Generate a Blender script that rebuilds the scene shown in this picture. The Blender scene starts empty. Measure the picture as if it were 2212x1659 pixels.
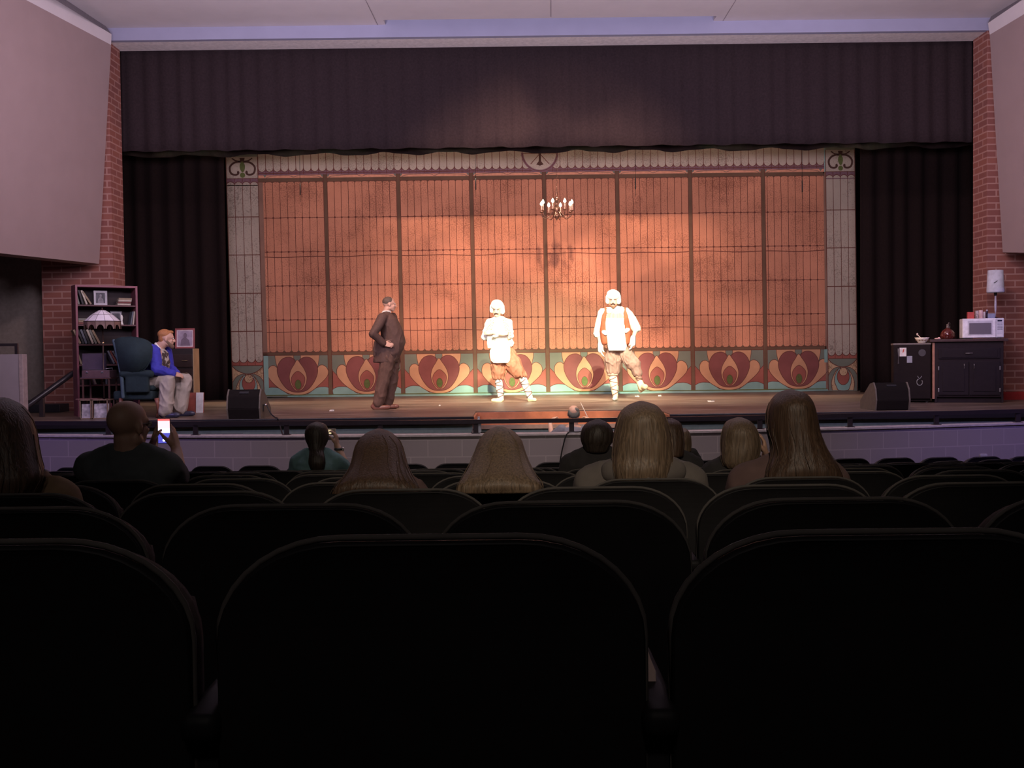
import bpy, bmesh, math, random
from mathutils import Vector, Matrix, geometry
random.seed(7)
S = bpy.context.scene
C = bpy.context.collection
PI = math.pi
V = Vector

# ------------------------------------------------------------------ camera
F, CX, CY = 2200.0, 1106.0, 829.5
EYE = V((0, 0, 1.84))
PITCH = math.atan(64.5 / F)
ROLL = 0.0118
_f = V((0, math.cos(PITCH), -math.sin(PITCH)))
_u0 = V((0, math.sin(PITCH), math.cos(PITCH)))
_r0 = V((1, 0, 0))
_u = _u0 * math.cos(ROLL) + _r0 * math.sin(ROLL)
_r = _r0 * math.cos(ROLL) - _u0 * math.sin(ROLL)
cam_data = bpy.data.cameras.new('camera')
cam = bpy.data.objects.new('camera', cam_data)
C.objects.link(cam)
cam.matrix_world = Matrix(((_r.x, _u.x, -_f.x, EYE.x), (_r.y, _u.y, -_f.y, EYE.y), (_r.z, _u.z, -_f.z, EYE.z), (0, 0, 0, 1)))
cam_data.sensor_fit = 'HORIZONTAL'
cam_data.sensor_width = 36.0
cam_data.lens = 36.0 * F / 2212.0
cam_data.clip_start = 0.05
cam_data.clip_end = 100
S.camera = cam
S.view_settings.view_transform = 'Standard'
S.view_settings.look = 'None'
S.view_settings.gamma = 1.0
S.view_settings.use_curve_mapping = False
S.view_settings.exposure = 0.0

def at(px, py, Y):
    """point seen at (px,py) of the photograph at distance Y down the hall"""
    d = _f + _r * ((px - CX) / F) + _u * ((CY - py) / F)
    return EYE + d * (Y / d.y)
def on(px, py, z=1.0):
    d = _f + _r * ((px - CX) / F) + _u * ((CY - py) / F)
    return EYE + d * ((z - EYE.z) / d.z)
def ppm(Y):
    return F / Y            # pixels per metre at distance Y

# ------------------------------------------------------------------ world and lights
w = bpy.data.worlds.new('world'); S.world = w; w.use_nodes = True
w.node_tree.nodes['Background'].inputs[0].default_value = (0.55, 0.42, 0.55, 1)
w.node_tree.nodes['Background'].inputs[1].default_value = 0.006

def look(o, target):
    d = V(target) - o.location
    o.rotation_euler = d.to_track_quat('-Z', 'Y').to_euler()
def spot(name, loc, target, energy, col, angle, blend=0.5, radius=0.12, gobo=None):
    l = bpy.data.lights.new(name, 'SPOT'); l.energy = energy; l.color = col
    l.spot_size = math.radians(angle); l.spot_blend = blend; l.shadow_soft_size = radius
    o = bpy.data.objects.new(name, l); C.objects.link(o); o.location = loc; look(o, target)
    if gobo:
        l.use_nodes = True; nt = l.node_tree
        em = next(n for n in nt.nodes if n.type == 'EMISSION')
        tc = nt.nodes.new('ShaderNodeTexCoord'); nz = nt.nodes.new('ShaderNodeTexNoise')
        nz.inputs['Scale'].default_value = gobo; nz.inputs['Detail'].default_value = 3
        mr = nt.nodes.new('ShaderNodeMapRange')
        mr.inputs[1].default_value = 0.38; mr.inputs[2].default_value = 0.62; mr.inputs[3].default_value = 0.45; mr.inputs[4].default_value = 1.35
        nt.links.new(tc.outputs['Normal'], nz.inputs['Vector']); nt.links.new(nz.outputs['Fac'], mr.inputs[0]); nt.links.new(mr.outputs[0], em.inputs['Strength'])
    return o
def area(name, loc, target, energy, col, sx, sy, spread=180):
    l = bpy.data.lights.new(name, 'AREA'); l.energy = energy; l.color = col
    l.shape = 'RECTANGLE'; l.size = sx; l.size_y = sy; l.spread = math.radians(spread)
    o = bpy.data.objects.new(name, l); C.objects.link(o); o.location = loc; look(o, target)
    return o
# house: lavender LED wash thrown up on the ceiling and side walls
area('house_uplight', (-3.5, 9.5, 4.2), (-2.5, 15.5, 7.2), 225, (0.90, 0.76, 1.0), 3.0, 0.6, 150)
area('house_uplight', (4.0, 9.5, 4.2), (3.0, 15.5, 7.2), 225, (0.90, 0.76, 1.0), 3.0, 0.6, 150)
area('house_sidelight', (0.5, 8.5, 7.0), (-8.0, 14.8, 4.0), 45, (1.0, 0.72, 0.80), 1.2, 0.5, 90)
area('house_sidelight', (1.5, 8.5, 7.0), (9.0, 15.0, 4.0), 52, (1.0, 0.72, 0.80), 1.2, 0.5, 90)
# pit wall and stage edge: violet side lights
spot('violet_side_spot', (9.5, 8.0, 5.2), (6.6, 12.6, 0.7), 520, (0.42, 0.30, 1.0), 42, 1.0, 0.2)
spot('violet_side_spot', (-9.5, 8.5, 5.2), (-5.0, 13.4, 0.8), 420, (0.50, 0.34, 1.0), 42, 1.0, 0.2)
area('house_downlight', (0.2, 9.6, 5.6), (0.2, 12.4, 0.4), 52, (1.0, 0.80, 0.80), 7.0, 0.5, 120)
# onstage
spot('balcony_spot_center', (0.6, 9.6, 6.80), (0.75, 21.0, 1.9), 5600, (1.0, 0.66, 0.50), 48, 1.0, 0.14, gobo=9.0)
spot('followspot', (0.0, 9.0, 6.95), (-0.15, 17.9, 1.95), 12500, (0.93, 1.0, 0.74), 14.5, 1.0, 0.05)
spot('followspot', (1.9, 9.0, 6.95), (1.85, 17.9, 2.0), 12500, (0.93, 1.0, 0.74), 14.5, 1.0, 0.05)
spot('followspot_halo', (0.9, 6.0, 6.9), (0.85, 20.6, 1.3), 8500, (0.80, 1.0, 0.72), 18, 1.0, 0.05)
spot('warm_side_spot', (-3.0, 12.0, 6.6), (-2.2, 16.0, 2.0), 900, (1.0, 0.62, 0.42), 24, 0.8, 0.08)
for x, e_ in ((-5.6, 1000), (-3.4, 760), (-1.0, 560), (1.4, 560), (3.8, 620), (6.2, 900)):
    spot('overhead_wash_spot', (x, 17.8, 7.2), (x * 1.05, 21.0, 2.4), e_, (1.0, 0.70, 0.52), 82, 0.9, 0.15)
area('backdrop_striplight', (0.5, 18.9, 7.0), (0.5, 21.0, 3.2), 50, (1.0, 0.68, 0.60), 11.0, 0.4, 160)
for x, e_ in ((-3.6, 320), (-0.8, 620), (1.4, 900), (3.6, 520)):
    spot('floor_wash_spot', (x, 18.9, 7.0), (x, 17.4, 1.0), e_ * 1.5, (1.0, 0.84, 0.64), 62, 1.0, 0.3)
spot('added_well_spot', (0.8, 11.8, 6.4), (0.85, 14.8, 0.9), 1500, (1.0, 0.80, 0.58), 15, 0.6, 0.1)  # added overhead spot; stands in for the conductor's stand light
# side tables of the set
spot('violet_set_spot', (-9.4, 11.0, 4.6), (-6.3, 15.0, 1.9), 560, (0.72, 0.36, 0.95), 17, 0.6, 0.1)
spot('violet_set_spot', (10.4, 11.0, 4.6), (6.7, 16.0, 1.9), 700, (0.55, 0.36, 1.0), 22, 0.6, 0.1)
spot('amber_set_spot', (-1.0, 15.5, 6.3), (-4.9, 14.8, 1.8), 60, (1.0, 0.60, 0.36), 34, 0.9, 0.1)
spot('amber_set_spot', (2.5, 15.3, 6.3), (6.5, 16.1, 2.0), 650, (1.0, 0.62, 0.42), 15, 0.9, 0.1)
# two added spots behind the camera lift the audience's backs and seat rims
spot('added_audience_spot', (0.3, -3.0, 5.6), (0.30, 5.2, 1.5), 820, (1.0, 0.83, 0.64), 27, 1.0, 0.2)
spot('added_rear_fill', (0.0, -3.0, 5.6), (0.3, 4.6, 1.4), 100, (1.0, 0.86, 0.80), 64, 1.0, 0.3)  # added weak, wide fill for the nearer seat rims

# ------------------------------------------------------------------ materials
_M = {}
def mat(name, col, rough=0.7, metal=0.0, noise=None, bump=0.0, emit=None, coat=0.0, spec=None):
    """principled material; noise=(scale, amount) mottles the colour; bump adds relief"""
    if name in _M: return _M[name]
    m = bpy.data.materials.new(name); m.use_nodes = True; nt = m.node_tree
    b = nt.nodes['Principled BSDF']
    b.inputs['Base Color'].default_value = (*col, 1); b.inputs['Roughness'].default_value = rough
    b.inputs['Metallic'].default_value = metal
    if spec is not None: b.inputs['Specular IOR Level'].default_value = spec
    if coat: b.inputs['Coat Weight'].default_value = coat
    sc, am = noise if noise else (18.0, 0.12)
    tc = nt.nodes.new('ShaderNodeTexCoord'); nz = nt.nodes.new('ShaderNodeTexNoise')
    nz.inputs['Scale'].default_value = sc; nz.inputs['Detail'].default_value = 5
    nt.links.new(tc.outputs['Object'], nz.inputs['Vector'])
    rp = nt.nodes.new('ShaderNodeMapRange'); rp.inputs[1].default_value = 0.3; rp.inputs[2].default_value = 0.7
    rp.inputs[3].default_value = 1 - am; rp.inputs[4].default_value = 1 + am
    nt.links.new(nz.outputs['Fac'], rp.inputs[0])
    mx = nt.nodes.new('ShaderNodeVectorMath'); mx.operation = 'SCALE'; mx.inputs[0].default_value = col
    nt.links.new(rp.outputs[0], mx.inputs['Scale']); nt.links.new(mx.outputs[0], b.inputs['Base Color'])
    if bump:
        bp = nt.nodes.new('ShaderNodeBump'); bp.inputs['Strength'].default_value = bump; bp.inputs['Distance'].default_value = 0.01
        nt.links.new(nz.outputs['Fac'], bp.inputs['Height']); nt.links.new(bp.outputs[0], b.inputs['Normal'])
    if emit:
        b.inputs['Emission Color'].default_value = (*emit[0], 1); b.inputs['Emission Strength'].default_value = emit[1]
    _M[name] = m
    return m
def brickmat(name, c1, c2, mortar, bw, rh, ms, rough=0.8, axis='XZ', bias=0.0, offset=0.5, bump=0.3):
    if name in _M: return _M[name]
    m = bpy.data.materials.new(name); m.use_nodes = True; nt = m.node_tree
    b = nt.nodes['Principled BSDF']; b.inputs['Roughness'].default_value = rough
    tc = nt.nodes.new('ShaderNodeTexCoord'); sx = nt.nodes.new('ShaderNodeSeparateXYZ'); cx = nt.nodes.new('ShaderNodeCombineXYZ')
    nt.links.new(tc.outputs['Object'], sx.inputs[0])
    if axis == 'XZ':
        ad = nt.nodes.new('ShaderNodeMath'); ad.operation = 'ADD'
        nt.links.new(sx.outputs[0], ad.inputs[0]); nt.links.new(sx.outputs[1], ad.inputs[1])
        nt.links.new(ad.outputs[0], cx.inputs[0])
    nt.links.new(sx.outputs[2], cx.inputs[1])
    br = nt.nodes.new('ShaderNodeTexBrick'); br.offset = offset
    br.inputs['Color1'].default_value = (*c1, 1); br.inputs['Color2'].default_value = (*c2, 1); br.inputs['Mortar'].default_value = (*mortar, 1)
    br.inputs['Scale'].default_value = 1.0; br.inputs['Mortar Size'].default_value = ms; br.inputs['Mortar Smooth'].default_value = 0.1
    br.inputs['Brick Width'].default_value = bw; br.inputs['Row Height'].default_value = rh; br.inputs['Bias'].default_value = bias
    nt.links.new(cx.outputs[0], br.inputs['Vector']); nt.links.new(br.outputs['Color'], b.inputs['Base Color'])
    bp = nt.nodes.new('ShaderNodeBump'); bp.inputs['Strength'].default_value = bump; bp.inputs['Distance'].default_value = 0.008; bp.invert = True
    nt.links.new(br.outputs['Fac'], bp.inputs['Height']); nt.links.new(bp.outputs[0], b.inputs['Normal'])
    _M[name] = m
    return m
def speckmat(name, col, dark, scale=9.0, lo=0.56, hi=0.66, fine=42.0, cloud=0.15):
    """paint with dark speckled sponge texture"""
    if name in _M: return _M[name]
    m = bpy.data.materials.new(name); m.use_nodes = True; nt = m.node_tree
    b = nt.nodes['Principled BSDF']; b.inputs['Roughness'].default_value = 0.9; b.inputs['Specular IOR Level'].default_value = 0.15
    tc = nt.nodes.new('ShaderNodeTexCoord')
    def nz(s, d):
        n = nt.nodes.new('ShaderNodeTexNoise'); n.inputs['Scale'].default_value = s; n.inputs['Detail'].default_value = d
        n.inputs['Roughness'].default_value = 0.7
        nt.links.new(tc.outputs['Object'], n.inputs['Vector']); return n
    a = nz(fine, 2); c = nz(scale / 9, 4)
    ml = nt.nodes.new('ShaderNodeMath'); ml.operation = 'MULTIPLY_ADD'; ml.inputs[1].default_value = 0.55
    nt.links.new(c.outputs['Fac'], ml.inputs[0]); 
    m2 = nt.nodes.new('ShaderNodeMath'); m2.operation = 'MULTIPLY'; m2.inputs[1].default_value = 0.6
    nt.links.new(a.outputs['Fac'], m2.inputs[0]); nt.links.new(m2.outputs[0], ml.inputs[2])
    mr = nt.nodes.new('ShaderNodeMapRange'); mr.inputs[1].default_value = lo; mr.inputs[2].default_value = hi
    nt.links.new(ml.outputs[0], mr.inputs[0])
    mx = nt.nodes.new('ShaderNodeMix'); mx.data_type = 'RGBA'; mx.inputs[6].default_value = (*col, 1); mx.inputs[7].default_value = (*dark, 1)
    nt.links.new(mr.outputs[0], mx.inputs[0])
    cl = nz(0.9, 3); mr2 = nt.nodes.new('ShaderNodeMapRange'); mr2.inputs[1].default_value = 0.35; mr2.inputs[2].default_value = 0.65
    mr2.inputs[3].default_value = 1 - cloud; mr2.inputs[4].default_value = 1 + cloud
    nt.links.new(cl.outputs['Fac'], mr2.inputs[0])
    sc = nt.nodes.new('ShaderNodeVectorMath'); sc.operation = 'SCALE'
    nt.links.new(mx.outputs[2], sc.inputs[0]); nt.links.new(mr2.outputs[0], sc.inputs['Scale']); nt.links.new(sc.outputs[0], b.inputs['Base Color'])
    _M[name] = m
    return m

# ------------------------------------------------------------------ mesh helpers
def addbox(bm, c, s, rot=None, bevel=0.0, mi=0):
    r = bmesh.ops.create_cube(bm, size=1.0)
    vs = r['verts']
    M = Matrix.Translation(V(c)) @ (rot.to_4x4() if rot is not None else Matrix.Identity(4)) @ Matrix.Diagonal((s[0], s[1], s[2], 1))
    bmesh.ops.transform(bm, matrix=M, verts=vs)
    fs = list({f for v in vs for f in v.link_faces})
    for f in fs: f.material_index = mi
    if bevel:
        es = list({e for v in vs for e in v.link_edges})
        r = bmesh.ops.bevel(bm, geom=es, offset=bevel, segments=2, affect='EDGES', profile=0.6, clamp_overlap=True)
        for f in r['faces']: f.material_index = mi
def box2(bm, lo, hi, bevel=0.0, mi=0):
    lo, hi = V(lo), V(hi)
    addbox(bm, (lo + hi) / 2, hi - lo, None, bevel, mi)
def tube(bm, pts, r, n=8, cap=True, mi=0, radii=None):
    pts = [V(p) for p in pts]; rings = []
    up = V((0, 0, 1))
    for i, p in enumerate(pts):
        a = pts[max(i - 1, 0)]; b = pts[min(i + 1, len(pts) - 1)]
        t = (b - a).normalized()
        s = t.cross(up)
        if s.length < 1e-3: s = t.cross(V((1, 0, 0)))
        s.normalize(); q = s.cross(t)
        rr = radii[i] if radii else r
        rings.append([bm.verts.new(p + (s * math.cos(k * 2 * PI / n) + q * math.sin(k * 2 * PI / n)) * rr) for k in range(n)])
    for a, b in zip(rings, rings[1:]):
        for k in range(n):
            f = bm.faces.new((a[k], a[(k + 1) % n], b[(k + 1) % n], b[k])); f.material_index = mi; f.smooth = True
    if cap:
        bm.faces.new(list(reversed(rings[0]))).material_index = mi
        bm.faces.new(rings[-1]).material_index = mi
def lathe(bm, c, prof, n=24, axis=None, mi=0, smooth=True):
    """prof = [(radius, height)...] about +Z through c"""
    c = V(c); rings = []
    for (r, h) in prof:
        rings.append([bm.verts.new(c + V((r * math.cos(k * 2 * PI / n), r * math.sin(k * 2 * PI / n), h))) for k in range(n)])
    for a, b in zip(rings, rings[1:]):
        for k in range(n):
            f = bm.faces.new((a[k], a[(k + 1) % n], b[(k + 1) % n], b[k])); f.material_index = mi; f.smooth = smooth
    bm.faces.new(list(reversed(rings[0]))).material_index = mi
    bm.faces.new(rings[-1]).material_index = mi
def loft(bm, secs, n=20, dome=0.35, mi=0, wob=None):
    """secs = [(centre, half-axis a, half-axis b)...]; rings of ellipses with domed ends"""
    rings = []
    for i, (c, a, b) in enumerate(secs):
        ring = []
        for k in range(n):
            t = k * 2 * PI / n
            w_ = wob(i, t) if wob else 1.0
            ring.append(bm.verts.new(V(c) + (V(a) * math.cos(t) + V(b) * math.sin(t)) * w_))
        rings.append(ring)
    for p, q in zip(rings, rings[1:]):
        for k in range(n):
            f = bm.faces.new((p[k], p[(k + 1) % n], q[(k + 1) % n], q[k])); f.smooth = True; f.material_index = mi
    for ring, i0, i1 in ((rings[0], 0, 1), (rings[-1], -1, -2)):
        c = V(secs[i0][0]); d = (c - V(secs[i1][0]))
        d = d.normalized() * dome * min(V(secs[i0][1]).length, V(secs[i0][2]).length) if d.length > 1e-6 else V()
        tip = bm.verts.new(c + d)
        mid = [bm.verts.new(c + d * 0.75 + (v.co - c) * 0.55) for v in ring]
        for k in range(n):
            k2 = (k + 1) % n
            f1 = bm.faces.new((ring[k], ring[k2], mid[k2], mid[k])); f2 = bm.faces.new((mid[k], mid[k2], tip))
            f1.smooth = f2.smooth = True; f1.material_index = f2.material_index = mi
    bmesh.ops.recalc_face_normals(bm, faces=bm.faces)
def ell(bm, c, r, rot=None, sub=2, mi=0):
    res = bmesh.ops.create_icosphere(bm, subdivisions=sub, radius=1.0)
    M = Matrix.Translation(V(c)) @ (rot.to_4x4() if rot is not None else Matrix.Identity(4)) @ Matrix.Diagonal((r[0], r[1], r[2], 1))
    bmesh.ops.transform(bm, matrix=M, verts=res['verts'])
    for v in res['verts']:
        for f in v.link_faces: f.smooth = True; f.material_index = mi
_ico = None
def caps(bm, p0, r0, p1, r1):
    """tapered capsule: hull of two spheres"""
    global _ico
    if _ico is None:
        t = bmesh.new(); bmesh.ops.create_icosphere(t, subdivisions=2, radius=1.0); _ico = [v.co.copy() for v in t.verts]; t.free()
    vs = [bm.verts.new(V(p0) + c * r0) for c in _ico] + [bm.verts.new(V(p1) + c * r1) for c in _ico]
    bmesh.ops.convex_hull(bm, input=vs)
    bmesh.ops.delete(bm, geom=[v for v in vs if v.is_valid and not v.link_faces], context='VERTS')
def basis(f, u=(0, 0, 1)):
    """rotation whose local +Y looks along f, +Z near u, +X to the right of the facing"""
    f = V(f).normalized(); s = f.cross(V(u)).normalized(); u = s.cross(f)
    return Matrix(((s.x, f.x, u.x), (s.y, f.y, u.y), (s.z, f.z, u.z)))
def smooth_all(me):
    for p in me.polygons: p.use_smooth = True

def link(name, bm, mats, parent=None, smooth=None):
    me = bpy.data.meshes.new(name)
    if parent is not None: bmesh.ops.translate(bm, verts=bm.verts, vec=-wloc(parent))
    bm.to_mesh(me); bm.free()
    o = bpy.data.objects.new(name, me); C.objects.link(o)
    for m in (mats if isinstance(mats, (list, tuple)) else [mats]): me.materials.append(m)
    if parent is not None: o.parent = parent
    if smooth is not None:
        for p in me.polygons: p.use_smooth = smooth
    return o
def wloc(o):
    v = V(o.location)
    while o.parent: o = o.parent; v += V(o.location)
    return v
def thing(name, label, cat, loc, group=None):
    o = bpy.data.objects.new(name, None); C.objects.link(o); o.location = loc; o.empty_display_size = 0.1
    return tag(o, label, cat, group)
def tag(o, label, cat, group=None, kind=None):
    o['label'] = label; o['category'] = cat
    if group: o['group'] = group
    if kind: o['kind'] = kind
    return o
def struct(o, label=None):
    o['kind'] = 'structure'
    if label: o['label'] = label
    return o
def B(): return bmesh.new()
def sub(name, parent, mats, fn, smooth=None):
    bm = B(); fn(bm); return link(name, bm, mats, parent, smooth)
def blob(name, bm, m, parent, voxel=0.01, it=3, fac=0.5):
    """fuse overlapping volumes into one continuous smooth surface"""
    bmesh.ops.recalc_face_normals(bm, faces=bm.faces)
    o = link(name, bm, m, parent)
    r = o.modifiers.new('r', 'REMESH'); r.mode = 'VOXEL'; r.voxel_size = voxel; r.use_smooth_shade = True
    s = o.modifiers.new('s', 'SMOOTH'); s.factor = fac; s.iterations = it
    dg = bpy.context.evaluated_depsgraph_get()
    me = bpy.data.meshes.new_from_object(o.evaluated_get(dg), depsgraph=dg)
    o.modifiers.clear(); old = o.data; o.data = me; bpy.data.meshes.remove(old)
    if not me.materials: me.materials.append(m)
    smooth_all(me); me.name = name
    return o
def wrinkle(o, amp=0.008, fr=7.0):
    """soft cloth folds, always outward so that nothing underneath shows"""
    import numpy as np
    me = o.data; n = len(me.vertices); co = np.empty(n * 3, np.float32); no = np.empty(n * 3, np.float32)
    me.vertices.foreach_get('co', co); me.vertices.foreach_get('normal', no); c = co.reshape(-1, 3).astype(np.float64); nn = no.reshape(-1, 3)
    x, y, z = c[:, 0] * fr, c[:, 1] * fr, c[:, 2] * fr * 0.6
    a = np.sin(2.1 * x + 1.3 * z + 1.7 * np.sin(1.9 * z + 0.7 * y)) + 0.8 * np.sin(2.9 * y - 2.3 * z + 1.9 * np.sin(2.3 * x + 0.5)) + 0.6 * np.sin(4.7 * z + 2.1 * np.sin(3.1 * x - 1.1 * y))
    r = (1.0 - np.minimum(1.0, np.abs(a) * 0.9)) ** 1.3
    c += nn * (amp * r)[:, None]
    me.vertices.foreach_set('co', c.astype(np.float32).ravel()); me.update()
    return o
def cr(pts, k=6, closed=False):
    """Catmull-Rom through 2-D points"""
    n = len(pts); out = []
    rng = range(n if closed else n - 1)
    for i in rng:
        p0 = pts[(i - 1) % n] if closed or i > 0 else pts[0]; p1 = pts[i]; p2 = pts[(i + 1) % n]
        p3 = pts[(i + 2) % n] if closed or i + 2 < n else pts[-1]
        for j in range(k):
            t = j / k
            out.append(tuple(0.5 * (2 * b + (c - a) * t + (2 * a - 5 * b + 4 * c - d) * t * t + (3 * b - a - 3 * c + d) * t ** 3) for a, b, c, d in zip(p0, p1, p2, p3)))
    if not closed: out.append(tuple(pts[-1]))
    return out
# ------------------------------------------------------------------ the setting
ZS = 1.0                     # stage level
STAGE_F = 13.8               # front edge of the stage
PR_F, PR_B = 16.6, 17.1      # proscenium reveal front and back
XL, XR = -6.46, 7.74
ZSOF = EYE.z + 5.13          # underside of the header
ZCEIL = EYE.z + 5.33
def seat_top(Y):
    lin = 0.22 + 0.098 * (Y - 1.22)
    if 7.0 < Y < 11.2: return EYE.z - (lin + (max(lin, 0.1123 * Y) - lin) * min(1.0, (11.2 - Y) / 0.5))
    return EYE.z - lin
def floor_z(Y): return seat_top(Y) - 0.86

brick = brickmat('red_brick', (0.30, 0.105, 0.075), (0.24, 0.085, 0.07), (0.42, 0.22, 0.18), 0.31, 0.105, 0.012)
wallm = mat('beige_wall_paint', (0.335, 0.245, 0.235), 0.85, noise=(3, 0.03))
ceilm = mat('ceiling_paint', (0.66, 0.60, 0.60), 0.9, noise=(3, 0.03))
fasciam = mat('fascia_paint', (0.34, 0.34, 0.46), 0.85, noise=(3, 0.03))
cmu = brickmat('painted_block', (0.40, 0.35, 0.36), (0.38, 0.335, 0.35), (0.52, 0.46, 0.47), 0.40, 0.205, 0.006, bump=0.15)
capm = mat('wall_cap_paint', (0.62, 0.56, 0.56), 0.6)
carpet = mat('dark_carpet', (0.02, 0.016, 0.016), 0.95)
blackp = mat('black_paint', (0.012, 0.011, 0.012), 0.45)
tealp = mat('grey_green_paint', (0.13, 0.17, 0.155), 0.7)

# stage floor: dark boards with a worn streaky finish
def stagemat():
    m = bpy.data.materials.new('worn_stage_boards'); m.use_nodes = True; nt = m.node_tree
    b = nt.nodes['Principled BSDF']
    tc = nt.nodes.new('ShaderNodeTexCoord'); mp = nt.nodes.new('ShaderNodeMapping'); mp.inputs['Scale'].default_value = (0.5, 9.0, 1)
    nt.links.new(tc.outputs['Object'], mp.inputs[0])
    nz = nt.nodes.new('ShaderNodeTexNoise'); nz.inputs['Scale'].default_value = 1.6; nz.inputs['Detail'].default_value = 8; nz.inputs['Roughness'].default_value = 0.72
    nt.links.new(mp.outputs[0], nz.inputs['Vector'])
    rp = nt.nodes.new('ShaderNodeValToRGB'); e = rp.color_ramp.elements
    e[0].position = 0.36; e[0].color = (0.06, 0.042, 0.032, 1); e[1].position = 0.66; e[1].color = (0.42, 0.34, 0.265, 1)
    e2 = rp.color_ramp.elements.new(0.52); e2.color = (0.16, 0.11, 0.08, 1)
    nt.links.new(nz.outputs['Fac'], rp.inputs[0]); nt.links.new(rp.outputs[0], b.inputs['Base Color'])
    b.inputs['Roughness'].default_value = 0.42
    wv = nt.nodes.new('ShaderNodeTexNoise'); wv.inputs['Scale'].default_value = 3.0
    nt.links.new(mp.outputs[0], wv.inputs['Vector'])
    bp = nt.nodes.new('ShaderNodeBump'); bp.inputs['Strength'].default_value = 0.25; bp.inputs['Distance'].default_value = 0.01
    nt.links.new(wv.outputs['Fac'], bp.inputs['Height']); nt.links.new(bp.outputs[0], b.inputs['Normal'])
    return m
stm = stagemat()
CUT0, CUT1, CUTB = -0.54, 2.15, 15.0
bm = B()
box2(bm, (-9.6, STAGE_F, 0.88), (CUT0, CUTB, ZS)); box2(bm, (CUT1, STAGE_F, 0.88), (10.6, CUTB, ZS))
box2(bm, (-9.6, CUTB, 0.88), (10.6, 22.6, ZS))
struct(link('floor_stage', bm, stm))
# black nosing along the stage edge, broken by the conductor's well
bm = B()
box2(bm, (-9.6, STAGE_F - 0.05, 0.90), (CUT0 + 0.02, STAGE_F - 0.002, ZS + 0.004), 0.008)
box2(bm, (CUT1 - 0.02, STAGE_F - 0.05, 0.90), (10.6, STAGE_F - 0.002, ZS + 0.004), 0.008)
struct(link('trim_stage_edge', bm, mat('nosing_black', (0.015, 0.013, 0.016), 0.35)))
bm = B()
box2(bm, (-9.6, STAGE_F + 0.02, -0.6), (CUT0, STAGE_F + 0.08, 0.88)); box2(bm, (CUT1, STAGE_F + 0.02, -0.6), (10.6, STAGE_F + 0.08, 0.88))
struct(link('wall_stage_front', bm, tealp))
bm = B()
box2(bm, (CUT0, CUTB - 0.03, 0.80), (CUT1, CUTB - 0.002, ZS - 0.012), 0.004)
box2(bm, (CUT1 - 0.03, STAGE_F + 0.02, 0.80), (CUT1, CUTB, ZS - 0.012), 0.004)
box2(bm, (CUT0, STAGE_F + 0.02, 0.80), (CUT0 + 0.03, CUTB, ZS - 0.012), 0.004)
wood_o = mat('orange_stained_wood', (0.60, 0.20, 0.09), 0.5, noise=(4, 0.3))
struct(link('wall_well_lining', bm, wood_o))
bm = B()
box2(bm, (CUT0, CUTB - 0.05, 0.74), (CUT1, CUTB - 0.005, 0.80), 0.004); box2(bm, (CUT0, CUTB - 0.02, -0.6), (CUT1, CUTB, 0.74), mi=1)
struct(link('wall_well_back', bm, [mat('pale_wood_moulding', (0.30, 0.20, 0.15), 0.5), tealp]))

# house floor, raked, and pit floor
bm = B()
ysf = [-3.2] + [7.0 + 0.35 * k for k in range(13)] + [12.0]; rows_ = []
for y in ysf: rows_.append([bm.verts.new(p) for p in ((-9.5, y, floor_z(y)), (10.5, y, floor_z(y)), (10.5, y, floor_z(y) - 0.3), (-9.5, y, floor_z(y) - 0.3))])
for p, q in zip(rows_, rows_[1:]):
    for k in range(4): bm.faces.new((p[k], p[(k + 1) % 4], q[(k + 1) % 4], q[k]))
bm.faces.new(rows_[0]); bm.faces.new(list(reversed(rows_[-1])))
bmesh.ops.recalc_face_normals(bm, faces=bm.faces)
struct(link('floor', bm, carpet))
bm = B(); box2(bm, (-9.5, 12.0, -0.75), (10.5, 15.1, -0.6)); struct(link('floor_pit', bm, carpet))

# block wall in front of the pit, gently bowed
def wally(x): return 12.2 + 0.019 * x * x
bm = B(); bc = B()
N = 48
def bowed(b, y0, y1, z0, z1, x0=-9.3, x1=10.3):
    rows = []
    for i in range(N + 1):
        x = x0 + (x1 - x0) * i / N; y = wally(x)
        rows.append([b.verts.new((x, y + y0, z0)), b.verts.new((x, y + y1, z0)), b.verts.new((x, y + y1, z1)), b.verts.new((x, y + y0, z1))])
    for p, q in zip(rows, rows[1:]):
        for k in range(4): b.faces.new((p[k], p[(k + 1) % 4], q[(k + 1) % 4], q[k]))
    b.faces.new(rows[0]); b.faces.new(list(reversed(rows[-1])))
    bmesh.ops.recalc_face_normals(b, faces=b.faces)
bowed(bm, 0, 0.2, -0.9, 0.862); bowed(bc, -0.02, 0.22, 0.862, 0.885)
struct(link('wall_pit', bm, cmu)); struct(link('trim_pit_cap', bc, capm))

# guard rail on the pit wall: one continuous rail with posts
railm = mat('dark_rail_enamel', (0.035, 0.028, 0.034), 0.3)
t = thing('guard_rail', 'dark metal guard rail running along the top of the orchestra pit wall', 'railing', (0, wally(0) + 0.1, 0.885))
bm = B(); bowed(bm, 0.075, 0.125, 1.005, 1.055); link('top_rail', bm, railm, t)
for k in range(-6, 8):
    x = 0.715 + 1.16 * k
    def post(b, x=x): box2(b, (x - 0.03, wally(x) + 0.085, 0.885), (x + 0.03, wally(x) + 0.115, 1.006), 0.003); box2(b, (x - 0.05, wally(x) + 0.06, 0.885), (x + 0.05, wally(x) + 0.14, 0.893))
    sub('post', t, railm, post)

# brick proscenium piers and the brick walls beside the stage
def pier(name, xin, s):
    bm = B(); box2(bm, (min(xin, xin + s * 3.1), PR_F, -0.6), (max(xin, xin + s * 3.1), PR_B, ZSOF + 1.2)); return struct(link(name, bm, brick))
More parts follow.
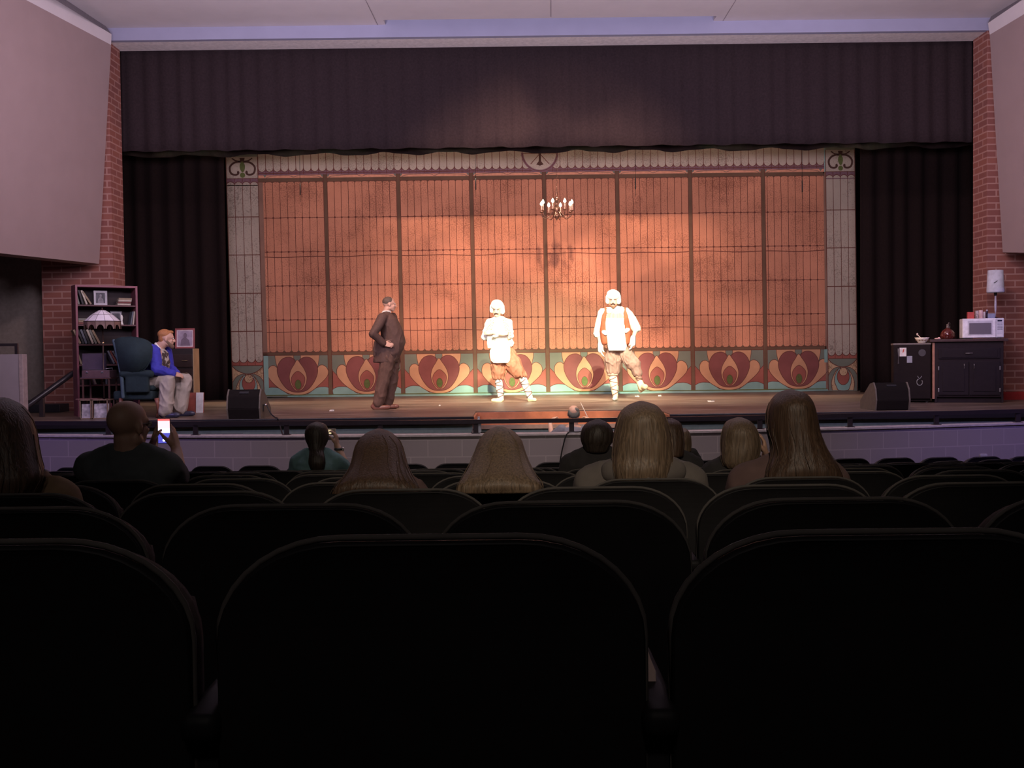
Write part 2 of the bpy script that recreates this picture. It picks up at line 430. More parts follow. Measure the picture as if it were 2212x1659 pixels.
# left: brick stops at x pixel 95, a plain wall with a doorway recess beyond it
xbl = at(95, 800, PR_F).x
bm = B(); box2(bm, (xbl, PR_F, -0.6), (XL, PR_B, ZSOF + 1.2)); struct(link('wall_left', bm, brick))
pier('wall_right', XR, 1)
bm = B(); box2(bm, (XR, PR_F - 0.012, ZS), (XR + 3.0, PR_F, ZS + 0.13), 0.003); struct(link('baseboard_right', bm, mat('red_base', (0.42, 0.035, 0.03), 0.5)))
bm = B(); box2(bm, (-9.3, PR_F + 0.55, -0.6), (xbl + 0.02, PR_F + 0.7, ZSOF + 0.5)); struct(link('wall_back_left', bm, mat('tan_wall_paint', (0.30, 0.25, 0.21), 0.85)))
bm = B(); box2(bm, (-9.3, PR_F + 0.53, ZS), (xbl + 0.02, PR_F + 0.55, ZS + 0.16)); struct(link('baseboard_left', bm, mat('dark_base', (0.06, 0.05, 0.045), 0.6)))
bm = B(); box2(bm, (-9.42, 9, -0.6), (-9.3, 17.4, 7.2)); struct(link('wall_far_left', bm, mat('dark_side_wall', (0.16, 0.12, 0.12), 0.85)))
bm = B(); box2(bm, (10.4, 9, -0.6), (10.52, 17.4, 7.2)); struct(link('wall_far_right', bm, mat('dark_side_wall', (0.16, 0.12, 0.12), 0.85)))

# splayed upper wall panels hanging over the sides of the stage
def panel(name, px, mt, thick):
    """px = four (x,y,distance) corners, front face; thick = vector to the back"""
    ps = [at(*p) for p in px]; nn = (ps[1] - ps[0]).cross(ps[3] - ps[0]); dd = ps[2] - EYE; ps[2] = EYE + dd * ((ps[0] - EYE).dot(nn) / dd.dot(nn))
    bm = B(); a = [bm.verts.new(p) for p in ps]; b = [bm.verts.new(v.co + V(thick)) for v in a]
    bm.faces.new(a); bm.faces.new(list(reversed(b)))
    for k in range(4): bm.faces.new((a[k], b[k], b[(k + 1) % 4], a[(k + 1) % 4]))
    bmesh.ops.recalc_face_normals(bm, faces=bm.faces)
    return struct(link(name, bm, mt))
def ext(p, q, t):          # continue a 2-D edge beyond the frame
    return (p[0] + (q[0] - p[0]) * t, p[1] + (q[1] - p[1]) * t)
yl = 16.35
L1, L2 = (240, 97), (-110, -88)     # top edge of the left wall
L3, L4 = (214, 570), (-110, 535)    # bottom edge
panel('wall_upper_left', [(L1[0], L1[1], yl), (L2[0], L2[1], 12.6), (L4[0], L4[1], 13.5), (L3[0], L3[1], yl)], wallm, (-0.25, 0.22, 0))
R1, R2 = (2138, 75), (2320, -34)
R3, R4 = (2166, 545), (2320, 547)
panel('wall_upper_right', [(R1[0], R1[1], yl), (R2[0], R2[1], 14.3), (R4[0], R4[1], 15.1), (R3[0], R3[1], yl)], wallm, (0.25, 0.22, 0))
# cornice strips above the side walls
panel('trim_left', [(L1[0], L1[1], yl), (241, 74, yl), (20, -62, 13.4), (L2[0], L2[1], 12.6)], ceilm, (-0.4, 0.4, 0.3))
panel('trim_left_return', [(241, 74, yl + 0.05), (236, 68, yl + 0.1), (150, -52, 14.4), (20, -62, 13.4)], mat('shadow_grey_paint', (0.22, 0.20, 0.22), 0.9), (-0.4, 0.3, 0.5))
panel('trim_right', [(R1[0], R1[1], yl), (2134, 50, yl), (2300, -62, 14.6), (R2[0], R2[1], 14.3)], ceilm, (0.4, 0.4, 0.3))
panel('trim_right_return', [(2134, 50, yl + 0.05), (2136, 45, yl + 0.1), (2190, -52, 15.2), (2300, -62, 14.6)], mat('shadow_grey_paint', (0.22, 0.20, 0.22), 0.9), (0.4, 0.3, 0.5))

# header: fascia, soffit
bm = B(); box2(bm, (XL - 0.35, PR_F - 0.02, ZSOF), (XR + 0.3, PR_F + 0.08, ZSOF + 1.3)); struct(link('wall_header', bm, fasciam))
bm = B(); box2(bm, (XL - 0.1, PR_F + 0.08, ZSOF), (XR + 0.1, PR_B + 0.05, ZSOF + 0.1)); struct(link('ceiling_soffit', bm, mat('soffit_paint', (0.80, 0.74, 0.72), 0.85)))
# ceiling cloud with a notch cut in its stage side
zc = ZCEIL
nl = at(833, 66, 16.6); nr = at(1541, 52, 16.6)
yn = on(1190, 39, zc).y
xl, xr = XL - 0.3, XR + 0.3
bm = B()
out = [(xl, PR_F - 0.02), (nl.x, PR_F - 0.02), (nl.x, yn), (nr.x, yn), (nr.x, PR_F - 0.02), (xr, PR_F - 0.02), (xr - 0.7, 9.0), (xl + 1.1, 9.0)]
lo = [bm.verts.new((x, y, zc)) for x, y in out]; hi = [bm.verts.new((x, y, zc + 0.14)) for x, y in out]
bm.faces.new(lo); bm.faces.new(list(reversed(hi)))
for k in range(8): bm.faces.new((lo[k], hi[k], hi[(k + 1) % 8], lo[(k + 1) % 8]))
bmesh.ops.recalc_face_normals(bm, faces=bm.faces); bmesh.ops.triangulate(bm, faces=[f for f in bm.faces if len(f.verts) > 4])
struct(link('ceiling', bm, ceilm))
# hairline panel joints
bm = B()
for (ax, ay, bx, by) in ((788, -4, 820, 62), (1190, -4, 1190, 36), (1592, -4, 1556, 54)):
    a = on(ax, ay, zc); b = on(bx, by, zc); d = (b - a).normalized(); s = V((d.y, -d.x, 0)) * 0.006
    vs = [bm.verts.new(p - V((0, 0, 0.003))) for p in (a - s, a + s, b + s, b - s)]; bm.faces.new(vs)
struct(link('trim_ceiling_joint', bm, mat('joint_shadow_line', (0.30, 0.26, 0.28), 0.9)))

bm = B(); box2(bm, (-9.6, PR_B + 0.05, ZSOF + 1.24), (10.6, 22.7, ZSOF + 1.34)); struct(link('ceiling_stage_grid', bm, blackp))
# ------------------------------------------------------------------ stage drapery
velvet = mat('black_velour', (0.018, 0.011, 0.010), 0.95, noise=(30, 0.15), spec=0.1)
def drape(name, x0, x1, Y, z0, z1, amp, wl, label, group=None, scallop=0.0, m=velvet, seed=1, fold=1.0):
    rnd = random.Random(seed); n = int((x1 - x0) / 0.035); bm = B(); cols = []
    ph = 0.0; phs = []
    for i in range(n + 1):
        ph += 0.035 * 2 * PI / wl * rnd.uniform(0.5, 1.5); phs.append(ph)
    nz_ = 10
    for i in range(n + 1):
        x = x0 + (x1 - x0) * i / n; col = []
        for j in range(nz_ + 1):
            t = j / nz_; zb = z0 + scallop * (0.5 + 0.5 * math.sin(phs[i] * 0.43)) * 1.0
            z = zb + (z1 - zb) * t
            col.append(bm.verts.new((x, Y + amp * (1.25 - 0.5 * t) * math.sin(phs[i] + 0.5 * math.sin(t * 3)), z)))
        cols.append(col)
    for a, b in zip(cols, cols[1:]):
        for j in range(nz_): f = bm.faces.new((a[j], b[j], b[j + 1], a[j + 1])); f.smooth = True
    o = link(name, bm, m)
    so = o.modifiers.new('thickness', 'SOLIDIFY'); so.thickness = 0.012
    return tag(o, label, 'curtain', group)
zv = at(1190, 318, 17.35).z
drape('stage_valance', XL - 0.1, XR + 0.1, 17.35, zv, ZSOF + 1.235, 0.018, 0.30, 'dark velour valance hanging in folds right under the white header', scallop=0.02, seed=3, m=mat('valance_velour', (0.034, 0.023, 0.025), 0.95, noise=(30, 0.15), spec=0.1))
zb = at(1190, 331, 18.2).z
drape('stage_border', XL - 0.6, XR + 0.6, 18.2, zb, ZSOF + 1.235, 0.03, 0.5, 'second black border curtain showing just below and behind the valance', scallop=0.05, seed=5)
lx = at(500, 700, 20.2).x; rx = at(1846, 700, 20.2).x
drape('stage_leg_curtain', -9.0, lx - 0.03, 20.0, ZS + 0.01, ZSOF + 1.235, 0.035, 0.30, 'black side curtain left of the painted backdrop, behind the wing chair', 'black side curtains', seed=8)
drape('stage_leg_curtain', rx + 0.06, 10.3, 20.0, ZS + 0.01, ZSOF + 1.235, 0.035, 0.30, 'black side curtain right of the painted backdrop, behind the microwave', 'black side curtains', seed=9)
drape('masking_curtain', -9.4, 10.6, 22.2, ZS + 0.01, ZSOF + 1.235, 0.05, 0.5, 'black curtain closing the stage behind the painted backdrop', seed=12)
# ------------------------------------------------------------------ painted backdrop (one cloth, paint in its own mesh)
YB = 21.0
def A(u, v):
    px = u + (v - 337) / 513.0 * (15 - 9 * (u - 487) / 1360.0)
    return px, v - 0.0118 * (u - 1175)
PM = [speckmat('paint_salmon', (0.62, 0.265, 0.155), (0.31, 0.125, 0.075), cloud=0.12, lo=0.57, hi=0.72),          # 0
      speckmat('paint_stone', (0.50, 0.41, 0.32), (0.25, 0.20, 0.155), lo=0.60, hi=0.74, cloud=0.08),     # 1
      mat('paint_brown_line', (0.16, 0.055, 0.04), 0.9, spec=0.1),            # 2
      mat('paint_brown_bar', (0.165, 0.095, 0.06), 0.9, noise=(3, 0.15), spec=0.1),       # 3
      mat('paint_mauve', (0.22, 0.12, 0.14), 0.9, spec=0.1),                  # 4
      mat('paint_orange', (0.60, 0.31, 0.17), 0.9, noise=(3, 0.12), spec=0.1),                  # 5
      mat('paint_maroon', (0.25, 0.085, 0.075), 0.9, noise=(2, 0.18), spec=0.1),     # 6
      mat('paint_red', (0.36, 0.115, 0.085), 0.9, noise=(2, 0.2), spec=0.1),         # 7
      mat('paint_grey_green', (0.20, 0.21, 0.16), 0.9, noise=(2, 0.12), spec=0.1),         # 8
      mat('paint_aqua', (0.27, 0.42, 0.36), 0.9, noise=(2, 0.2), spec=0.1),           # 9
      mat('paint_olive', (0.13, 0.15, 0.05), 0.9, spec=0.1),                  # 10
      speckmat('paint_cream', (0.60, 0.40, 0.23), (0.30, 0.18, 0.10), lo=0.62, hi=0.68, cloud=0.05),     # 11
      mat('paint_peach', (0.72, 0.33, 0.20), 0.9, spec=0.1),                  # 12
      mat('paint_taupe', (0.30, 0.17, 0.12), 0.9, noise=(3, 0.15), spec=0.1),                    # 13
      mat('paint_dark_umber', (0.09, 0.045, 0.035), 0.9, spec=0.1)]           # 14
DB = B()
def P3(u, v, L): return at(*A(u, v), YB - 0.0006 * L)
def poly(pts, mi, L):
    vs = [P3(u, v, L) for u, v in pts]
    tris = geometry.tessellate_polygon([vs])
    bv = [DB.verts.new(p) for p in vs]
    for t in tris:
        try: f = DB.faces.new([bv[i] for i in t]); f.material_index = mi
        except ValueError: pass
def rect(u0, v0, u1, v1, mi, L): poly([(u0, v0), (u1, v0), (u1, v1), (u0, v1)], mi, L)
def stroke(pts, wd, mi, L, closed=False):
    n = len(pts); l = []; r = []
    for i in range(n):
        a = pts[(i - 1) % n] if closed else pts[max(i - 1, 0)]; b = pts[(i + 1) % n] if closed else pts[min(i + 1, n - 1)]
        dx, dy = b[0] - a[0], b[1] - a[1]; m = math.hypot(dx, dy) or 1; nx, ny = -dy / m * wd / 2, dx / m * wd / 2
        l.append(DB.verts.new(P3(pts[i][0] + nx, pts[i][1] + ny, L))); r.append(DB.verts.new(P3(pts[i][0] - nx, pts[i][1] - ny, L)))
    for i in range(n if closed else n - 1):
        j = (i + 1) % n
        f = DB.faces.new((l[i], l[j], r[j], r[i])); f.material_index = mi
rnd = random.Random(11)
def wav(u0, v0, u1, v1, amp=0.5, k=10):
    return [(u0 + (u1 - u0) * i / k + (rnd.uniform(-amp, amp) if u0 == u1 else 0), v0 + (v1 - v0) * i / k + (rnd.uniform(-amp, amp) if v0 == v1 else 0)) for i in range(k + 1)]
# ground cloth
for i in range(34):
    u0 = 487 + 1360 * i / 34; u1 = 487 + 1360 * (i + 1) / 34
    vb = lambda u: 850 + 4.5 * math.sin(PI * (u - 487) / 1360) + 0.7 * math.sin(u * 0.31)
    poly([(u0, 322), (u1, 322), (u1, vb(u1)), (u0, vb(u0))], 9 if 570 < u0 < 1790 else 8, 0)
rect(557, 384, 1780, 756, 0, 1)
rect(557, 369, 1780, 378, 12, 1)
# top scallops
rect(557, 322, 1780, 371, 1, 1)
rect(557, 357, 1780, 371, 4, 2)
nsc = 75; wsc = (1780 - 557) / nsc
for i in range(nsc):
    u = 557 + i * wsc
    arc = [(u + wsc * (0.5 - 0.5 * math.cos(PI * k / 10)), 356 + 8.5 * math.sin(PI * k / 10)) for k in range(11)]
    poly([(u, 322), (u + wsc, 322)] + list(reversed(arc)), 1, 3)
    stroke(arc, 1.3, 2, 4); stroke([(u, 322), (u, 371)], 1.2, 2, 4)
stroke(wav(557, 367.5, 1780, 367.5, 0.2, 60), 1.6, 2, 5)
stroke(wav(557, 371, 1780, 371, 0.2, 60), 1.4, 4, 5)
# medallion
mc = 1166
ring = [(mc + 38 * math.cos(PI * k / 24), 329 + 40 * math.sin(PI * k / 24)) for k in range(25)]
poly([(mc + 38, 322), (mc - 38, 322)] + [(mc - 38, 329)] + list(reversed(ring)), 1, 6)
stroke(ring, 5, 4, 7); stroke(ring, 1.2, 2, 8)
stroke([(mc, 332), (mc - 20, 354)], 1.5, 2, 8); stroke([(mc, 332), (mc + 20, 354)], 1.5, 2, 8); stroke([(mc - 36, 331), (mc + 36, 331)], 1.5, 2, 8)
poly([(mc - 5, 325), (mc + 5, 325), (mc + 2, 335), (mc + 2.5, 348), (mc + 8, 355), (mc, 358), (mc - 8, 355), (mc - 2.5, 348), (mc - 2, 335)], 14, 9)
# brown bars
rect(557, 378, 1780, 386, 3, 6); stroke(wav(557, 386.3, 1780, 386.3, 0.25, 80), 1.2, 2, 7)
rect(557, 754.5, 1780, 761, 3, 6); stroke(wav(557, 754.5, 1780, 754.5, 0.25, 80), 1.2, 2, 7); stroke([(557, 761), (1780, 761)], 1.2, 2, 7)
bars = [703 - 2 + 157.7 * k for k in range(7)]
edges = [565] + bars + [1778]
for b_ in bars:
    rect(b_ - 3.8, 371, b_ + 3.8, 848, 3, 8)
    stroke([(b_ - 4, 371), (b_ - 4, 848)], 1.3, 2, 9); stroke([(b_ + 4, 371), (b_ + 4, 848)], 1.3, 2, 9)
# little arcs above the bar
for i in range(8):
    a, b_ = edges[i] + 8, edges[i + 1] - 8
    stroke(cr([(a, 378), (a + 12, 374), ((a + b_) / 2 - 14, 372), ((a + b_) / 2, 376), ((a + b_) / 2 + 14, 372), (b_ - 12, 374), (b_, 378)], 4), 1.3, 13, 5)
    for s in (edges[i] + 6, edges[i + 1] - 6): poly([(s - 4, 371), (s + 4, 371), (s, 377)], 8, 5)
# glass strips
strips = []
for i in range(8):
    a, b_ = edges[i], edges[i + 1]
    if i == 0: n = 9; xs = [565 + 6] + [a + 6 + (b_ - 4 - a - 6) * k / (n - 1) for k in range(1, n)]; xs = xs[:-1]
    elif i == 7: n = 9; xs = [a + 8 + (b_ - a - 8) * k / (n - 1) for k in range(0, n)][1:]; xs = [a + 9] + xs[:-1]
    else: n = 10; xs = [a + 4 + (b_ - a - 8) * k / n for k in range(1, n)]
    allx = [a + 4] + xs + [b_ - 4]
    for x in xs:
        stroke(wav(x, 386, x, 756, 0.45, 12), 1.15, 2, 3)
    for v in (464, 537.5, 611, 684.5):
        for x in xs:
            dd = 1.9 + rnd.random() * 0.5; poly([(x + dd * math.cos(k * PI / 4), v + dd * math.sin(k * PI / 4)) for k in range(8)], 2, 5)
    for x0, x1 in zip(allx, allx[1:]):       # rounded strip ends
        if x1 - x0 < 5: continue
        poly([(x0, 386)] + [(x0 + (x1 - x0) * k / 8, 386 + 3.5 * (1 - math.sin(PI * k / 8)) ** 1.6) for k in range(9)] + [(x1, 386)], 3, 4)
        poly([(x0, 756)] + [(x0 + (x1 - x0) * k / 8, 754.6 - 5 * (1 - math.sin(PI * k / 8)) ** 1.4) for k in range(9)] + [(x1, 756)], 3, 4)
for v in (464, 537.5, 611, 684.5): stroke(wav(560, v, 1778, v, 0.35, 90), 1.25, 2, 4)
stroke([(565 + 1213 * k / 60, 548 + 1.2 * math.sin(k * 0.9) + 0.8 * math.sin(k * 0.37)) for k in range(61)], 1.7, 2, 5)
stroke([(565 + 1213 * k / 60, 710 + 1.0 * math.sin(k * 0.8 + 1) + 0.7 * math.sin(k * 0.31)) for k in range(61)], 1.3, 2, 5)
# border strips beside the panels
rect(557, 386, 566, 848, 13, 6); rect(1778, 378, 1784, 848, 13, 6)
rect(557, 761, 567, 848, 9, 7); rect(1775, 761, 1783, 790, 9, 7)
# loose hanging seams near the top
# lotus frieze
z = 7.373
def L_(pts, cx, s=1): return [(cx + s * (x - 540) / z, 761 + (y - 130) / z) for x, y in pts]
flare = [(185, 130), (190, 200), (215, 320), (330, 380), (480, 260), (500, 200), (490, 130)]
bud0 = [(486, 130), (484, 175), (505, 205), (540, 222), (575, 205), (596, 175), (594, 130)]
smile = [(210, 320), (170, 290), (110, 300), (68, 360), (68, 460), (110, 530), (180, 605), (270, 675), (370, 730), (460, 757), (540, 763), (620, 757), (710, 730), (800, 675), (900, 590), (970, 525), (1020, 460), (1033, 390), (1005, 325), (945, 288), (890, 300), (868, 330), (800, 500), (540, 600), (280, 500)]
heart = [(540, 290), (500, 215), (465, 175), (400, 158), (310, 182), (245, 255), (215, 350), (232, 460), (300, 590), (400, 690), (540, 720), (680, 690), (780, 590), (848, 460), (865, 350), (835, 255), (770, 182), (690, 158), (620, 175), (578, 215)]
tear = [(540, 203), (490, 275), (435, 365), (408, 470), (425, 580), (470, 660), (500, 690), (540, 700), (580, 690), (620, 665), (668, 590), (688, 480), (655, 365), (595, 270)]
inner = [(545, 383), (480, 425), (440, 490), (440, 560), (475, 640), (540, 690), (605, 650), (645, 580), (655, 490), (612, 425)]
for i in range(8):
    cxf = (633, 790, 945, 1102, 1259, 1416, 1574, 1728)[i] - 2 if i else 633 - 3
    cxf = (edges[i] + edges[i + 1]) / 2 if 0 < i < 7 else (630 if i == 0 else 1728 - 9)
    a, b_ = edges[i] + 1, edges[i + 1]
    rect(a, 761, b_, 847, 8, 1)
    for s in (-1, 1):
        e = 560
        poly(L_([(540, 600), (540 + 290, 650), (540 + 400, 636), (540 + 480, 645), (540 + 565, 680), (540 + 565, 360), (540 + 490, 440), (540 + 360, 560)], cxf, s), 7, 2)
        w_ = cr([(540, 770), (540 + 150, 748), (540 + 290, 655), (540 + 400, 636), (540 + 480, 645), (540 + 565, 685)], 4)
        poly(L_(w_ + [(540 + 565, 764)], cxf, s), 9, 3); stroke(L_(w_[4:], cxf, s), 1.2, 2, 4)
        stroke(L_([(540 + 565, 360), (540 + 490, 440), (540 + 400, 540)], cxf, s), 1.1, 2, 4)
        fl = [(540 + s_ * 1, y) for s_, y in [(x - 540, y) for x, y in flare]]
        poly(L_(cr(flare[:3], 4) + flare[3:], cxf, s), 5, 4); stroke(L_(cr(flare[:3], 4), cxf, s), 1.0, 2, 5)
    sm = cr(smile, 4, True); poly(L_(sm, cxf), 5, 5); stroke(L_(cr(smile[:22], 4), cxf), 1.2, 2, 6)
    poly(L_(cr(bud0, 3), cxf), 8, 6); stroke(L_(cr(bud0, 3), cxf), 0.9, 2, 7)
    h = cr(heart, 4, True); poly(L_(h, cxf), 6, 7); stroke(L_(h, cxf), 1.3, 2, 8, True)
    t_ = cr(tear, 4, True); poly(L_(t_, cxf), 5, 9); stroke(L_(t_, cxf), 1.1, 2, 10, True)
    t_ = cr(inner, 4, True); poly(L_(t_, cxf), 7, 11); stroke(L_(t_, cxf), 1.1, 2, 12, True)
    bd = [(545 + 50 * math.cos(k * PI / 8) * (1 - 0.0), 597 + 76 * math.sin(k * PI / 8)) for k in range(16)]
    poly(L_(bd, cxf), 10, 13); stroke(L_(bd, cxf), 0.9, 2, 14, True)
stroke(wav(560, 847, 1780, 847, 0.2, 60), 1.8, 10, 10)
# the two pilasters
def pilaster(u0, u1):
    w_ = u1 - u0; c = (u0 + u1) / 2
    rect(u0, 322, u1, 852, 8, 15)
    rect(u0, 331, u1, 378, 1, 16)
    rect(u0, 378, u1, 394, 4, 16); rect(u0, 388, u1, 775, 1, 16)
    fw = w_ / 4
    poly([(u0, 378), (u1, 378), (u1, 391), (u0, 391)], 4, 17)
    for k in range(4):
        a = u0 + k * fw
        top = [(a + fw * (0.5 - 0.5 * math.cos(PI * j / 8)), 391 - 6 * math.sin(PI * j / 8)) for j in range(9)]
        poly([(a, 392), *top, (a + fw, 392)], 1, 18); stroke(top, 1.5, 2, 19)
        bot = [(a + fw * (0.5 - 0.5 * math.cos(PI * j / 8)), 769 + 7 * math.sin(PI * j / 8)) for j in range(9)]
        stroke([(a, 378), (a, 386)], 1.3, 2, 19)
        if k: stroke(wav(a, 391, a, 770, 0.3, 8), 1.2, 2, 19)
    # lower end of the flutes
    poly([(u0, 766), (u1, 766), (u1, 782), (u0, 782)], 7, 17)
    for k in range(4):
        a = u0 + k * fw
        bot = [(a + fw * (0.5 - 0.5 * math.cos(PI * j / 8)), 768 + 8 * math.sin(PI * j / 8)) for j in range(9)]
        poly([(a, 766), *bot, (a + fw, 766)], 1, 18); stroke(bot, 1.6, 2, 19); stroke([(a, 774), (a, 782)], 1, 2, 19)
    for v in (461, 543, 626, 708): stroke([(u0, v), (u1, v)], 1.8, 2, 20)
    stroke([(u0, 782), (u1, 782)], 1.4, 2, 20); stroke([(u0, 378), (u1, 378)], 1.0, 2, 20)
    # scroll ornament in the capital
    def q(x, y): return (u0 + (x - 80) / (985 - 80) * w_, 333 + (y - 225) / (820 - 225) * 44)
    for s in (0, 1):
        f_ = (lambda x, y: q(x, y)) if s == 0 else (lambda x, y: q(1085 - x, y))
        stroke([f_(x, y) for x, y in cr([(500, 345), (400, 345), (280, 390), (190, 490), (185, 600), (230, 690), (330, 725), (410, 700), (430, 650), (400, 625)], 5)], 4.2, 14, 18)
        stroke([f_(x, y) for x, y in cr([(250, 240), (360, 310), (500, 330)], 4)], 2.6, 14, 18)
        poly([f_(x, y) for x, y in [(390, 625), (430, 610), (450, 650), (420, 690), (385, 670)]], 14, 19)
    poly([q(x, y) for x, y in cr([(540, 330), (480, 420), (470, 520), (510, 620), (545, 650), (590, 620), (620, 520), (610, 420)], 4, True)], 10, 20)
    poly([q(545 + 75 * math.cos(k * PI / 8), 735 + 75 * math.sin(k * PI / 8)) for k in range(16)], 10, 20)
    poly([q(x, y) for x, y in [(470, 230), (620, 230), (590, 380), (500, 380)]], 14, 19)
    # peacock ornament at the foot
    def o(x, y): return (u0 + (x - 95) / (380 - 95) * w_, 783 + (y - 800) / (1082 - 800) * 67)
    rect(u0, 783, u1, 850, 11, 16)
    hm = cr([(95, 800), (140, 840), (200, 866), (240, 872), (290, 864), (340, 838), (380, 800)], 4)
    poly([o(*p) for p in hm], 8, 18); stroke([o(*p) for p in hm], 1.6, 2, 19)
    for s in (0, 1):
        f_ = (lambda x, y: o(x, y)) if s == 0 else (lambda x, y: o(478 - x, y))
        poly([f_(x, y) for x, y in cr([(95, 1085), (95, 960), (130, 900), (180, 872), (225, 880), (180, 900), (140, 960), (125, 1020), (135, 1085)], 3)], 8, 17)
        stroke([f_(x, y) for x, y in cr([(95, 950), (130, 900), (180, 874), (225, 878)], 4)], 1.2, 2, 19)
        stroke([f_(x, y) for x, y in cr([(225, 880), (180, 900), (142, 960), (126, 1020), (135, 1085)], 4)], 1.3, 2, 19)
    td = cr([(200, 885), (165, 940), (157, 1000), (175, 1050), (200, 1085), (285, 1085), (308, 1050), (322, 1000), (313, 940), (285, 885)], 3)
    poly([o(*p) for p in td], 9, 18); stroke([o(*p) for p in td], 1.3, 2, 19)
    rd = [(243 + 60 * math.cos(k * PI / 10), 960 + 75 * math.sin(k * PI / 10)) for k in range(20)]
    poly([o(*p) for p in rd], 7, 20); stroke([o(*p) for p in rd], 1.3, 2, 21, True)
    cc = [(245 + 40 * math.cos(k * PI / 10), 915 + 38 * math.sin(k * PI / 10)) for k in range(20)]
    poly([o(*p) for p in cc], 11, 22); stroke([o(*p) for p in cc], 1.3, 2, 23, True)
    for e in (u0, u1): stroke([(e, 331), (e, 850)], 1.4, 2, 21)
pilaster(488, 556); pilaster(1783, 1846)
bmesh.ops.recalc_face_normals(DB, faces=DB.faces)
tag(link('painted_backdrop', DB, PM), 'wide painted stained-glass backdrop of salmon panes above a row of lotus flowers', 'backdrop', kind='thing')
# hem pipe that weighs the cloth down
# ------------------------------------------------------------------ auditorium seats
shellm = mat('seat_shell_black', (0.010, 0.009, 0.010), 0.6, spec=0.25)
fabm = mat('seat_fabric_charcoal', (0.085, 0.070, 0.066), 0.95, noise=(60, 0.2), bump=0.2, spec=0.1)
metm = mat('seat_iron', (0.02, 0.02, 0.022), 0.5)
def outline(hw, h, rx, rz, low, n=9):
    """back outline in (x,z): rounded shoulders, sides drawing in to the foot"""
    pts = [(-low, 0.0), (-hw, h * 0.30)]
    for k in range(n + 1):
        t = PI / 2 * k / n
        pts.append((-hw + rx - rx * math.cos(t), h - rz + rz * math.sin(t)))
    pts += [(x * -1, z) for x, z in reversed(pts)]
    # gentle sag of the top between the shoulders
    return [(x, z - (0.004 * (1 - abs(x) / (hw - rx)) if abs(x) < hw - rx and z > h * 0.9 else 0)) for x, z in pts]
def slab(bm, pts, y0, y1, bend, edge=0.006, mi=0):
    """thick rounded panel from an outline, bent about the sitter"""
    def ring(y, ins):
        cx_, cz_ = 0.0, 0.30; out = []
        for x, z in pts:
            f = 1 - ins / max(math.hypot(x - cx_, z - cz_), 0.05)
            X, Z = cx_ + (x - cx_) * f, cz_ + (z - cz_) * f
            out.append(bm.verts.new((X, y - bend * X * X, Z)))
        return out
    rs = [ring(y0, edge), ring(y0 + (y1 - y0) * 0.15, edge * 0.25), ring((y0 + y1) / 2, 0), ring(y1 - (y1 - y0) * 0.15, edge * 0.25), ring(y1, edge)]
    n = len(pts)
    for a, b in zip(rs, rs[1:]):
        for k in range(n):
            f = bm.faces.new((a[k], a[(k + 1) % n], b[(k + 1) % n], b[k])); f.smooth = True; f.material_index = mi
    # bridge the two faces with strips so that the bend stays smooth
    for r_, rev in ((rs[0], False), (rs[-1], True)):
        h = n // 2
        for k in range(h - 1):
            a, b, c, d = r_[k], r_[k + 1], r_[n - 2 - k], r_[n - 1 - k]
            vs = (a, d, c, b) if not rev else (a, b, c, d)
            if len(set(vs)) == 4: f = bm.faces.new(vs)
            else: continue
            f.smooth = False; f.material_index = mi
    bmesh.ops.recalc_face_normals(bm, faces=bm.faces)
rimlitm = mat('seat_rim_highlight', (0.085, 0.075, 0.07), 0.9)  # tube added along the rim; its paler colour stands for caught stage light
def make_seat(occupied=False):
    t = thing('auditorium_seat', 'x', 'seat', (0, 0, 0), 'rows of dark auditorium seats')
    H = 0.62; zb = 0.86 - H                        # foot of the back above the floor
    o1 = [(x, z + zb) for x, z in outline(0.262, H, 0.14, 0.10, 0.225)]
    def lift(f):
        def g(bm):
            f(bm)
        return g
    bm = B(); slab(bm, outline(0.264, H - 0.006, 0.155, 0.125, 0.225), 0.0, 0.022, -0.25, 0.004)
    bmesh.ops.translate(bm, verts=bm.verts, vec=(0, 0, zb)); link('back_shell', bm, shellm, t)
    bm = B(); slab(bm, outline(0.262, H - 0.012, 0.155, 0.125, 0.22), 0.026, 0.085, -0.25, 0.018)
    bmesh.ops.translate(bm, verts=bm.verts, vec=(0, 0, zb)); link('back_cushion', bm, fabm, t)
    oo = outline(0.264, H - 0.002, 0.155, 0.125, 0.225)[1:-1]
    bm = B(); tube(bm, [(x, 0.016 + 0.25 * x * x, z + zb) for x, z in oo], 0.0042, 6); link('rim_highlight', bm, rimlitm, t, True)
    if occupied: bm = B(); box2(bm, (-0.24, 0.09, 0.31), (0.24, 0.52, 0.40), 0.03); link('seat_cushion', bm, fabm, t, True)
    else: bm = B(); box2(bm, (-0.23, 0.10, 0.33), (0.23, 0.20, 0.76), 0.035); link('folded_seat', bm, fabm, t, True)
    bm = B(); box2(bm, (-0.303, -0.01, 0.615), (-0.258, 0.34, 0.65), 0.012); link('armrest', bm, shellm, t, True)
    bm = B(); box2(bm, (-0.296, 0.03, 0.02), (-0.266, 0.20, 0.615), 0.008); box2(bm, (-0.31, 0.0, 0.0), (-0.25, 0.28, 0.02), 0.004); link('standard', bm, metm, t)
    return t
seat0 = {o_: make_seat(o_) for o_ in (False, True)}; used = {False: False, True: False}
OCC = [(2, -1.59), (4, -1.81), (3, -0.52), (3, -0.05), (3, 0.50), (3, 1.08), (5, 1.26), (6, 0.54), (6, 1.01), (8, -1.55), (8, 1.37)]
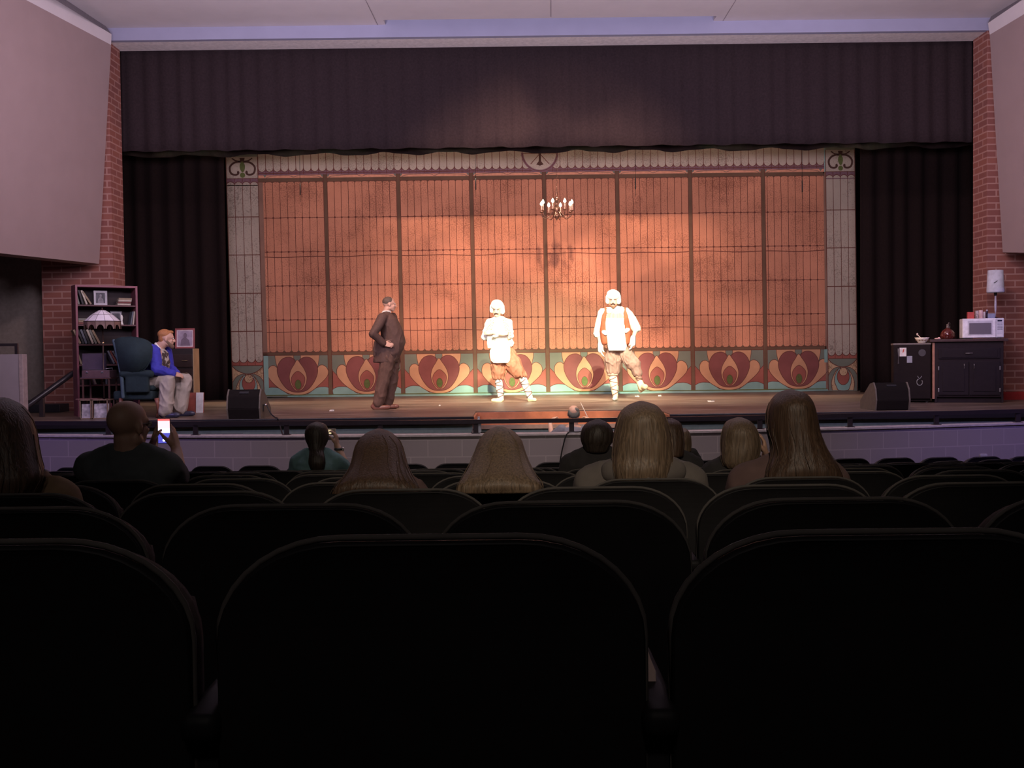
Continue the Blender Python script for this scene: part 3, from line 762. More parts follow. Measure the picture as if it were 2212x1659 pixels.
ORD = ['first', 'second', 'third', 'fourth', 'fifth', 'sixth', 'seventh', 'eighth', 'ninth', 'tenth', 'eleventh', 'twelfth', 'thirteenth', 'fourteenth', 'fifteenth', 'sixteenth', 'seventeenth', 'eighteenth', 'nineteenth', 'twentieth', 'twenty-first', 'twenty-second', 'twenty-third']
ROWN = ['the nearest row', 'the second row from the camera', 'the third row from the camera', 'the fourth row from the camera', 'the fifth row from the camera', 'the sixth row from the camera', 'the seventh row from the camera', 'the seventh row from the pit wall', 'the sixth row from the pit wall', 'the fifth row from the pit wall', 'the fourth row from the pit wall', 'the third row from the pit wall', 'the second row from the pit wall', 'the front row against the pit wall']
PITCHX = 0.56
ROWY = [1.22 + 0.84 * k for k in range(13)]
OFF = [-0.103, 0.10, 0.235, -0.05, -0.13, 0.14, -0.03, 0.02, 0.13, 0.1, -0.12, 0.2, -0.07]
def place_seat(x, y, rz, label, oc=False):
    if not used[oc]: r = seat0[oc]; used[oc] = True
    else:
        r = seat0[oc].copy(); C.objects.link(r)
        for ch in list(seat0[oc].children):
            c = ch.copy(); C.objects.link(c); c.parent = r
    r.location = (x, y, seat_top(y) - 0.86); r.rotation_euler = (0, 0, rz); r['label'] = label
for n_, (Y0, off) in enumerate(zip(ROWY, OFF)):
    row = []
    for k in range(-13, 14):
        x = off + PITCHX * k; y = Y0 + (0.019 * x * x if n_ > 5 else 0)
        px = CX + F * x / y
        if -0.27 * F / y < px < 2212 + 0.27 * F / y: row.append((x, y))
    rowname = ROWN[n_] if n_ < 12 else ROWN[13]
    taken = [min(range(len(row)), key=lambda i: abs(row[i][0] - ox)) for (rn, ox) in OCC if rn == n_]
    for i, (x, y) in enumerate(row):
        place_seat(x, y, math.atan(0.038 * x) if n_ > 5 else 0, f'dark padded auditorium seat in {rowname}, {ORD[i]} from the left', i in taken)
# ------------------------------------------------------------------ people
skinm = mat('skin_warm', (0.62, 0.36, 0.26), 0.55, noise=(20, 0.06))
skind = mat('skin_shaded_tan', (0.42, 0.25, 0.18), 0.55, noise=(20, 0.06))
whitem = mat('white_cotton', (0.86, 0.83, 0.76), 0.9, noise=(25, 0.05), bump=0.2)
eyew = mat('eye_white', (0.75, 0.72, 0.68), 0.3); irism = mat('iris_dark', (0.04, 0.025, 0.02), 0.3)
UP = V((0, 0, 1))
def headshape(bm, c, f, u=UP, s=1.0, chin=1.0, nose=1.0):
    """cranium, jaw, nose, brow, ears; c = centre of the head at eye level"""
    f = V(f).normalized(); sd = f.cross(V(u)).normalized(); u = sd.cross(f); c = V(c)
    R = basis(f, u)
    p = lambda a, b, d: c + (sd * a + f * b + u * d) * s
    ell(bm, p(0, -0.012, 0.028), (0.077 * s, 0.098 * s, 0.085 * s), R, 3)
    ell(bm, p(0, 0.022, -0.042), (0.060 * s, 0.070 * s, 0.070 * s), R, 3)
    caps(bm, p(0, 0.055, -0.092), 0.026 * s * chin, p(0, 0.05, -0.07), 0.04 * s)
    caps(bm, p(-0.045, 0.0, -0.065), 0.03 * s, p(-0.012, 0.058, -0.095), 0.022 * s); caps(bm, p(0.045, 0.0, -0.065), 0.03 * s, p(0.012, 0.058, -0.095), 0.022 * s)
    caps(bm, p(0, 0.090, 0.004), 0.009 * s, p(0, 0.108 * nose, -0.033), 0.014 * s)
    for k in (-1, 1):
        caps(bm, p(k * 0.012, 0.084, 0.022), 0.012 * s, p(k * 0.045, 0.068, 0.020), 0.011 * s)
        ell(bm, p(k * 0.036, 0.062, -0.028), (0.022 * s, 0.022 * s, 0.018 * s), R)
        caps(bm, p(k * 0.012, 0.094, -0.037), 0.008 * s, p(k * 0.004, 0.094, -0.037), 0.008 * s)
        ell(bm, p(k * 0.078, -0.012, -0.012), (0.012 * s, 0.020 * s, 0.034 * s), R)
        caps(bm, p(k * 0.018, 0.082, -0.064), 0.007 * s, p(0, 0.088, -0.064), 0.009 * s)
def eyes(par, c, f, u=UP, s=1.0):
    f = V(f).normalized(); sd = f.cross(V(u)).normalized(); u = sd.cross(f)
    for k in (-1, 1):
        e = V(c) + (sd * k * 0.030 + f * 0.082 + u * 0.004) * s
        ob = sub('eye', par, eyew, lambda bm: ell(bm, e, (0.013 * s, 0.010 * s, 0.008 * s), basis(f, u)), True)
        sub('iris', ob, irism, lambda bm: ell(bm, e + f * 0.008 * s, (0.006 * s, 0.004 * s, 0.006 * s), basis(f, u)), True)
def handshape(bm, w, d, nrm, thumb, curl=0.4, s=1.0, spread=0.06):
    """w wrist, d direction of the fingers, nrm out of the palm, thumb = direction of the thumb side"""
    w = V(w); d = V(d).normalized(); nrm = V(nrm); nrm = (nrm - d * nrm.dot(d)).normalized(); t = V(thumb); t = (t - d * t.dot(d) - nrm * t.dot(nrm)).normalized()
    L = [0.070, 0.078, 0.073, 0.058]
    for i in range(4):
        off = (0.030 - 0.020 * i)
        k = w + d * (0.088 - 0.004 * abs(i - 1)) * s + t * off * s
        caps(bm, w + t * off * 0.6 * s, 0.017 * s, k, 0.0115 * s)
        dir_ = (d + t * (spread * (1.5 - i))).normalized(); p = k
        for j, fr in enumerate((0.45, 0.32, 0.23)):
            a = curl * (0.75 + 0.35 * j); ax = dir_.cross(nrm).normalized()
            dir_ = (Matrix.Rotation(a, 3, ax) @ dir_).normalized()
            q = p + dir_ * L[i] * fr * s
            caps(bm, p, (0.0095 - 0.0008 * j) * s, q, (0.0088 - 0.0010 * j) * s); p = q
    b = w + t * 0.022 * s + d * 0.018 * s
    m1 = b + (t * 0.75 + d * 0.65 + nrm * 0.25).normalized() * 0.042 * s
    m2 = m1 + (t * 0.35 + d * 0.85 + nrm * 0.45).normalized() * 0.032 * s
    m3 = m2 + (d * 0.85 + nrm * 0.5 - t * 0.05).normalized() * 0.024 * s
    caps(bm, b, 0.018 * s, m1, 0.0125 * s); caps(bm, m1, 0.0125 * s, m2, 0.0105 * s); caps(bm, m2, 0.0105 * s, m3, 0.0085 * s)
def torso(bm, pel, che, sh, side, rp=(0.165, 0.115), rw=(0.15, 0.105), rc=(0.175, 0.12), belly=0.0, front=None, g=0.0):
    """loft from the crotch to the shoulders; side = unit vector to one side"""
    pel, che, sh = V(pel), V(che), V(sh); side = V(side).normalized()
    ax = (che - pel).normalized(); fr = V(front).normalized() if front is not None else ax.cross(side).normalized()
    A_ = lambda p, r, o=0.0: (p + fr * o, side * (r[0] + g), fr * (r[1] + g))
    secs = [A_(pel - UP * 0.07, (rp[0] * 0.8, rp[1] * 0.85)), A_(pel, rp), A_(pel.lerp(che, 0.38), rw, belly), A_(pel.lerp(che, 0.7), ((rw[0] + rc[0]) / 2, (rw[1] + rc[1]) / 2), belly * 0.7), A_(che, rc),
            A_(che.lerp(sh, 0.55), (rc[0] * 0.98, rc[1] * 0.88)), A_(sh, (rc[0] * 0.70, rc[1] * 0.55)), A_(sh + (sh - che).normalized() * 0.03, (0.07, 0.06))]
    loft(bm, secs, 24)
def limb(bm, pts, rad, g=0.0):
    for (a, b, ra, rb) in zip(pts, pts[1:], rad, rad[1:]): caps(bm, a, ra + g, b, rb + g)

# ---- 1. man in the dark suit, seen from his right side, leaning back with a hand on his hip
Y = 16.0; k = Y / F
foot = on(831, 878)
Q = lambda x, y, dy=0.0: at(x, y, Y + dy)
p = thing('person', 'man in a dark brown suit standing in profile, hand on hip, watching the two bakers', 'person', (foot.x, Y, ZS))
suit = mat('suit_dark_brown', (0.10, 0.055, 0.042), 0.8, noise=(30, 0.1), bump=0.15); trous = mat('suit_trousers_brown', (0.13, 0.07, 0.048), 0.8, noise=(25, 0.12), bump=0.15)
hf = V((0.93, 0.30, -0.02)); tf = V((0.95, 0.25, 0)); side = tf.cross(UP)
hc = Q(841, 657)
neck = Q(834, 676); che = Q(841, 700, 0.0); pel = Q(843, 768)
shN, shF = Q(826, 686, -0.19), Q(848, 686, 0.19)
elN, wrN = Q(806, 721, -0.36), Q(829, 743, -0.24)
elF, wrF = Q(845, 722, 0.30), Q(858, 747, 0.20)
hipN, hipF = Q(838, 772, -0.09), Q(848, 772, 0.09)
knN, knF = Q(829, 820, -0.10), Q(846, 820, 0.08)
anN, anF = Q(817, 866, -0.12), Q(837, 866, 0.10)
bm = B()
headshape(bm, hc, hf, V((-0.10, 0, 1)), 1.0); caps(bm, hc - UP * 0.07 - hf * 0.03, 0.058, neck, 0.064)
torso(bm, pel, che, Q(836, 683), side, (0.16, 0.13), (0.16, 0.15), (0.17, 0.14), 0.04, tf)
limb(bm, [shN, elN, wrN], [0.055, 0.042, 0.028]); limb(bm, [shF, elF, wrF], [0.055, 0.042, 0.028])
handshape(bm, wrN, V((0.95, -0.1, -0.15)), V((0, 1, -0.3)), V((0, -0.3, 1)), 0.25); handshape(bm, wrF, V((0.6, -0.5, -0.5)), V((-0.4, -0.6, 0)), V((0, -0.3, 1)), 0.4)
limb(bm, [hipN, knN, anN], [0.09, 0.062, 0.040]); limb(bm, [hipF, knF, anF], [0.09, 0.062, 0.040])
body = blob('body', bm, skinm, p, 0.0085)
eyes(p, hc, hf, V((-0.10, 0, 1)))
bm = B(); torso(bm, pel + UP * 0.02, che, Q(838, 682), side, (0.20, 0.17), (0.20, 0.19), (0.195, 0.165), 0.055, tf)
limb(bm, [shN, elN, wrN + (elN - wrN).normalized() * 0.02], [0.078, 0.064, 0.050]); limb(bm, [shF, elF, wrF + (elF - wrF).normalized() * 0.02], [0.078, 0.064, 0.050])
# skirt of the jacket flaring at the back
loft(bm, [(Q(842, 735), side * 0.205, tf * 0.20), (Q(837, 760), side * 0.215, tf * 0.205), (Q(833, 782), side * 0.215, tf * 0.195)], 24, 0.05)
caps(bm, Q(815, 742, -0.08), 0.06, Q(811, 766, -0.08), 0.035)
caps(bm, Q(835, 684, -0.04), 0.085, Q(828, 688, -0.16), 0.082); caps(bm, Q(836, 684, 0.04), 0.085, Q(846, 688, 0.16), 0.082)
jk = wrinkle(blob('jacket', bm, suit, p, 0.0085, 2))
bm = B(); torso(bm, pel + UP * 0.0, pel + UP * 0.15, pel + UP * 0.22, side, (0.18, 0.15), (0.18, 0.16), (0.17, 0.15), 0.02, tf)
limb(bm, [hipN, knN, anN - UP * 0.02], [0.125, 0.098, 0.085]); limb(bm, [hipF, knF, anF - UP * 0.02], [0.125, 0.098, 0.085])
wrinkle(blob('trousers', bm, trous, p, 0.0085, 2), 0.014, 8)
bm = B(); loft(bm, [(Q(834, 677), side * 0.075, tf * 0.078), (Q(836, 671), side * 0.066, tf * 0.068)], 20, 0.02); blob('shirt_collar', bm, whitem, p, 0.006, 1)
shoeb = mat('shoe_brown_leather', (0.22, 0.09, 0.06), 0.35)
def shoe(par, ank, toe, m, s=1.0, heelc=0.03, name='shoe'):
    d = V((toe - ank).x, ) if False else V((toe.x - ank.x, toe.y - ank.y, 0)); L = d.length; d = (toe - ank); d.z = 0; d.normalize()
    z0 = min(ank.z, toe.z)
    bm = B()
    caps(bm, ank - d * 0.03 * s, 0.042 * s, ank + d * 0.05 * s - UP * 0.01, 0.045 * s); caps(bm, ank - UP * 0.02, 0.045 * s, toe - d * 0.045 * s, 0.036 * s)
    caps(bm, toe - d * 0.06 * s, 0.040 * s, toe - d * 0.03 * s, 0.030 * s); caps(bm, ank + UP * 0.01, 0.045 * s, ank + UP * 0.05, 0.042 * s)
    return blob(name, bm, m, par, 0.008, 2)
shoe(p, V((anN.x - 0.05, anN.y, ZS + 0.048)), V((anN.x + 0.20, anN.y - 0.02, ZS + 0.038)), shoeb)
shoe(p, V((anF.x - 0.06, anF.y, ZS + 0.048)), V((anF.x + 0.19, anF.y - 0.04, ZS + 0.038)), shoeb)
hairb = mat('hair_dark_brown', (0.11, 0.075, 0.055), 0.7, noise=(60, 0.15), bump=0.15)
bm = B(); R = basis(hf, V((-0.10, 0, 1))); cc = hc
ell(bm, cc + UP * 0.038 - hf * 0.020, (0.0795, 0.092, 0.080), R, 3)
blob('hair', bm, hairb, p, 0.008, 2)

# ---- 2 and 3. the two bakers
def headcloth(par, c, f, lean, s=1.0, both=True):
    """puffy white baker's cap pulled low at the side"""
    sd = V(f).cross(UP).normalized()
    bm = B(); R = basis(f)
    ell(bm, c + UP * 0.085, (0.106 * s, 0.120 * s, 0.075 * s), R, 3)
    ell(bm, c + UP * 0.125 - V(f) * 0.03 , (0.10 * s, 0.11 * s, 0.07 * s), R, 3)
    ell(bm, c + UP * 0.10 + lean * 0.03, (0.092 * s, 0.105 * s, 0.072 * s), R, 3)
    caps(bm, c + UP * 0.07 + lean * 0.078 - V(f) * 0.02, 0.058 * s, c + UP * -0.02 + lean * 0.096 - V(f) * 0.03, 0.046 * s)
    if both: caps(bm, c + UP * 0.07 - lean * 0.072 - V(f) * 0.02, 0.055 * s, c + UP * 0.0 - lean * 0.090 - V(f) * 0.03, 0.040 * s)
    else: caps(bm, c + UP * 0.08 - lean * 0.06 - V(f) * 0.02, 0.055 * s, c + UP * 0.045 - lean * 0.075 - V(f) * 0.02, 0.035 * s)
    ell(bm, c + UP * 0.05 - V(f) * 0.055, (0.092 * s, 0.07 * s, 0.09 * s), R, 3)
    loft(bm, [(c + UP * 0.045, sd * 0.088 * s, V(f) * 0.108 * s), (c + UP * 0.085, sd * 0.092 * s, V(f) * 0.112 * s)], 24, 0.1)
    return blob('baker_cap', bm, whitem, par, 0.009, 2)
mous = mat('moustache_dark', (0.05, 0.025, 0.02), 0.8)
def moustache(par, c, f, s=1.0):
    sd = V(f).cross(UP).normalized(); f = V(f).normalized()
    def g(bm):
        for k in (-1, 1):
            caps(bm, c + f * 0.103 * s - UP * 0.051 * s, 0.012, c + f * 0.088 * s + sd * k * 0.036 * s - UP * 0.060 * s, 0.008)
    sub('moustache', par, mous, g, True)
def brows(par, c, f):
    sd = V(f).cross(UP).normalized(); f = V(f).normalized()
    for k in (-1, 1):
        sub('eyebrow', par, mous, lambda bm: caps(bm, c + f * 0.094 + sd * k * 0.014 + UP * 0.022, 0.005, c + f * 0.082 + sd * k * 0.046 + UP * 0.026, 0.004), True)
def ribbed_sock(par, kn, an, m1, m2, r0=0.06, r1=0.047):
    bm = B(); limb(bm, [kn, kn.lerp(an, 0.4), an], [r0, r0 * 1.02, r1]); sk = blob('sock', bm, m1, par, 0.008, 2)
    ax = (an - kn).normalized(); a = ax.cross(V((0, 1, 0))).normalized(); b = ax.cross(a)
    for sg in (1, -1):
        n = 40; pts = []
        for i in range(n + 1):
            t = 0.06 + 0.88 * i / n; r_ = (r0 + (r1 - r0) * t) + 0.004; th = sg * t * 2.6 * 2 * PI
            pts.append(kn.lerp(an, t) + (a * math.cos(th) + b * math.sin(th)) * r_)
        sub('cross_lace', sk, m2, lambda bm: tube(bm, pts, 0.007, 6), True)
lacem = mat('brown_lacing', (0.20, 0.10, 0.07), 0.8)
palesh = mat('pale_leather_slipper', (0.72, 0.60, 0.36), 0.7)
# baker with folded arms
Y = 17.9
Q = lambda x, y, dy=0.0: at(x, y, Y + dy)
f0 = on(1105, 866)
p = thing('person', 'shorter baker in white apron and rust breeches, arms folded, legs apart, on the stage', 'person', (Q(1105, 868).x, Y, ZS))
hf = V((-0.12, -1, -0.06)); tf = V((-0.25, -1, 0)).normalized(); side = tf.cross(UP)
hc = Q(1073, 671, -0.03); neck = Q(1077, 690); che = Q(1078, 707); pel = Q(1082, 757)
sL, sR = Q(1058, 697), Q(1098, 698)                     # image left / right
eL, wL = Q(1048, 727, -0.05), Q(1082, 722, -0.26)
eR, wR = Q(1101, 726, -0.05), Q(1062, 719, -0.27)
hL, hR = Q(1076, 765), Q(1093, 764, 0.02)
kL, kR = Q(1077, 815, -0.06), Q(1121, 808, -0.05)
aL, aR = Q(1082, 860, 0.0), Q(1145, 858, 0.04)
bm = B(); headshape(bm, hc, hf, UP, 0.92); caps(bm, hc - UP * 0.07 + V((0, 0.03, 0)), 0.052, neck, 0.058)
torso(bm, pel, che, Q(1078, 692), side, (0.145, 0.11), (0.135, 0.11), (0.155, 0.12), 0.01, tf)
limb(bm, [sL, eL, wL], [0.05, 0.038, 0.026]); limb(bm, [sR, eR, wR], [0.05, 0.038, 0.026])
handshape(bm, wL, V((0.8, 0.1, 0.15)), V((0, 1, 0)), V((0, 0, 1)), 0.3, 0.95); handshape(bm, wR, V((-0.9, 0.1, 0.05)), V((0, 1, 0)), V((0, 0, 1)), 0.3, 0.95)
limb(bm, [hL, kL, aL], [0.08, 0.055, 0.036]); limb(bm, [hR, kR, aR], [0.08, 0.055, 0.036])
blob('body', bm, skinm, p, 0.0085); eyes(p, hc, hf, s=0.92); moustache(p, hc, hf, 0.92); brows(p, hc, hf)
headcloth(p, hc, V((-0.12, -1, 0)).normalized(), V((1, 0, 0)), 1.0)
bm = B(); torso(bm, pel + UP * 0.08, che, Q(1078, 693), side, (0.17, 0.14), (0.165, 0.145), (0.175, 0.145), 0.02, tf)
limb(bm, [sL, eL, eL.lerp(wL, 0.7)], [0.075, 0.068, 0.050]); limb(bm, [sR, eR, eR.lerp(wR, 0.7)], [0.075, 0.068, 0.050])
caps(bm, Q(1075, 691), 0.075, Q(1061, 697), 0.07); caps(bm, Q(1079, 691), 0.075, Q(1095, 697), 0.07)
wrinkle(blob('shirt', bm, whitem, p, 0.009, 2), 0.012, 9)
# knitted vest panels, left open over the shirt
def checkm():
    m = bpy.data.materials.new('checked_knit'); m.use_nodes = True; nt = m.node_tree; b = nt.nodes['Principled BSDF']; b.inputs['Roughness'].default_value = 0.9
    tc = nt.nodes.new('ShaderNodeTexCoord'); ck = nt.nodes.new('ShaderNodeTexChecker'); ck.inputs['Scale'].default_value = 45
    ck.inputs['Color1'].default_value = (0.75, 0.66, 0.5, 1); ck.inputs['Color2'].default_value = (0.28, 0.17, 0.12, 1)
    nt.links.new(tc.outputs['Object'], ck.inputs['Vector']); nt.links.new(ck.outputs['Color'], b.inputs['Base Color']); return m
ckm = checkm()
bm = B()
for (xa, ya, xb, yb, xc, yc) in ((1063, 695, 1056, 712, 1056, 728), (1090, 694, 1096, 712, 1099, 728)):
    limb(bm, [Q(xa, ya, -0.09), Q(xb, yb, -0.115), Q(xc, yc, -0.10)], [0.045, 0.052, 0.055])
    limb(bm, [Q(xb, yb, 0.02), Q(xc, yc, 0.02)], [0.075, 0.085])
blob('knit_vest', bm, ckm, p, 0.009, 2)
bm = B(); loft(bm, [(Q(1081, 741), side * 0.185, tf * 0.165), (Q(1081, 732), side * 0.18, tf * 0.16)], 24, 0.05)
blob('sash', bm, mat('straw_yellow_cloth', (0.62, 0.52, 0.24), 0.8, noise=(40, 0.3)), p, 0.008, 1)
# apron: a soft sheet hanging from the waist
def cloth_panel(name, par, rows, m, th=0.010, wav_=0.006, nz_=3.0):
    """rows = [(y px, x0, x1, bulge towards the house in m)]"""
    bm = B(); g = []; n = 14
    for j, (y_, x0, x1, bu, base) in enumerate(rows):
        g.append([bm.verts.new(Q(x0 + (x1 - x0) * i / n, y_, base - bu * math.sin(PI * i / n) + wav_ * math.sin(i * nz_ + j * 0.7))) for i in range(n + 1)])
    for a, b in zip(g, g[1:]):
        for i in range(n): f = bm.faces.new((a[i], a[i + 1], b[i + 1], b[i])); f.smooth = True
    bmesh.ops.solidify(bm, geom=bm.faces[:], thickness=th)
    return link(name, bm, m, par, True)
cloth_panel('apron', p, [(736, 1063, 1100, 0.10, -0.14), (745, 1061, 1102, 0.11, -0.14), (758, 1058, 1102, 0.11, -0.15), (772, 1059, 1102, 0.10, -0.17), (779, 1061, 1101, 0.09, -0.17), (784, 1066, 1096, 0.08, -0.17)], whitem)
cloth_panel('hand_towel', p, [(727, 1053, 1062, 0.01, -0.22), (740, 1052, 1062, 0.015, -0.22), (752, 1054, 1061, 0.01, -0.21)], whitem)
bm = B(); caps(bm, Q(1101, 736, -0.05), 0.05, Q(1104, 744, -0.06), 0.045); caps(bm, Q(1100, 732, -0.05), 0.045, Q(1107, 741, -0.05), 0.03); blob('shirt_tail', bm, whitem, p, 0.009, 2)
rust = mat('rust_breeches', (0.32, 0.11, 0.06), 0.85, noise=(14, 0.18), bump=0.3)
bm = B(); torso(bm, pel, pel + UP * 0.12, pel + UP * 0.17, side, (0.18, 0.15), (0.17, 0.15), (0.16, 0.14), 0.0, tf)
limb(bm, [hL, hL.lerp(kL, 0.6), Q(1077, 809, -0.05)], [0.11, 0.13, 0.112]); limb(bm, [Q(1096, 766), Q(1108, 788, -0.03), Q(1118, 803, -0.05)], [0.135, 0.155, 0.125])
for q_ in range(9):
    a_ = q_ * 0.7; caps(bm, Q(1077, 818, -0.05) + V((0.085 * math.cos(a_), 0.085 * math.sin(a_), 0)), 0.022, hL.lerp(kL, 0.5) + V((0.12 * math.cos(a_), 0.12 * math.sin(a_), 0)), 0.018); caps(bm, Q(1125, 812, -0.05) + V((0.085 * math.cos(a_), 0.085 * math.sin(a_), 0)), 0.022, Q(1107, 785, -0.03) + V((0.145 * math.cos(a_), 0.145 * math.sin(a_), 0)), 0.018)
caps(bm, Q(1110, 760, 0.0), 0.03, Q(1102, 752, 0.0), 0.06)
wrinkle(blob('breeches', bm, rust, p, 0.009, 2), 0.016, 9)
ribbed_sock(p, Q(1077, 820, -0.05), aL, whitem, lacem, 0.066, 0.05); ribbed_sock(p, Q(1129, 816, -0.04), aR, whitem, lacem, 0.066, 0.05)
shoe(p, V((aL.x - 0.01, aL.y, ZS + 0.045)), V((Q(1061, 869).x, aL.y - 0.06, ZS + 0.034)), palesh, 0.95); shoe(p, V((aR.x, aR.y, ZS + 0.045)), V((Q(1158, 867).x, aR.y - 0.14, ZS + 0.034)), palesh, 0.95)

# baker kicking his leg out
p = thing('person', 'taller moustached baker with bibbed white apron kicking one leg out sideways', 'person', (Q(1327, 868).x, Y, ZS))
Q = lambda x, y, dy=0.0: at(x, y, Y + dy)
hf = V((-0.10, -1, -0.02)); tf = V((0.05, -1, 0)).normalized(); side = tf.cross(UP)
hc = Q(1324, 650, -0.03); neck = Q(1327, 668); che = Q(1328, 692); pel = Q(1334, 752)
sL, sR = Q(1303, 677), Q(1352, 676); eL, wL = Q(1293, 716, 0.02), Q(1297, 747, -0.06); eR, wR = Q(1374, 709, 0.02), Q(1367, 733, -0.12)
hL, hR = Q(1325, 759), Q(1344, 758); kL, kR = Q(1322, 808, -0.03), Q(1373, 790, -0.16); aL, aR = Q(1329, 855), Q(1382, 824, -0.22)
bm = B(); headshape(bm, hc, hf, UP, 0.98); caps(bm, hc - UP * 0.07 + V((0, 0.03, 0)), 0.062, neck, 0.068)
torso(bm, pel, che, Q(1328, 671), side, (0.17, 0.13), (0.175, 0.14), (0.19, 0.14), 0.03, tf)
limb(bm, [sL, eL, wL], [0.06, 0.046, 0.031]); limb(bm, [sR, eR, wR], [0.06, 0.046, 0.031])
limb(bm, [hL, kL, aL], [0.095, 0.062, 0.040]); limb(bm, [hR, kR, aR], [0.095, 0.062, 0.040])
handshape(bm, wL, V((0.05, -0.1, -1)), V((1, 0, 0)), V((0, -1, 0)), 0.25); handshape(bm, wR, V((-0.1, -0.1, -1)), V((-1, 0.2, 0)), V((0, -1, 0)), 0.35)
blob('body', bm, skinm, p, 0.0085); eyes(p, hc, hf, s=0.98); moustache(p, hc, hf); brows(p, hc, hf)
bm = B(); limb(bm, [hc - UP * 0.07 + V((-0.055, -0.02, 0)), hc - UP * 0.108 + V((0, -0.07, 0)), hc - UP * 0.07 + V((0.055, -0.02, 0))], [0.022, 0.03, 0.022]); blob('beard', bm, mat('beard_brown', (0.20, 0.09, 0.05), 0.8), p, 0.008, 1)
headcloth(p, hc, V((-0.10, -1, 0)).normalized(), V((1, 0, 0.1)), 1.08)
shirtc = mat('cream_shirt_cotton', (0.66, 0.58, 0.47), 0.9, noise=(25, 0.08), bump=0.2)
bm = B(); torso(bm, pel + UP * 0.06, che, Q(1328, 673), side, (0.185, 0.155), (0.20, 0.165), (0.205, 0.16), 0.03, tf)
limb(bm, [sL, eL.lerp(sL, 0.4), sL.lerp(eL, 1.12)], [0.09, 0.085, 0.08]); limb(bm, [sR, sR.lerp(eR, 0.6), eR], [0.09, 0.10, 0.085]); caps(bm, eL.lerp(wL, 0.15), 0.075, eL.lerp(wL, 0.22), 0.072)
for s_ in (-1, 1): caps(bm, Q(1328 + s_ * 5, 671, -0.11), 0.018, Q(1328 + s_ * 13, 675, -0.13), 0.02); caps(bm, Q(1328 + s_ * 9, 665, -0.05), 0.022, Q(1328 + s_ * 13, 675, -0.12), 0.018)
caps(bm, Q(1326, 670), 0.085, Q(1306, 676), 0.08); caps(bm, Q(1330, 670), 0.085, Q(1350, 675), 0.085)
wrinkle(blob('shirt', bm, shirtc, p, 0.009, 2), 0.012, 9)
orng = mat('rust_orange_waistcoat', (0.26, 0.055, 0.02), 0.85, noise=(20, 0.15))
bm = B()
for xs in ((1308, 1304, 1303, 1306), (1349, 1353, 1356, 1352)):
    limb(bm, [Q(xs[0], 668, -0.03), Q(xs[1], 690, -0.12), Q(xs[2], 715, -0.10), Q(xs[3], 738, -0.10)], [0.035, 0.045, 0.065, 0.065])
    limb(bm, [Q(xs[1], 690, 0.05), Q(xs[2], 720, 0.05)], [0.07, 0.09])
blob('waistcoat', bm, orng, p, 0.009, 2)
def stripem():
    m = bpy.data.materials.new('striped_bib_cloth'); m.use_nodes = True; nt = m.node_tree; b = nt.nodes['Principled BSDF']; b.inputs['Roughness'].default_value = 0.9
    tc = nt.nodes.new('ShaderNodeTexCoord'); wv = nt.nodes.new('ShaderNodeTexWave'); wv.inputs['Scale'].default_value = 14; rp = nt.nodes.new('ShaderNodeValToRGB')
    rp.color_ramp.elements[0].position = 0.25; rp.color_ramp.elements[0].color = (0.30, 0.26, 0.20, 1); rp.color_ramp.elements[1].position = 0.45; rp.color_ramp.elements[1].color = (0.80, 0.70, 0.48, 1)
    nt.links.new(tc.outputs['Object'], wv.inputs['Vector']); nt.links.new(wv.outputs['Fac'], rp.inputs[0]); nt.links.new(rp.outputs[0], b.inputs['Base Color']); return m
cloth_panel('apron_bib', p, [(677, 1314, 1342, 0.06, -0.135), (684, 1309, 1347, 0.09, -0.12), (690, 1308, 1349, 0.10, -0.12)], stripem(), 0.008)
cloth_panel('apron', p, [(687, 1309, 1348, 0.10, -0.13), (697, 1307, 1348, 0.115, -0.15), (715, 1309, 1349, 0.13, -0.16), (735, 1312, 1352, 0.13, -0.16), (748, 1313, 1354, 0.12, -0.16), (757, 1315, 1351, 0.11, -0.16)], whitem, 0.012, 0.010, 2.1)
bm = B()
for (x, y) in ((1304, 717), (1356, 712)): caps(bm, Q(x, y, -0.14), 0.04, Q(x + (4 if x < 1330 else -4), y + 3, -0.17), 0.04)
blob('apron_bow', bm, whitem, p, 0.008, 1)
brn = mat('brown_breeches', (0.24, 0.13, 0.10), 0.85, noise=(14, 0.2), bump=0.3)
bm = B(); torso(bm, pel, pel + UP * 0.1, pel + UP * 0.14, side, (0.19, 0.15), (0.185, 0.16), (0.18, 0.15), 0.0, tf)
limb(bm, [hL, Q(1324, 780, -0.02), Q(1325, 799, -0.03)], [0.12, 0.15, 0.115]); limb(bm, [hR, Q(1358, 774, -0.08), Q(1370, 789, -0.15)], [0.13, 0.135, 0.115]); caps(bm, Q(1371, 790, -0.15), 0.105, Q(1377, 806, -0.18), 0.078)
for q_ in range(9):
    a_ = q_ * 0.7; caps(bm, Q(1324, 806, -0.03) + V((0.09 * math.cos(a_), 0.09 * math.sin(a_), 0)), 0.02, Q(1324, 775, -0.02) + V((0.14 * math.cos(a_), 0.14 * math.sin(a_), 0)), 0.018)
wrinkle(blob('breeches', bm, brn, p, 0.009, 2), 0.016, 9)
bm = B(); loft(bm, [(Q(1324, 811, -0.03), side * 0.10, tf * 0.095), (Q(1324, 806, -0.03), side * 0.105, tf * 0.10)], 20, 0.2); blob('breeches_cuff', bm, mat('pink_brown_cuff', (0.45, 0.26, 0.20), 0.85), p, 0.009, 1)
ribbed_sock(p, Q(1324, 812, -0.03), aL, mat('cream_stocking', (0.68, 0.55, 0.40), 0.9), lacem, 0.072, 0.05)
ribbed_sock(p, Q(1377, 806, -0.18), aR, mat('brown_stocking', (0.30, 0.18, 0.13), 0.9), lacem, 0.055, 0.045)
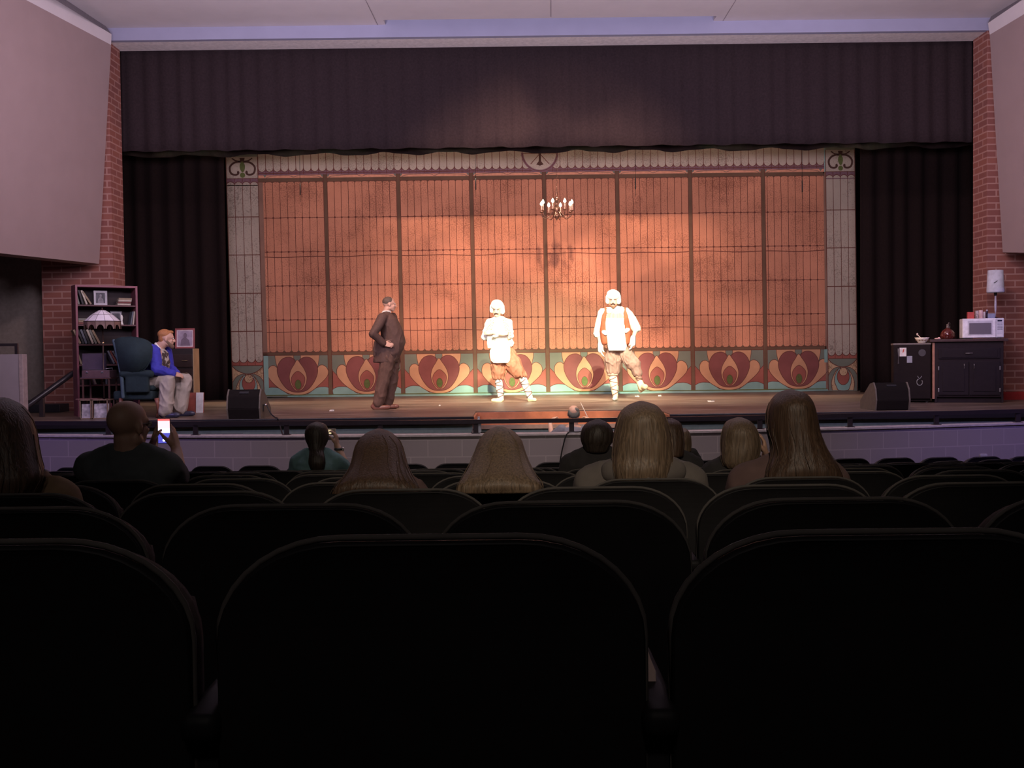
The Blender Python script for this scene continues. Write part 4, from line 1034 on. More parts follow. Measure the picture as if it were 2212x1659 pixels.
shoe(p, V((aL.x, aL.y, ZS + 0.045)), V((Q(1324, 868).x, aL.y - 0.17, ZS + 0.036)), mat('white_slipper', (0.74, 0.68, 0.55), 0.7), 1.0)
bm = B(); caps(bm, Q(1382, 826, -0.22), 0.06, Q(1387, 838, -0.30), 0.06); caps(bm, Q(1387, 836, -0.28), 0.055, Q(1394, 836, -0.42), 0.05); caps(bm, Q(1383, 828, -0.2), 0.05, Q(1384, 843, -0.25), 0.045)
blob('shoe', bm, palesh, p, 0.009, 2)
# white work gloves
for (w_, d_, n_, t_) in ((wL, V((0.05, -0.1, -1)), V((1, 0, 0)), V((0, -1, 0))), (wR, V((-0.1, -0.1, -1)), V((-1, 0.2, 0)), V((0, -1, 0)))):
    bm = B(); handshape(bm, w_ + d_ * 0.0, d_, n_, t_, 0.34, 1.28); limb(bm, [w_ - d_ * 0.03, w_ + d_ * 0.08], [0.045, 0.052]); blob('glove', bm, whitem, p, 0.008, 2)

# ---- 4. seated man in the blue jacket
Y = 14.62
Q = lambda x, y, dy=0.0: at(x, y, Y + dy)
p = thing('person', 'ginger-haired man in a bright blue jacket sitting forward in the green wing chair', 'person', (Q(350, 890).x, Y, ZS))
hf = V((0.93, 0.36, -0.08)); tf = V((0.92, 0.1, 0)).normalized(); side = tf.cross(UP)
hc = Q(360, 731); neck = Q(343, 751); che = Q(337, 771); pel = Q(311, 818)
sN, sF = Q(331, 758, -0.20), Q(357, 758, 0.16)
eN, wN = Q(338, 798, -0.30), Q(376, 809, -0.16); eF, wF = Q(366, 798, 0.22), Q(383, 807, 0.02)
hN, hF = Q(314, 824, -0.12), Q(318, 822, 0.10); kN, kF = Q(362, 822, -0.20), Q(398, 822, 0.10); aN, aF = Q(357, 886, -0.24), Q(390, 884, 0.08)
bm = B(); headshape(bm, hc, hf, V((0.12, 0, 1)), 1.06); caps(bm, hc - UP * 0.07 - hf * 0.04, 0.066, neck, 0.075)
torso(bm, pel, che, Q(342, 755), side, (0.17, 0.14), (0.175, 0.16), (0.185, 0.145), 0.07, tf)
limb(bm, [sN, eN, wN], [0.06, 0.046, 0.031]); limb(bm, [sF, eF, wF], [0.06, 0.046, 0.031])
handshape(bm, wN, V((0.85, 0.45, -0.15)), V((-0.3, 0.6, -0.8)), V((0.3, 0.5, 0.7)), 0.45, 1.0); handshape(bm, wF, V((0.8, -0.5, -0.2)), V((-0.2, -0.5, -0.8)), V((0.3, -0.5, 0.7)), 0.45, 1.0)
limb(bm, [hN, kN, aN], [0.10, 0.068, 0.042]); limb(bm, [hF, kF, aF], [0.10, 0.068, 0.042])
blob('body', bm, skinm, p, 0.0085); eyes(p, hc, hf, V((0.12, 0, 1)), 1.06)
ging = mat('hair_ginger', (0.42, 0.17, 0.06), 0.7, noise=(60, 0.2), bump=0.2)
bm = B(); R = basis(hf, V((0.12, 0, 1))); ell(bm, hc + UP * 0.055 - hf * 0.026, (0.086, 0.10, 0.078), R, 3); ell(bm, hc + UP * 0.0 - hf * 0.07, (0.07, 0.045, 0.075), R, 3); ell(bm, hc + UP * 0.095 + hf * 0.055, (0.055, 0.045, 0.026), R, 2)
blob('hair', bm, ging, p, 0.008, 2)
bm = B(); limb(bm, [hc - UP * 0.055 - side * 0.058 + hf * 0.02, hc - UP * 0.112 + hf * 0.07, hc - UP * 0.055 + side * 0.058 + hf * 0.02], [0.026, 0.036, 0.026]); blob('beard', bm, mat('beard_grey_brown', (0.20, 0.12, 0.08), 0.8), p, 0.008, 2)
def floralm():
    m = bpy.data.materials.new('brown_patterned_shirt'); m.use_nodes = True; nt = m.node_tree; b = nt.nodes['Principled BSDF']; b.inputs['Roughness'].default_value = 0.85
    tc = nt.nodes.new('ShaderNodeTexCoord'); vo = nt.nodes.new('ShaderNodeTexNoise'); vo.inputs['Scale'].default_value = 17; rp = nt.nodes.new('ShaderNodeValToRGB')
    rp.color_ramp.elements[0].position = 0.46; rp.color_ramp.elements[0].color = (0.07, 0.045, 0.04, 1); rp.color_ramp.elements[1].position = 0.50; rp.color_ramp.elements[1].color = (0.46, 0.40, 0.34, 1)
    nt.links.new(tc.outputs['Object'], vo.inputs['Vector']); nt.links.new(vo.outputs['Fac'], rp.inputs[0]); nt.links.new(rp.outputs[0], b.inputs['Base Color']); return m
bm = B(); torso(bm, pel + UP * 0.04, che, Q(343, 756), side, (0.165, 0.17), (0.17, 0.20), (0.155, 0.175), 0.09, tf); caps(bm, neck, 0.085, Q(340, 757), 0.1)
blob('shirt', bm, floralm(), p, 0.009, 2)
blue = mat('royal_blue_wool', (0.045, 0.045, 0.42), 0.8, noise=(25, 0.1), bump=0.2)
bm = B(); torso(bm, pel + UP * 0.0 - tf * 0.02, che - tf * 0.035, Q(337, 754), side, (0.20, 0.17), (0.215, 0.19), (0.215, 0.165), 0.03, tf)
limb(bm, [sN, eN, wN - (wN - eN).normalized() * 0.03], [0.095, 0.078, 0.056]); limb(bm, [sF, eF, wF - (wF - eF).normalized() * 0.03], [0.095, 0.078, 0.056])
wrinkle(blob('jacket', bm, blue, p, 0.009, 2), 0.012, 9)
bm = B(); limb(bm, [Q(336, 742, -0.06), Q(341, 748, -0.09), Q(347, 754, -0.10)], [0.016, 0.015, 0.012]); blob('shirt_collar', bm, whitem, p, 0.007, 1)
khaki = mat('pale_khaki_trousers', (0.42, 0.36, 0.31), 0.85, noise=(12, 0.12), bump=0.3)
bm = B(); torso(bm, pel, pel + UP * 0.1, pel + UP * 0.13, side, (0.19, 0.16), (0.19, 0.16), (0.18, 0.15), 0, tf)
limb(bm, [hN, kN, Q(357, 884, -0.24)], [0.125, 0.105, 0.105]); limb(bm, [hF, kF, Q(389, 880, 0.08)], [0.125, 0.105, 0.110])
wrinkle(blob('trousers', bm, khaki, p, 0.009, 2), 0.018, 8)
shoed = mat('navy_shoe_leather', (0.04, 0.04, 0.07), 0.25)
shoe(p, V((aN.x - 0.02, aN.y, ZS + 0.048)), V((aN.x + 0.22, aN.y - 0.03, ZS + 0.038)), shoed, 1.05); shoe(p, V((aF.x - 0.01, aF.y, ZS + 0.048)), V((aF.x + 0.22, aF.y - 0.02, ZS + 0.038)), shoed, 1.05)

# ---- 5. conductor in the pit
Y = 14.1
Q = lambda x, y, dy=0.0: at(x, y, Y + dy)
p = thing('person', 'balding conductor in a grey shirt seen from behind in the pit, both arms raised', 'person', (Q(1238, 930).x, Y, -0.6))
fw = V((0, 1, 0)); hc = Q(1239, 893); neck = Q(1239, 914)
che = Q(1238, 955); pel = V((che.x, Y, 0.25)); sL, sR = Q(1213, 929), Q(1264, 929); eL, wL = Q(1192, 944, 0.05), Q(1188, 912, 0.18); eR, wR = Q(1288, 940, 0.05), Q(1276, 908, 0.22)
bm = B(); headshape(bm, hc, fw, UP, 1.0); caps(bm, hc - UP * 0.06 - fw * 0.02, 0.06, neck, 0.066); torso(bm, pel, che, Q(1238, 922), V((1, 0, 0)), belly=0.03, front=fw)
limb(bm, [sL, eL, wL], [0.055, 0.045, 0.030]); limb(bm, [sR, eR, wR], [0.055, 0.045, 0.030])
handshape(bm, wL, V((0.45, 0.25, 0.45)), V((0.6, 0.3, -0.7)), V((0.3, -0.8, 0.3)), 0.5); handshape(bm, wR, V((-0.5, 0.2, 0.35)), V((-0.5, 0.3, -0.6)), V((-0.1, -0.7, 0.6)), 0.7)
for s_ in (-1, 1): limb(bm, [pel + V((s_ * 0.09, 0, -0.03)), pel + V((s_ * 0.10, 0.0, -0.44)), V((pel.x + s_ * 0.11, Y, -0.54))], [0.09, 0.06, 0.045])
blob('body', bm, skinm, p, 0.0085)
bm = B(); R = basis(fw)
for s_ in (-1, 1): ell(bm, hc + V((s_ * 0.055, -0.035, 0.005)), (0.030, 0.062, 0.055), R, 3)
ell(bm, hc + V((0, -0.078, -0.012)), (0.068, 0.030, 0.055), R, 3); ell(bm, hc + V((0.02, -0.066, 0.05)), (0.055, 0.034, 0.038), R, 3)
blob('hair', bm, mat('hair_grey_short', (0.13, 0.12, 0.10), 0.8, noise=(120, 0.3)), p, 0.007, 2)
bm = B(); torso(bm, pel, che, Q(1238, 924), V((1, 0, 0)), (0.18, 0.14), (0.175, 0.14), (0.195, 0.14), 0.03, fw); limb(bm, [sL, sL.lerp(eL, 0.8)], [0.08, 0.07]); limb(bm, [sR, sR.lerp(eR, 0.8)], [0.08, 0.07])
blob('shirt', bm, mat('slate_grey_shirt', (0.22, 0.21, 0.23), 0.9), p, 0.009, 2)
bm = B()
for s_ in (-1, 1): limb(bm, [pel + V((s_ * 0.09, 0, -0.0)), pel + V((s_ * 0.10, 0.0, -0.44)), V((pel.x + s_ * 0.11, Y, -0.56))], [0.12, 0.09, 0.07])
blob('trousers', bm, mat('black_trousers', (0.015, 0.015, 0.016), 0.85), p, 0.01, 2)
for s_ in (-1, 1): shoe(p, V((pel.x + s_ * 0.11, Y, -0.555)), V((pel.x + s_ * 0.12, Y + 0.2, -0.56)), mat('black_shoe', (0.015, 0.015, 0.016), 0.4))
bm = B(); tube(bm, [Q(1271, 905, 0.24), Q(1262, 886, 0.26), Q(1254, 869, 0.28)], 0.006, 8, radii=[0.007, 0.006, 0.003])
tag(link('baton', bm, mat('white_baton', (0.8, 0.7, 0.6), 0.5), None, True), 'thin pale baton held up in the right hand of the conductor', 'baton')

# ---- audience, seen from behind
def hairmat(name, c):
    m = mat(name, c, 0.5, noise=(7, 0.45), bump=0.35); nt = m.node_tree
    mp = nt.nodes.new('ShaderNodeMapping'); mp.inputs['Scale'].default_value = (22, 22, 0.9)
    tc = next(n for n in nt.nodes if n.type == 'TEX_COORD'); nz = next(n for n in nt.nodes if n.type == 'TEX_NOISE')
    nt.links.new(tc.outputs['Object'], mp.inputs[0]); nt.links.new(mp.outputs[0], nz.inputs['Vector'])
    return m
def spectator(label, Y, hx, hy, shy, hw, shirt, hair=None, hairrows=None, sc=1.0, face=(0, 1, 0), armL=None, armR=None, hood=None, skin=skinm, ears=False, hairY=0.0, roundsh=0.05, bald=False):
    """seated figure facing the stage. hx,hy = head centre px; shy = shoulder line px; hw = shoulder half width in m"""
    Q = lambda x, y, dy=0.0: at(x, y, Y + dy)
    if hairrows: hy = hairrows[0][0] + 0.113 * sc * F / Y + 5
    hc = Q(hx, hy); sh = Q(hx, shy); fz = floor_z(Y)
    p = thing('person', label, 'person', (sh.x, Y, fz))
    pel = V((sh.x, Y + 0.02, fz + 0.52)); che = V((sh.x, Y + 0.0, sh.z - 0.13)); top = V((sh.x, Y, sh.z + 0.01))
    f = V(face).normalized(); X = V((1, 0, 0))
    bm = B(); headshape(bm, hc, f, UP, sc); caps(bm, hc - UP * 0.06 * sc - f * 0.02, 0.055 * sc, V((sh.x, Y, sh.z)), 0.062 * sc)
    torso(bm, pel, che, top, X, (0.16 * sc, 0.12), (0.15 * sc, 0.11), (hw * 0.80, 0.12), 0.02, V((0, 1, 0)))
    arms = []
    for s_, arm in ((-1, armL), (1, armR)):
        s0 = V((sh.x + s_ * (hw - 0.055), Y, sh.z - 0.055))
        if arm: e, w_ = Q(*arm[0]), Q(*arm[1])
        else: e, w_ = s0 + V((s_ * 0.05, 0.04, -0.27)), s0 + V((-s_ * 0.02, 0.27, -0.30))
        limb(bm, [s0, e, w_], [0.052 * sc, 0.042 * sc, 0.028 * sc]); arms.append((s0, e, w_))
        if arm: handshape(bm, w_, arm[2], arm[3], arm[4], arm[5], sc)
        else: handshape(bm, w_, V((-s_ * 0.2, 1, -0.1)), V((0, 0, -1)), V((-s_, 0, 0)), 0.3, sc)
        hp = pel + X * s_ * 0.09 - UP * 0.02; kn = V((hp.x + s_ * 0.03, Y + 0.34, fz + 0.50)); an = V((kn.x, Y + 0.34, fz + 0.09))
        limb(bm, [hp, kn, an], [0.085, 0.06, 0.042])
    body = blob('body', bm, skin, p, 0.009 if (armL or armR) else 0.013, 2)
    bm = B(); torso(bm, pel, che, top, X, (0.18 * sc, 0.14), (0.175 * sc, 0.13), (hw * 0.88, 0.14), 0.03, V((0, 1, 0)))
    for s_, (s0, e, w_) in zip((-1, 1), arms):
        raised = (armL if s_ < 0 else armR) is not None
        caps(bm, V((sh.x + s_ * 0.07, Y, sh.z + 0.012)), 0.05, s0 + UP * 0.004, 0.068 * sc)
        if raised: limb(bm, [s0, s0.lerp(e, 0.75)], [0.075 * sc, 0.064 * sc])
        else: limb(bm, [s0, e, e.lerp(w_, 0.8)], [0.072 * sc, 0.058 * sc, 0.046 * sc])
    sh_o = wrinkle(blob('shirt', bm, shirt, p, 0.012, 3), 0.010, 7)
    bm = B()
    for s_ in (-1, 1):
        hp = pel + X * s_ * 0.09 - UP * 0.02; kn = V((hp.x + s_ * 0.03, Y + 0.34, fz + 0.50)); an = V((kn.x, Y + 0.34, fz + 0.09))
        limb(bm, [hp, kn, an], [0.11, 0.08, 0.065])
    blob('trousers', bm, mat('dark_trousers', (0.03, 0.03, 0.04), 0.9), p, 0.014, 2)
    for s_ in (-1, 1):
        kx = pel.x + s_ * 0.12; shoe(p, V((kx, Y + 0.34, fz + 0.055)), V((kx, Y + 0.50, fz + 0.05)), mat('black_shoe', (0.015, 0.015, 0.016), 0.4))
    if hood:
        bm = B()
        limb(bm, [V((sh.x - 0.12, Y - 0.05, sh.z + 0.0)), V((sh.x, Y - 0.11, sh.z - 0.02)), V((sh.x + 0.12, Y - 0.05, sh.z + 0.0))], [0.05, 0.06, 0.05]); blob('hood', bm, hood, p, 0.012, 3)
    if hairrows:
        secs = []
        for (yy, x0, x1, dep, dy) in hairrows:
            c = Q((x0 + x1) / 2, yy, dy); hwid = (x1 - x0) / 2 * Y / F
            secs.append((c, X * hwid, V((0, 1, 0)) * dep))
        # resample for smooth outline
        fin = []
        vals = [tuple(c) + (a.length, b.length) for c, a, b in secs]
        for v in cr(vals, 4): fin.append((V(v[:3]), X * max(v[3], 0.004), V((0, 1, 0)) * max(v[4], 0.004)))
        rr = random.Random(int(hx)); ph = [rr.uniform(0, 6.28) for _ in range(4)]
        def wob(i, t, n=len(fin)):
            g = min(1.0, i / n * 1.6)
            return 1 + g * (0.018 * math.sin(17 * t + ph[0] + i * 0.15) + 0.014 * math.sin(31 * t + ph[1] - i * 0.1) + 0.02 * math.sin(5 * t + ph[2] + i * 0.2))
        bm = B(); loft(bm, fin, 72, 0.25, wob=wob); ho = link('hair', bm, hair, p, True)
        # stray locks following the outline
        bm = B()
        for q in range(16):
            t = rr.uniform(0, 2 * PI); st = rr.randint(len(fin) // 6, len(fin) // 2); pts = []
            for i in range(st, len(fin), 2):
                c, a, b = fin[i]; g = 1.015 + 0.10 * (i - st) / len(fin) * rr.uniform(0.3, 1.0); tt = t + 0.05 * math.sin(i * 0.5 + q)
                pts.append(c + (a * math.cos(tt) + b * math.sin(tt)) * g)
            if len(pts) > 2: tube(bm, pts, 0.0018, 5, radii=[0.0018 * (1 - 0.7 * i / len(pts)) for i in range(len(pts))])
        link('stray_locks', bm, hair, ho, True)
    return p, Q, hc, sh
brown = hairmat('hair_brown', (0.075, 0.042, 0.026)); dark = hairmat('hair_near_black', (0.035, 0.024, 0.018)); lbrown = hairmat('hair_light_brown', (0.17, 0.115, 0.075))
teal = mat('teal_tee', (0.075, 0.085, 0.09), 0.9, noise=(20, 0.08)); tealb = mat('blue_green_tee', (0.12, 0.22, 0.24), 0.9, noise=(20, 0.08))
greyh = mat('grey_hoodie', (0.13, 0.11, 0.10), 0.95, noise=(20, 0.08)); brn2 = mat('olive_brown_top', (0.22, 0.14, 0.08), 0.95, noise=(30, 0.1)); blk = mat('black_top', (0.03, 0.027, 0.028), 0.95); maroon = mat('dusky_maroon_top', (0.12, 0.07, 0.065), 0.95)

# long-haired woman at the left edge, nearest of all
spectator('long-haired woman in an olive-brown top, cut off by the left edge of the photo', 3.15, -2, 935, 1050, 0.24, brn2, brown,
          [(862, -22, 14, 0.05, -0.02), (880, -70, 42, 0.105, -0.03), (910, -92, 62, 0.125, -0.04), (950, -100, 72, 0.13, -0.05), (990, -102, 80, 0.12, -0.07), (1030, -100, 84, 0.10, -0.10), (1070, -90, 62, 0.075, -0.12), (1120, -70, 45, 0.06, -0.13)])
# bald man filming
Yb = 4.85
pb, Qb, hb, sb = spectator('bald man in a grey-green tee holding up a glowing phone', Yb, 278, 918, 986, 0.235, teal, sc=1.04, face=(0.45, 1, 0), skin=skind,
          armL=((303, 1003, 0.20), (330, 966, 0.44), V((0.22, 0.2, 1)), V((1, 0.1, 0)), V((0.2, -1, 0.2)), 0.2), armR=((386, 1030, 0.16), (381, 972, 0.42), V((-0.22, 0.15, 1)), V((-1, 0.1, 0)), V((-0.2, -1, 0.2)), 0.2))
def spectacles(par, hc, f):
    f = V(f).normalized(); sd = f.cross(UP).normalized()
    for k_ in (-1, 1):
        sub('glasses_temple', par, blackp, lambda bm: tube(bm, [hc + sd * k_ * 0.082 - f * 0.02 + UP * 0.006, hc + sd * k_ * 0.062 + f * 0.085 + UP * 0.006], 0.002, 6), True)
        sub('glasses_lens', par, mat('clear_lens', (0.3, 0.3, 0.3), 0.05), lambda bm: ell(bm, hc + sd * k_ * 0.034 + f * 0.096 + UP * 0.0, (0.022, 0.002, 0.016), basis(f)), True)
spectacles(pb, hb, (0.45, 1, 0))
ph = thing('phone', 'glowing upright phone filming the stage, held up by the bald man', 'phone', Qb(355, 950, 0.47))
c0 = Qb(355, 931, 0.40)
sub('case', ph, mat('phone_case', (0.02, 0.02, 0.022), 0.3), lambda bm: addbox(bm, c0, (0.066, 0.010, 0.132), None, 0.004))
def screenm():
    m = bpy.data.materials.new('lit_phone_screen'); m.use_nodes = True; nt = m.node_tree; b = nt.nodes['Principled BSDF']
    tc = nt.nodes.new('ShaderNodeTexCoord'); sp = nt.nodes.new('ShaderNodeSeparateXYZ'); nt.links.new(tc.outputs['Object'], sp.inputs[0])
    rp = nt.nodes.new('ShaderNodeValToRGB'); rp.color_ramp.interpolation = 'CONSTANT'; e = rp.color_ramp.elements
    e[0].position = 0.0; e[0].color = (0.06, 0.06, 0.35, 1); e[1].position = 0.42; e[1].color = (0.75, 0.75, 1.0, 1)
    for ps, cl in ((0.62, (1.0, 0.55, 0.60, 1)), (0.92, (1.0, 0.12, 0.12, 1))): q_ = e.new(ps); q_.color = cl
    mr = nt.nodes.new('ShaderNodeMapRange'); z0 = (c0 - wloc(ph)).z; mr.inputs[1].default_value = z0 - 0.062; mr.inputs[2].default_value = z0 + 0.062
    nt.links.new(sp.outputs[2], mr.inputs[0]); nt.links.new(mr.outputs[0], rp.inputs[0]); nt.links.new(rp.outputs[0], b.inputs['Emission Color']); b.inputs['Emission Strength'].default_value = 1.7; b.inputs['Base Color'].default_value = (0.02, 0.02, 0.02, 1)
    return m
scr = sub('screen', ph, screenm(), lambda bm: addbox(bm, c0 + V((0, -0.006, 0)), (0.060, 0.002, 0.124)))
sub('shutter_button', scr, mat('shutter_glow', (0.8, 0.8, 1), 0.4, emit=((0.8, 0.85, 1.0), 2.5)), lambda bm: lathe(bm, (0, 0, 0), [(0.007, 0), (0.007, 0.001)], 16) or bmesh.ops.transform(bm, matrix=Matrix.Translation(c0 + V((0, -0.008, -0.047))) @ Matrix.Rotation(PI / 2, 4, 'X'), verts=bm.verts))
# woman with a ponytail taking a picture
Yp = 8.19
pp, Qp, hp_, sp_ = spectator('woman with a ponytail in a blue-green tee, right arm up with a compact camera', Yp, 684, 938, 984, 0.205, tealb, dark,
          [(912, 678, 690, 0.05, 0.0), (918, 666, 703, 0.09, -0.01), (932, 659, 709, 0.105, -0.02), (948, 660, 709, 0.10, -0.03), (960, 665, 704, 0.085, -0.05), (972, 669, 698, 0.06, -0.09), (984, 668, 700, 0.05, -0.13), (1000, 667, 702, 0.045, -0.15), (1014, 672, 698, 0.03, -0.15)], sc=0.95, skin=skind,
          armR=((747, 1008, 0.10), (728, 962, 0.22), V((-0.12, 0.1, 1)), V((-1, 0.2, 0)), V((-0.1, -1, 0.2)), 0.55))
cm = thing('camera', 'small silver compact camera with a lit rear screen held up by the ponytailed woman', 'camera', Qp(712, 945, 0.30))
cc0 = Qp(714, 933, 0.30)
sub('camera_body', cm, mat('silver_camera', (0.45, 0.43, 0.40), 0.3), lambda bm: addbox(bm, cc0, (0.085, 0.024, 0.052), None, 0.004))
sub('screen', cm, mat('camera_screen_glow', (0.1, 0.1, 0.1), 0.3, noise=(60, 0.5), emit=((1.0, 0.78, 0.45), 0.9)), lambda bm: addbox(bm, cc0 + V((-0.012, -0.0125, 0.002)), (0.040, 0.002, 0.034)))
wt = Qp(732, 970, 0.19)
wch = thing('wristwatch', 'wristwatch on the raised right wrist of the ponytailed woman', 'watch', wt)
sub('strap', wch, mat('watch_strap', (0.03, 0.03, 0.03), 0.5), lambda bm: (lathe(bm, wt - UP * 0.010, [(0.036, 0), (0.039, 0.004), (0.039, 0.016), (0.036, 0.02)], 20)), True)
sub('watch_face', wch, mat('watch_steel', (0.6, 0.6, 0.62), 0.2, metal=0.8), lambda bm: ell(bm, wt + V((0.036, -0.01, 0)), (0.010, 0.018, 0.018)), True)
# the two long-haired women mid left
spectator('woman with long brown hair falling over her shoulders, right of the ponytailed photographer', 3.98, 818, 965, 1046, 0.20, maroon, brown,
          [(928, 808, 826, 0.05, 0.0), (936, 790, 846, 0.09, -0.01), (955, 772, 864, 0.115, -0.04), (980, 764, 872, 0.115, -0.09), (1005, 758, 876, 0.10, -0.16), (1030, 745, 884, 0.075, -0.24), (1050, 730, 894, 0.045, -0.285), (1066, 724, 900, 0.022, -0.30)], sc=0.88)
spectator('woman with long straight hair spreading into a cone, between the photographer and the hooded heads', 3.98, 1080, 962, 1050, 0.20, maroon, lbrown,
          [(922, 1071, 1086, 0.05, 0.0), (930, 1054, 1106, 0.09, -0.01), (950, 1036, 1124, 0.115, -0.04), (975, 1027, 1132, 0.115, -0.09), (1000, 1019, 1140, 0.10, -0.16), (1025, 1008, 1150, 0.075, -0.235), (1046, 998, 1162, 0.045, -0.285), (1064, 996, 1164, 0.022, -0.30)], sc=0.88)
spectator('person in black with a round dark-haired head, left of the tall grey-hooded person', 6.51, 1290, 940, 985, 0.22, blk, dark,
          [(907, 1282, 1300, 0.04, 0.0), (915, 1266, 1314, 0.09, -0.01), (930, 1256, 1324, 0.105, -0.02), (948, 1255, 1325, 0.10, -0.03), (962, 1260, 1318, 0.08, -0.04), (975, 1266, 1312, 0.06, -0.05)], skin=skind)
spectator('tall person with long smooth hair and grey hooded top, right below the kicking baker', 3.98, 1386, 922, 1015, 0.245, greyh, lbrown,
          [(868, 1376, 1396, 0.05, 0.0), (876, 1356, 1418, 0.09, -0.01), (896, 1338, 1434, 0.115, -0.03), (925, 1329, 1444, 0.125, -0.03), (955, 1325, 1449, 0.12, -0.04), (985, 1324, 1450, 0.10, -0.06), (1012, 1326, 1446, 0.08, -0.09), (1040, 1334, 1438, 0.05, -0.11)], hood=greyh, sc=1.02)
spectator('dark-haired person half hidden to the right of the tall grey-hooded person', 6.51, 1450, 938, 992, 0.20, blk, brown,
          [(905, 1440, 1456, 0.04, 0.0), (914, 1424, 1470, 0.09, -0.01), (935, 1418, 1476, 0.10, -0.03), (960, 1420, 1478, 0.09, -0.05), (985, 1424, 1476, 0.06, -0.08)])
spectator('child with wispy hair sitting low behind the dark-haired person', 8.19, 1476, 948, 985, 0.15, blk, lbrown,
          [(926, 1470, 1482, 0.03, 0.0), (932, 1462, 1488, 0.06, -0.01), (946, 1458, 1492, 0.075, -0.02), (960, 1460, 1493, 0.06, -0.03), (975, 1466, 1492, 0.04, -0.05)], sc=0.78)
pt, Qt, ht, st_ = spectator('woman with shoulder-length hair and a hand lifted to her ear', 5.67, 1598, 940, 1002, 0.20, blk, lbrown,
          [(903, 1588, 1606, 0.04, 0.0), (911, 1570, 1622, 0.09, -0.01), (930, 1561, 1635, 0.105, -0.03), (955, 1558, 1642, 0.10, -0.04), (978, 1559, 1640, 0.085, -0.06), (1000, 1562, 1632, 0.06, -0.08), (1012, 1572, 1622, 0.04, -0.08)],
          armR=((1672, 1010, 0.02), (1655, 985, 0.0), V((-0.15, 0.0, 1)), V((-1, 0.2, 0)), V((-0.2, -1, 0.2)), 0.5))
sub('curled_lock', pt, lbrown, lambda bm: tube(bm, [Qt(1632, 955, -0.03), Qt(1640, 968, -0.03), Qt(1650, 974, -0.03), Qt(1657, 980, -0.02), Qt(1654, 987, -0.02), Qt(1644, 989, -0.02)], 0.010, 8, radii=[0.014, 0.012, 0.010, 0.008, 0.006, 0.004]), True)
spectator('woman with very long straight hair and the highest head in the audience', 4.0, 1706, 905, 1012, 0.225, maroon, brown,
          [(843, 1698, 1718, 0.05, 0.0), (851, 1680, 1740, 0.09, -0.01), (870, 1665, 1754, 0.115, -0.03), (900, 1658, 1762, 0.125, -0.03), (930, 1660, 1768, 0.12, -0.04), (960, 1668, 1778, 0.11, -0.06), (985, 1668, 1792, 0.10, -0.08), (1010, 1662, 1810, 0.085, -0.11), (1035, 1660, 1818, 0.06, -0.13), (1060, 1664, 1810, 0.04, -0.14)])
# ------------------------------------------------------------------ things on the stage, left side
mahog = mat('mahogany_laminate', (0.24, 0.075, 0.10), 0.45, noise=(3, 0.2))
inner_w = mat('shaded_wood_interior', (0.022, 0.011, 0.012), 0.7)  # shade inside the case is put into this near-black colour
shelfm = mat('shaded_shelf_wood', (0.10, 0.038, 0.042), 0.5)  # darker copy of the panel wood; shelf shade is in the colour
rotb = math.radians(34)
Rz = Matrix.Rotation(rotb, 3, 'Z')
O = on(169, 900); W, H, D = 0.88, 1.93, 0.30
def BL(x, y, z): return V((O.x, O.y, ZS)) + Rz @ V((x, y, z))        # bookcase-local, x along the front, y into the case
def lbox(bm, lo, hi, bev=0.003):
    lo, hi = V(lo), V(hi); c = (lo + hi) / 2
    addbox(bm, BL(*c), hi - lo, Rz, bev)
bc_ = thing('bookcase', 'tall reddish wooden bookcase with open shelves, angled at the left of the stage', 'bookcase', (O.x, O.y, ZS))
sub('side_panel', bc_, mahog, lambda b: lbox(b, (0, 0, 0), (0.03, D, H))); sub('side_panel', bc_, mahog, lambda b: lbox(b, (W - 0.03, 0, 0), (W, D, H)))
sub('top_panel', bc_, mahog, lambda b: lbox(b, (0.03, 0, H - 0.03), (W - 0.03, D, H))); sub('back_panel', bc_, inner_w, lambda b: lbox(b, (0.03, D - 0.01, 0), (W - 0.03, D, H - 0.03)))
SHZ = [0.06, 0.46, 0.76, 1.06, 1.35, 1.64]
for z_ in SHZ: sub('shelf', bc_, shelfm, lambda b: lbox(b, (0.03, 0.012, z_ - 0.022), (W - 0.03, D - 0.012, z_)))
bcol = [('spine_grey_green', (0.20, 0.20, 0.17)), ('spine_near_black', (0.03, 0.028, 0.03)), ('spine_cream', (0.50, 0.44, 0.36)), ('spine_dark_red', (0.16, 0.035, 0.03)), ('spine_slate', (0.12, 0.13, 0.16)), ('spine_tan', (0.30, 0.22, 0.14))]
cword = {'spine_grey_green': 'grey-green', 'spine_near_black': 'black', 'spine_cream': 'cream', 'spine_dark_red': 'dark red', 'spine_slate': 'slate blue', 'spine_tan': 'tan'}
pages = mat('book_pages', (0.55, 0.50, 0.42), 0.9)
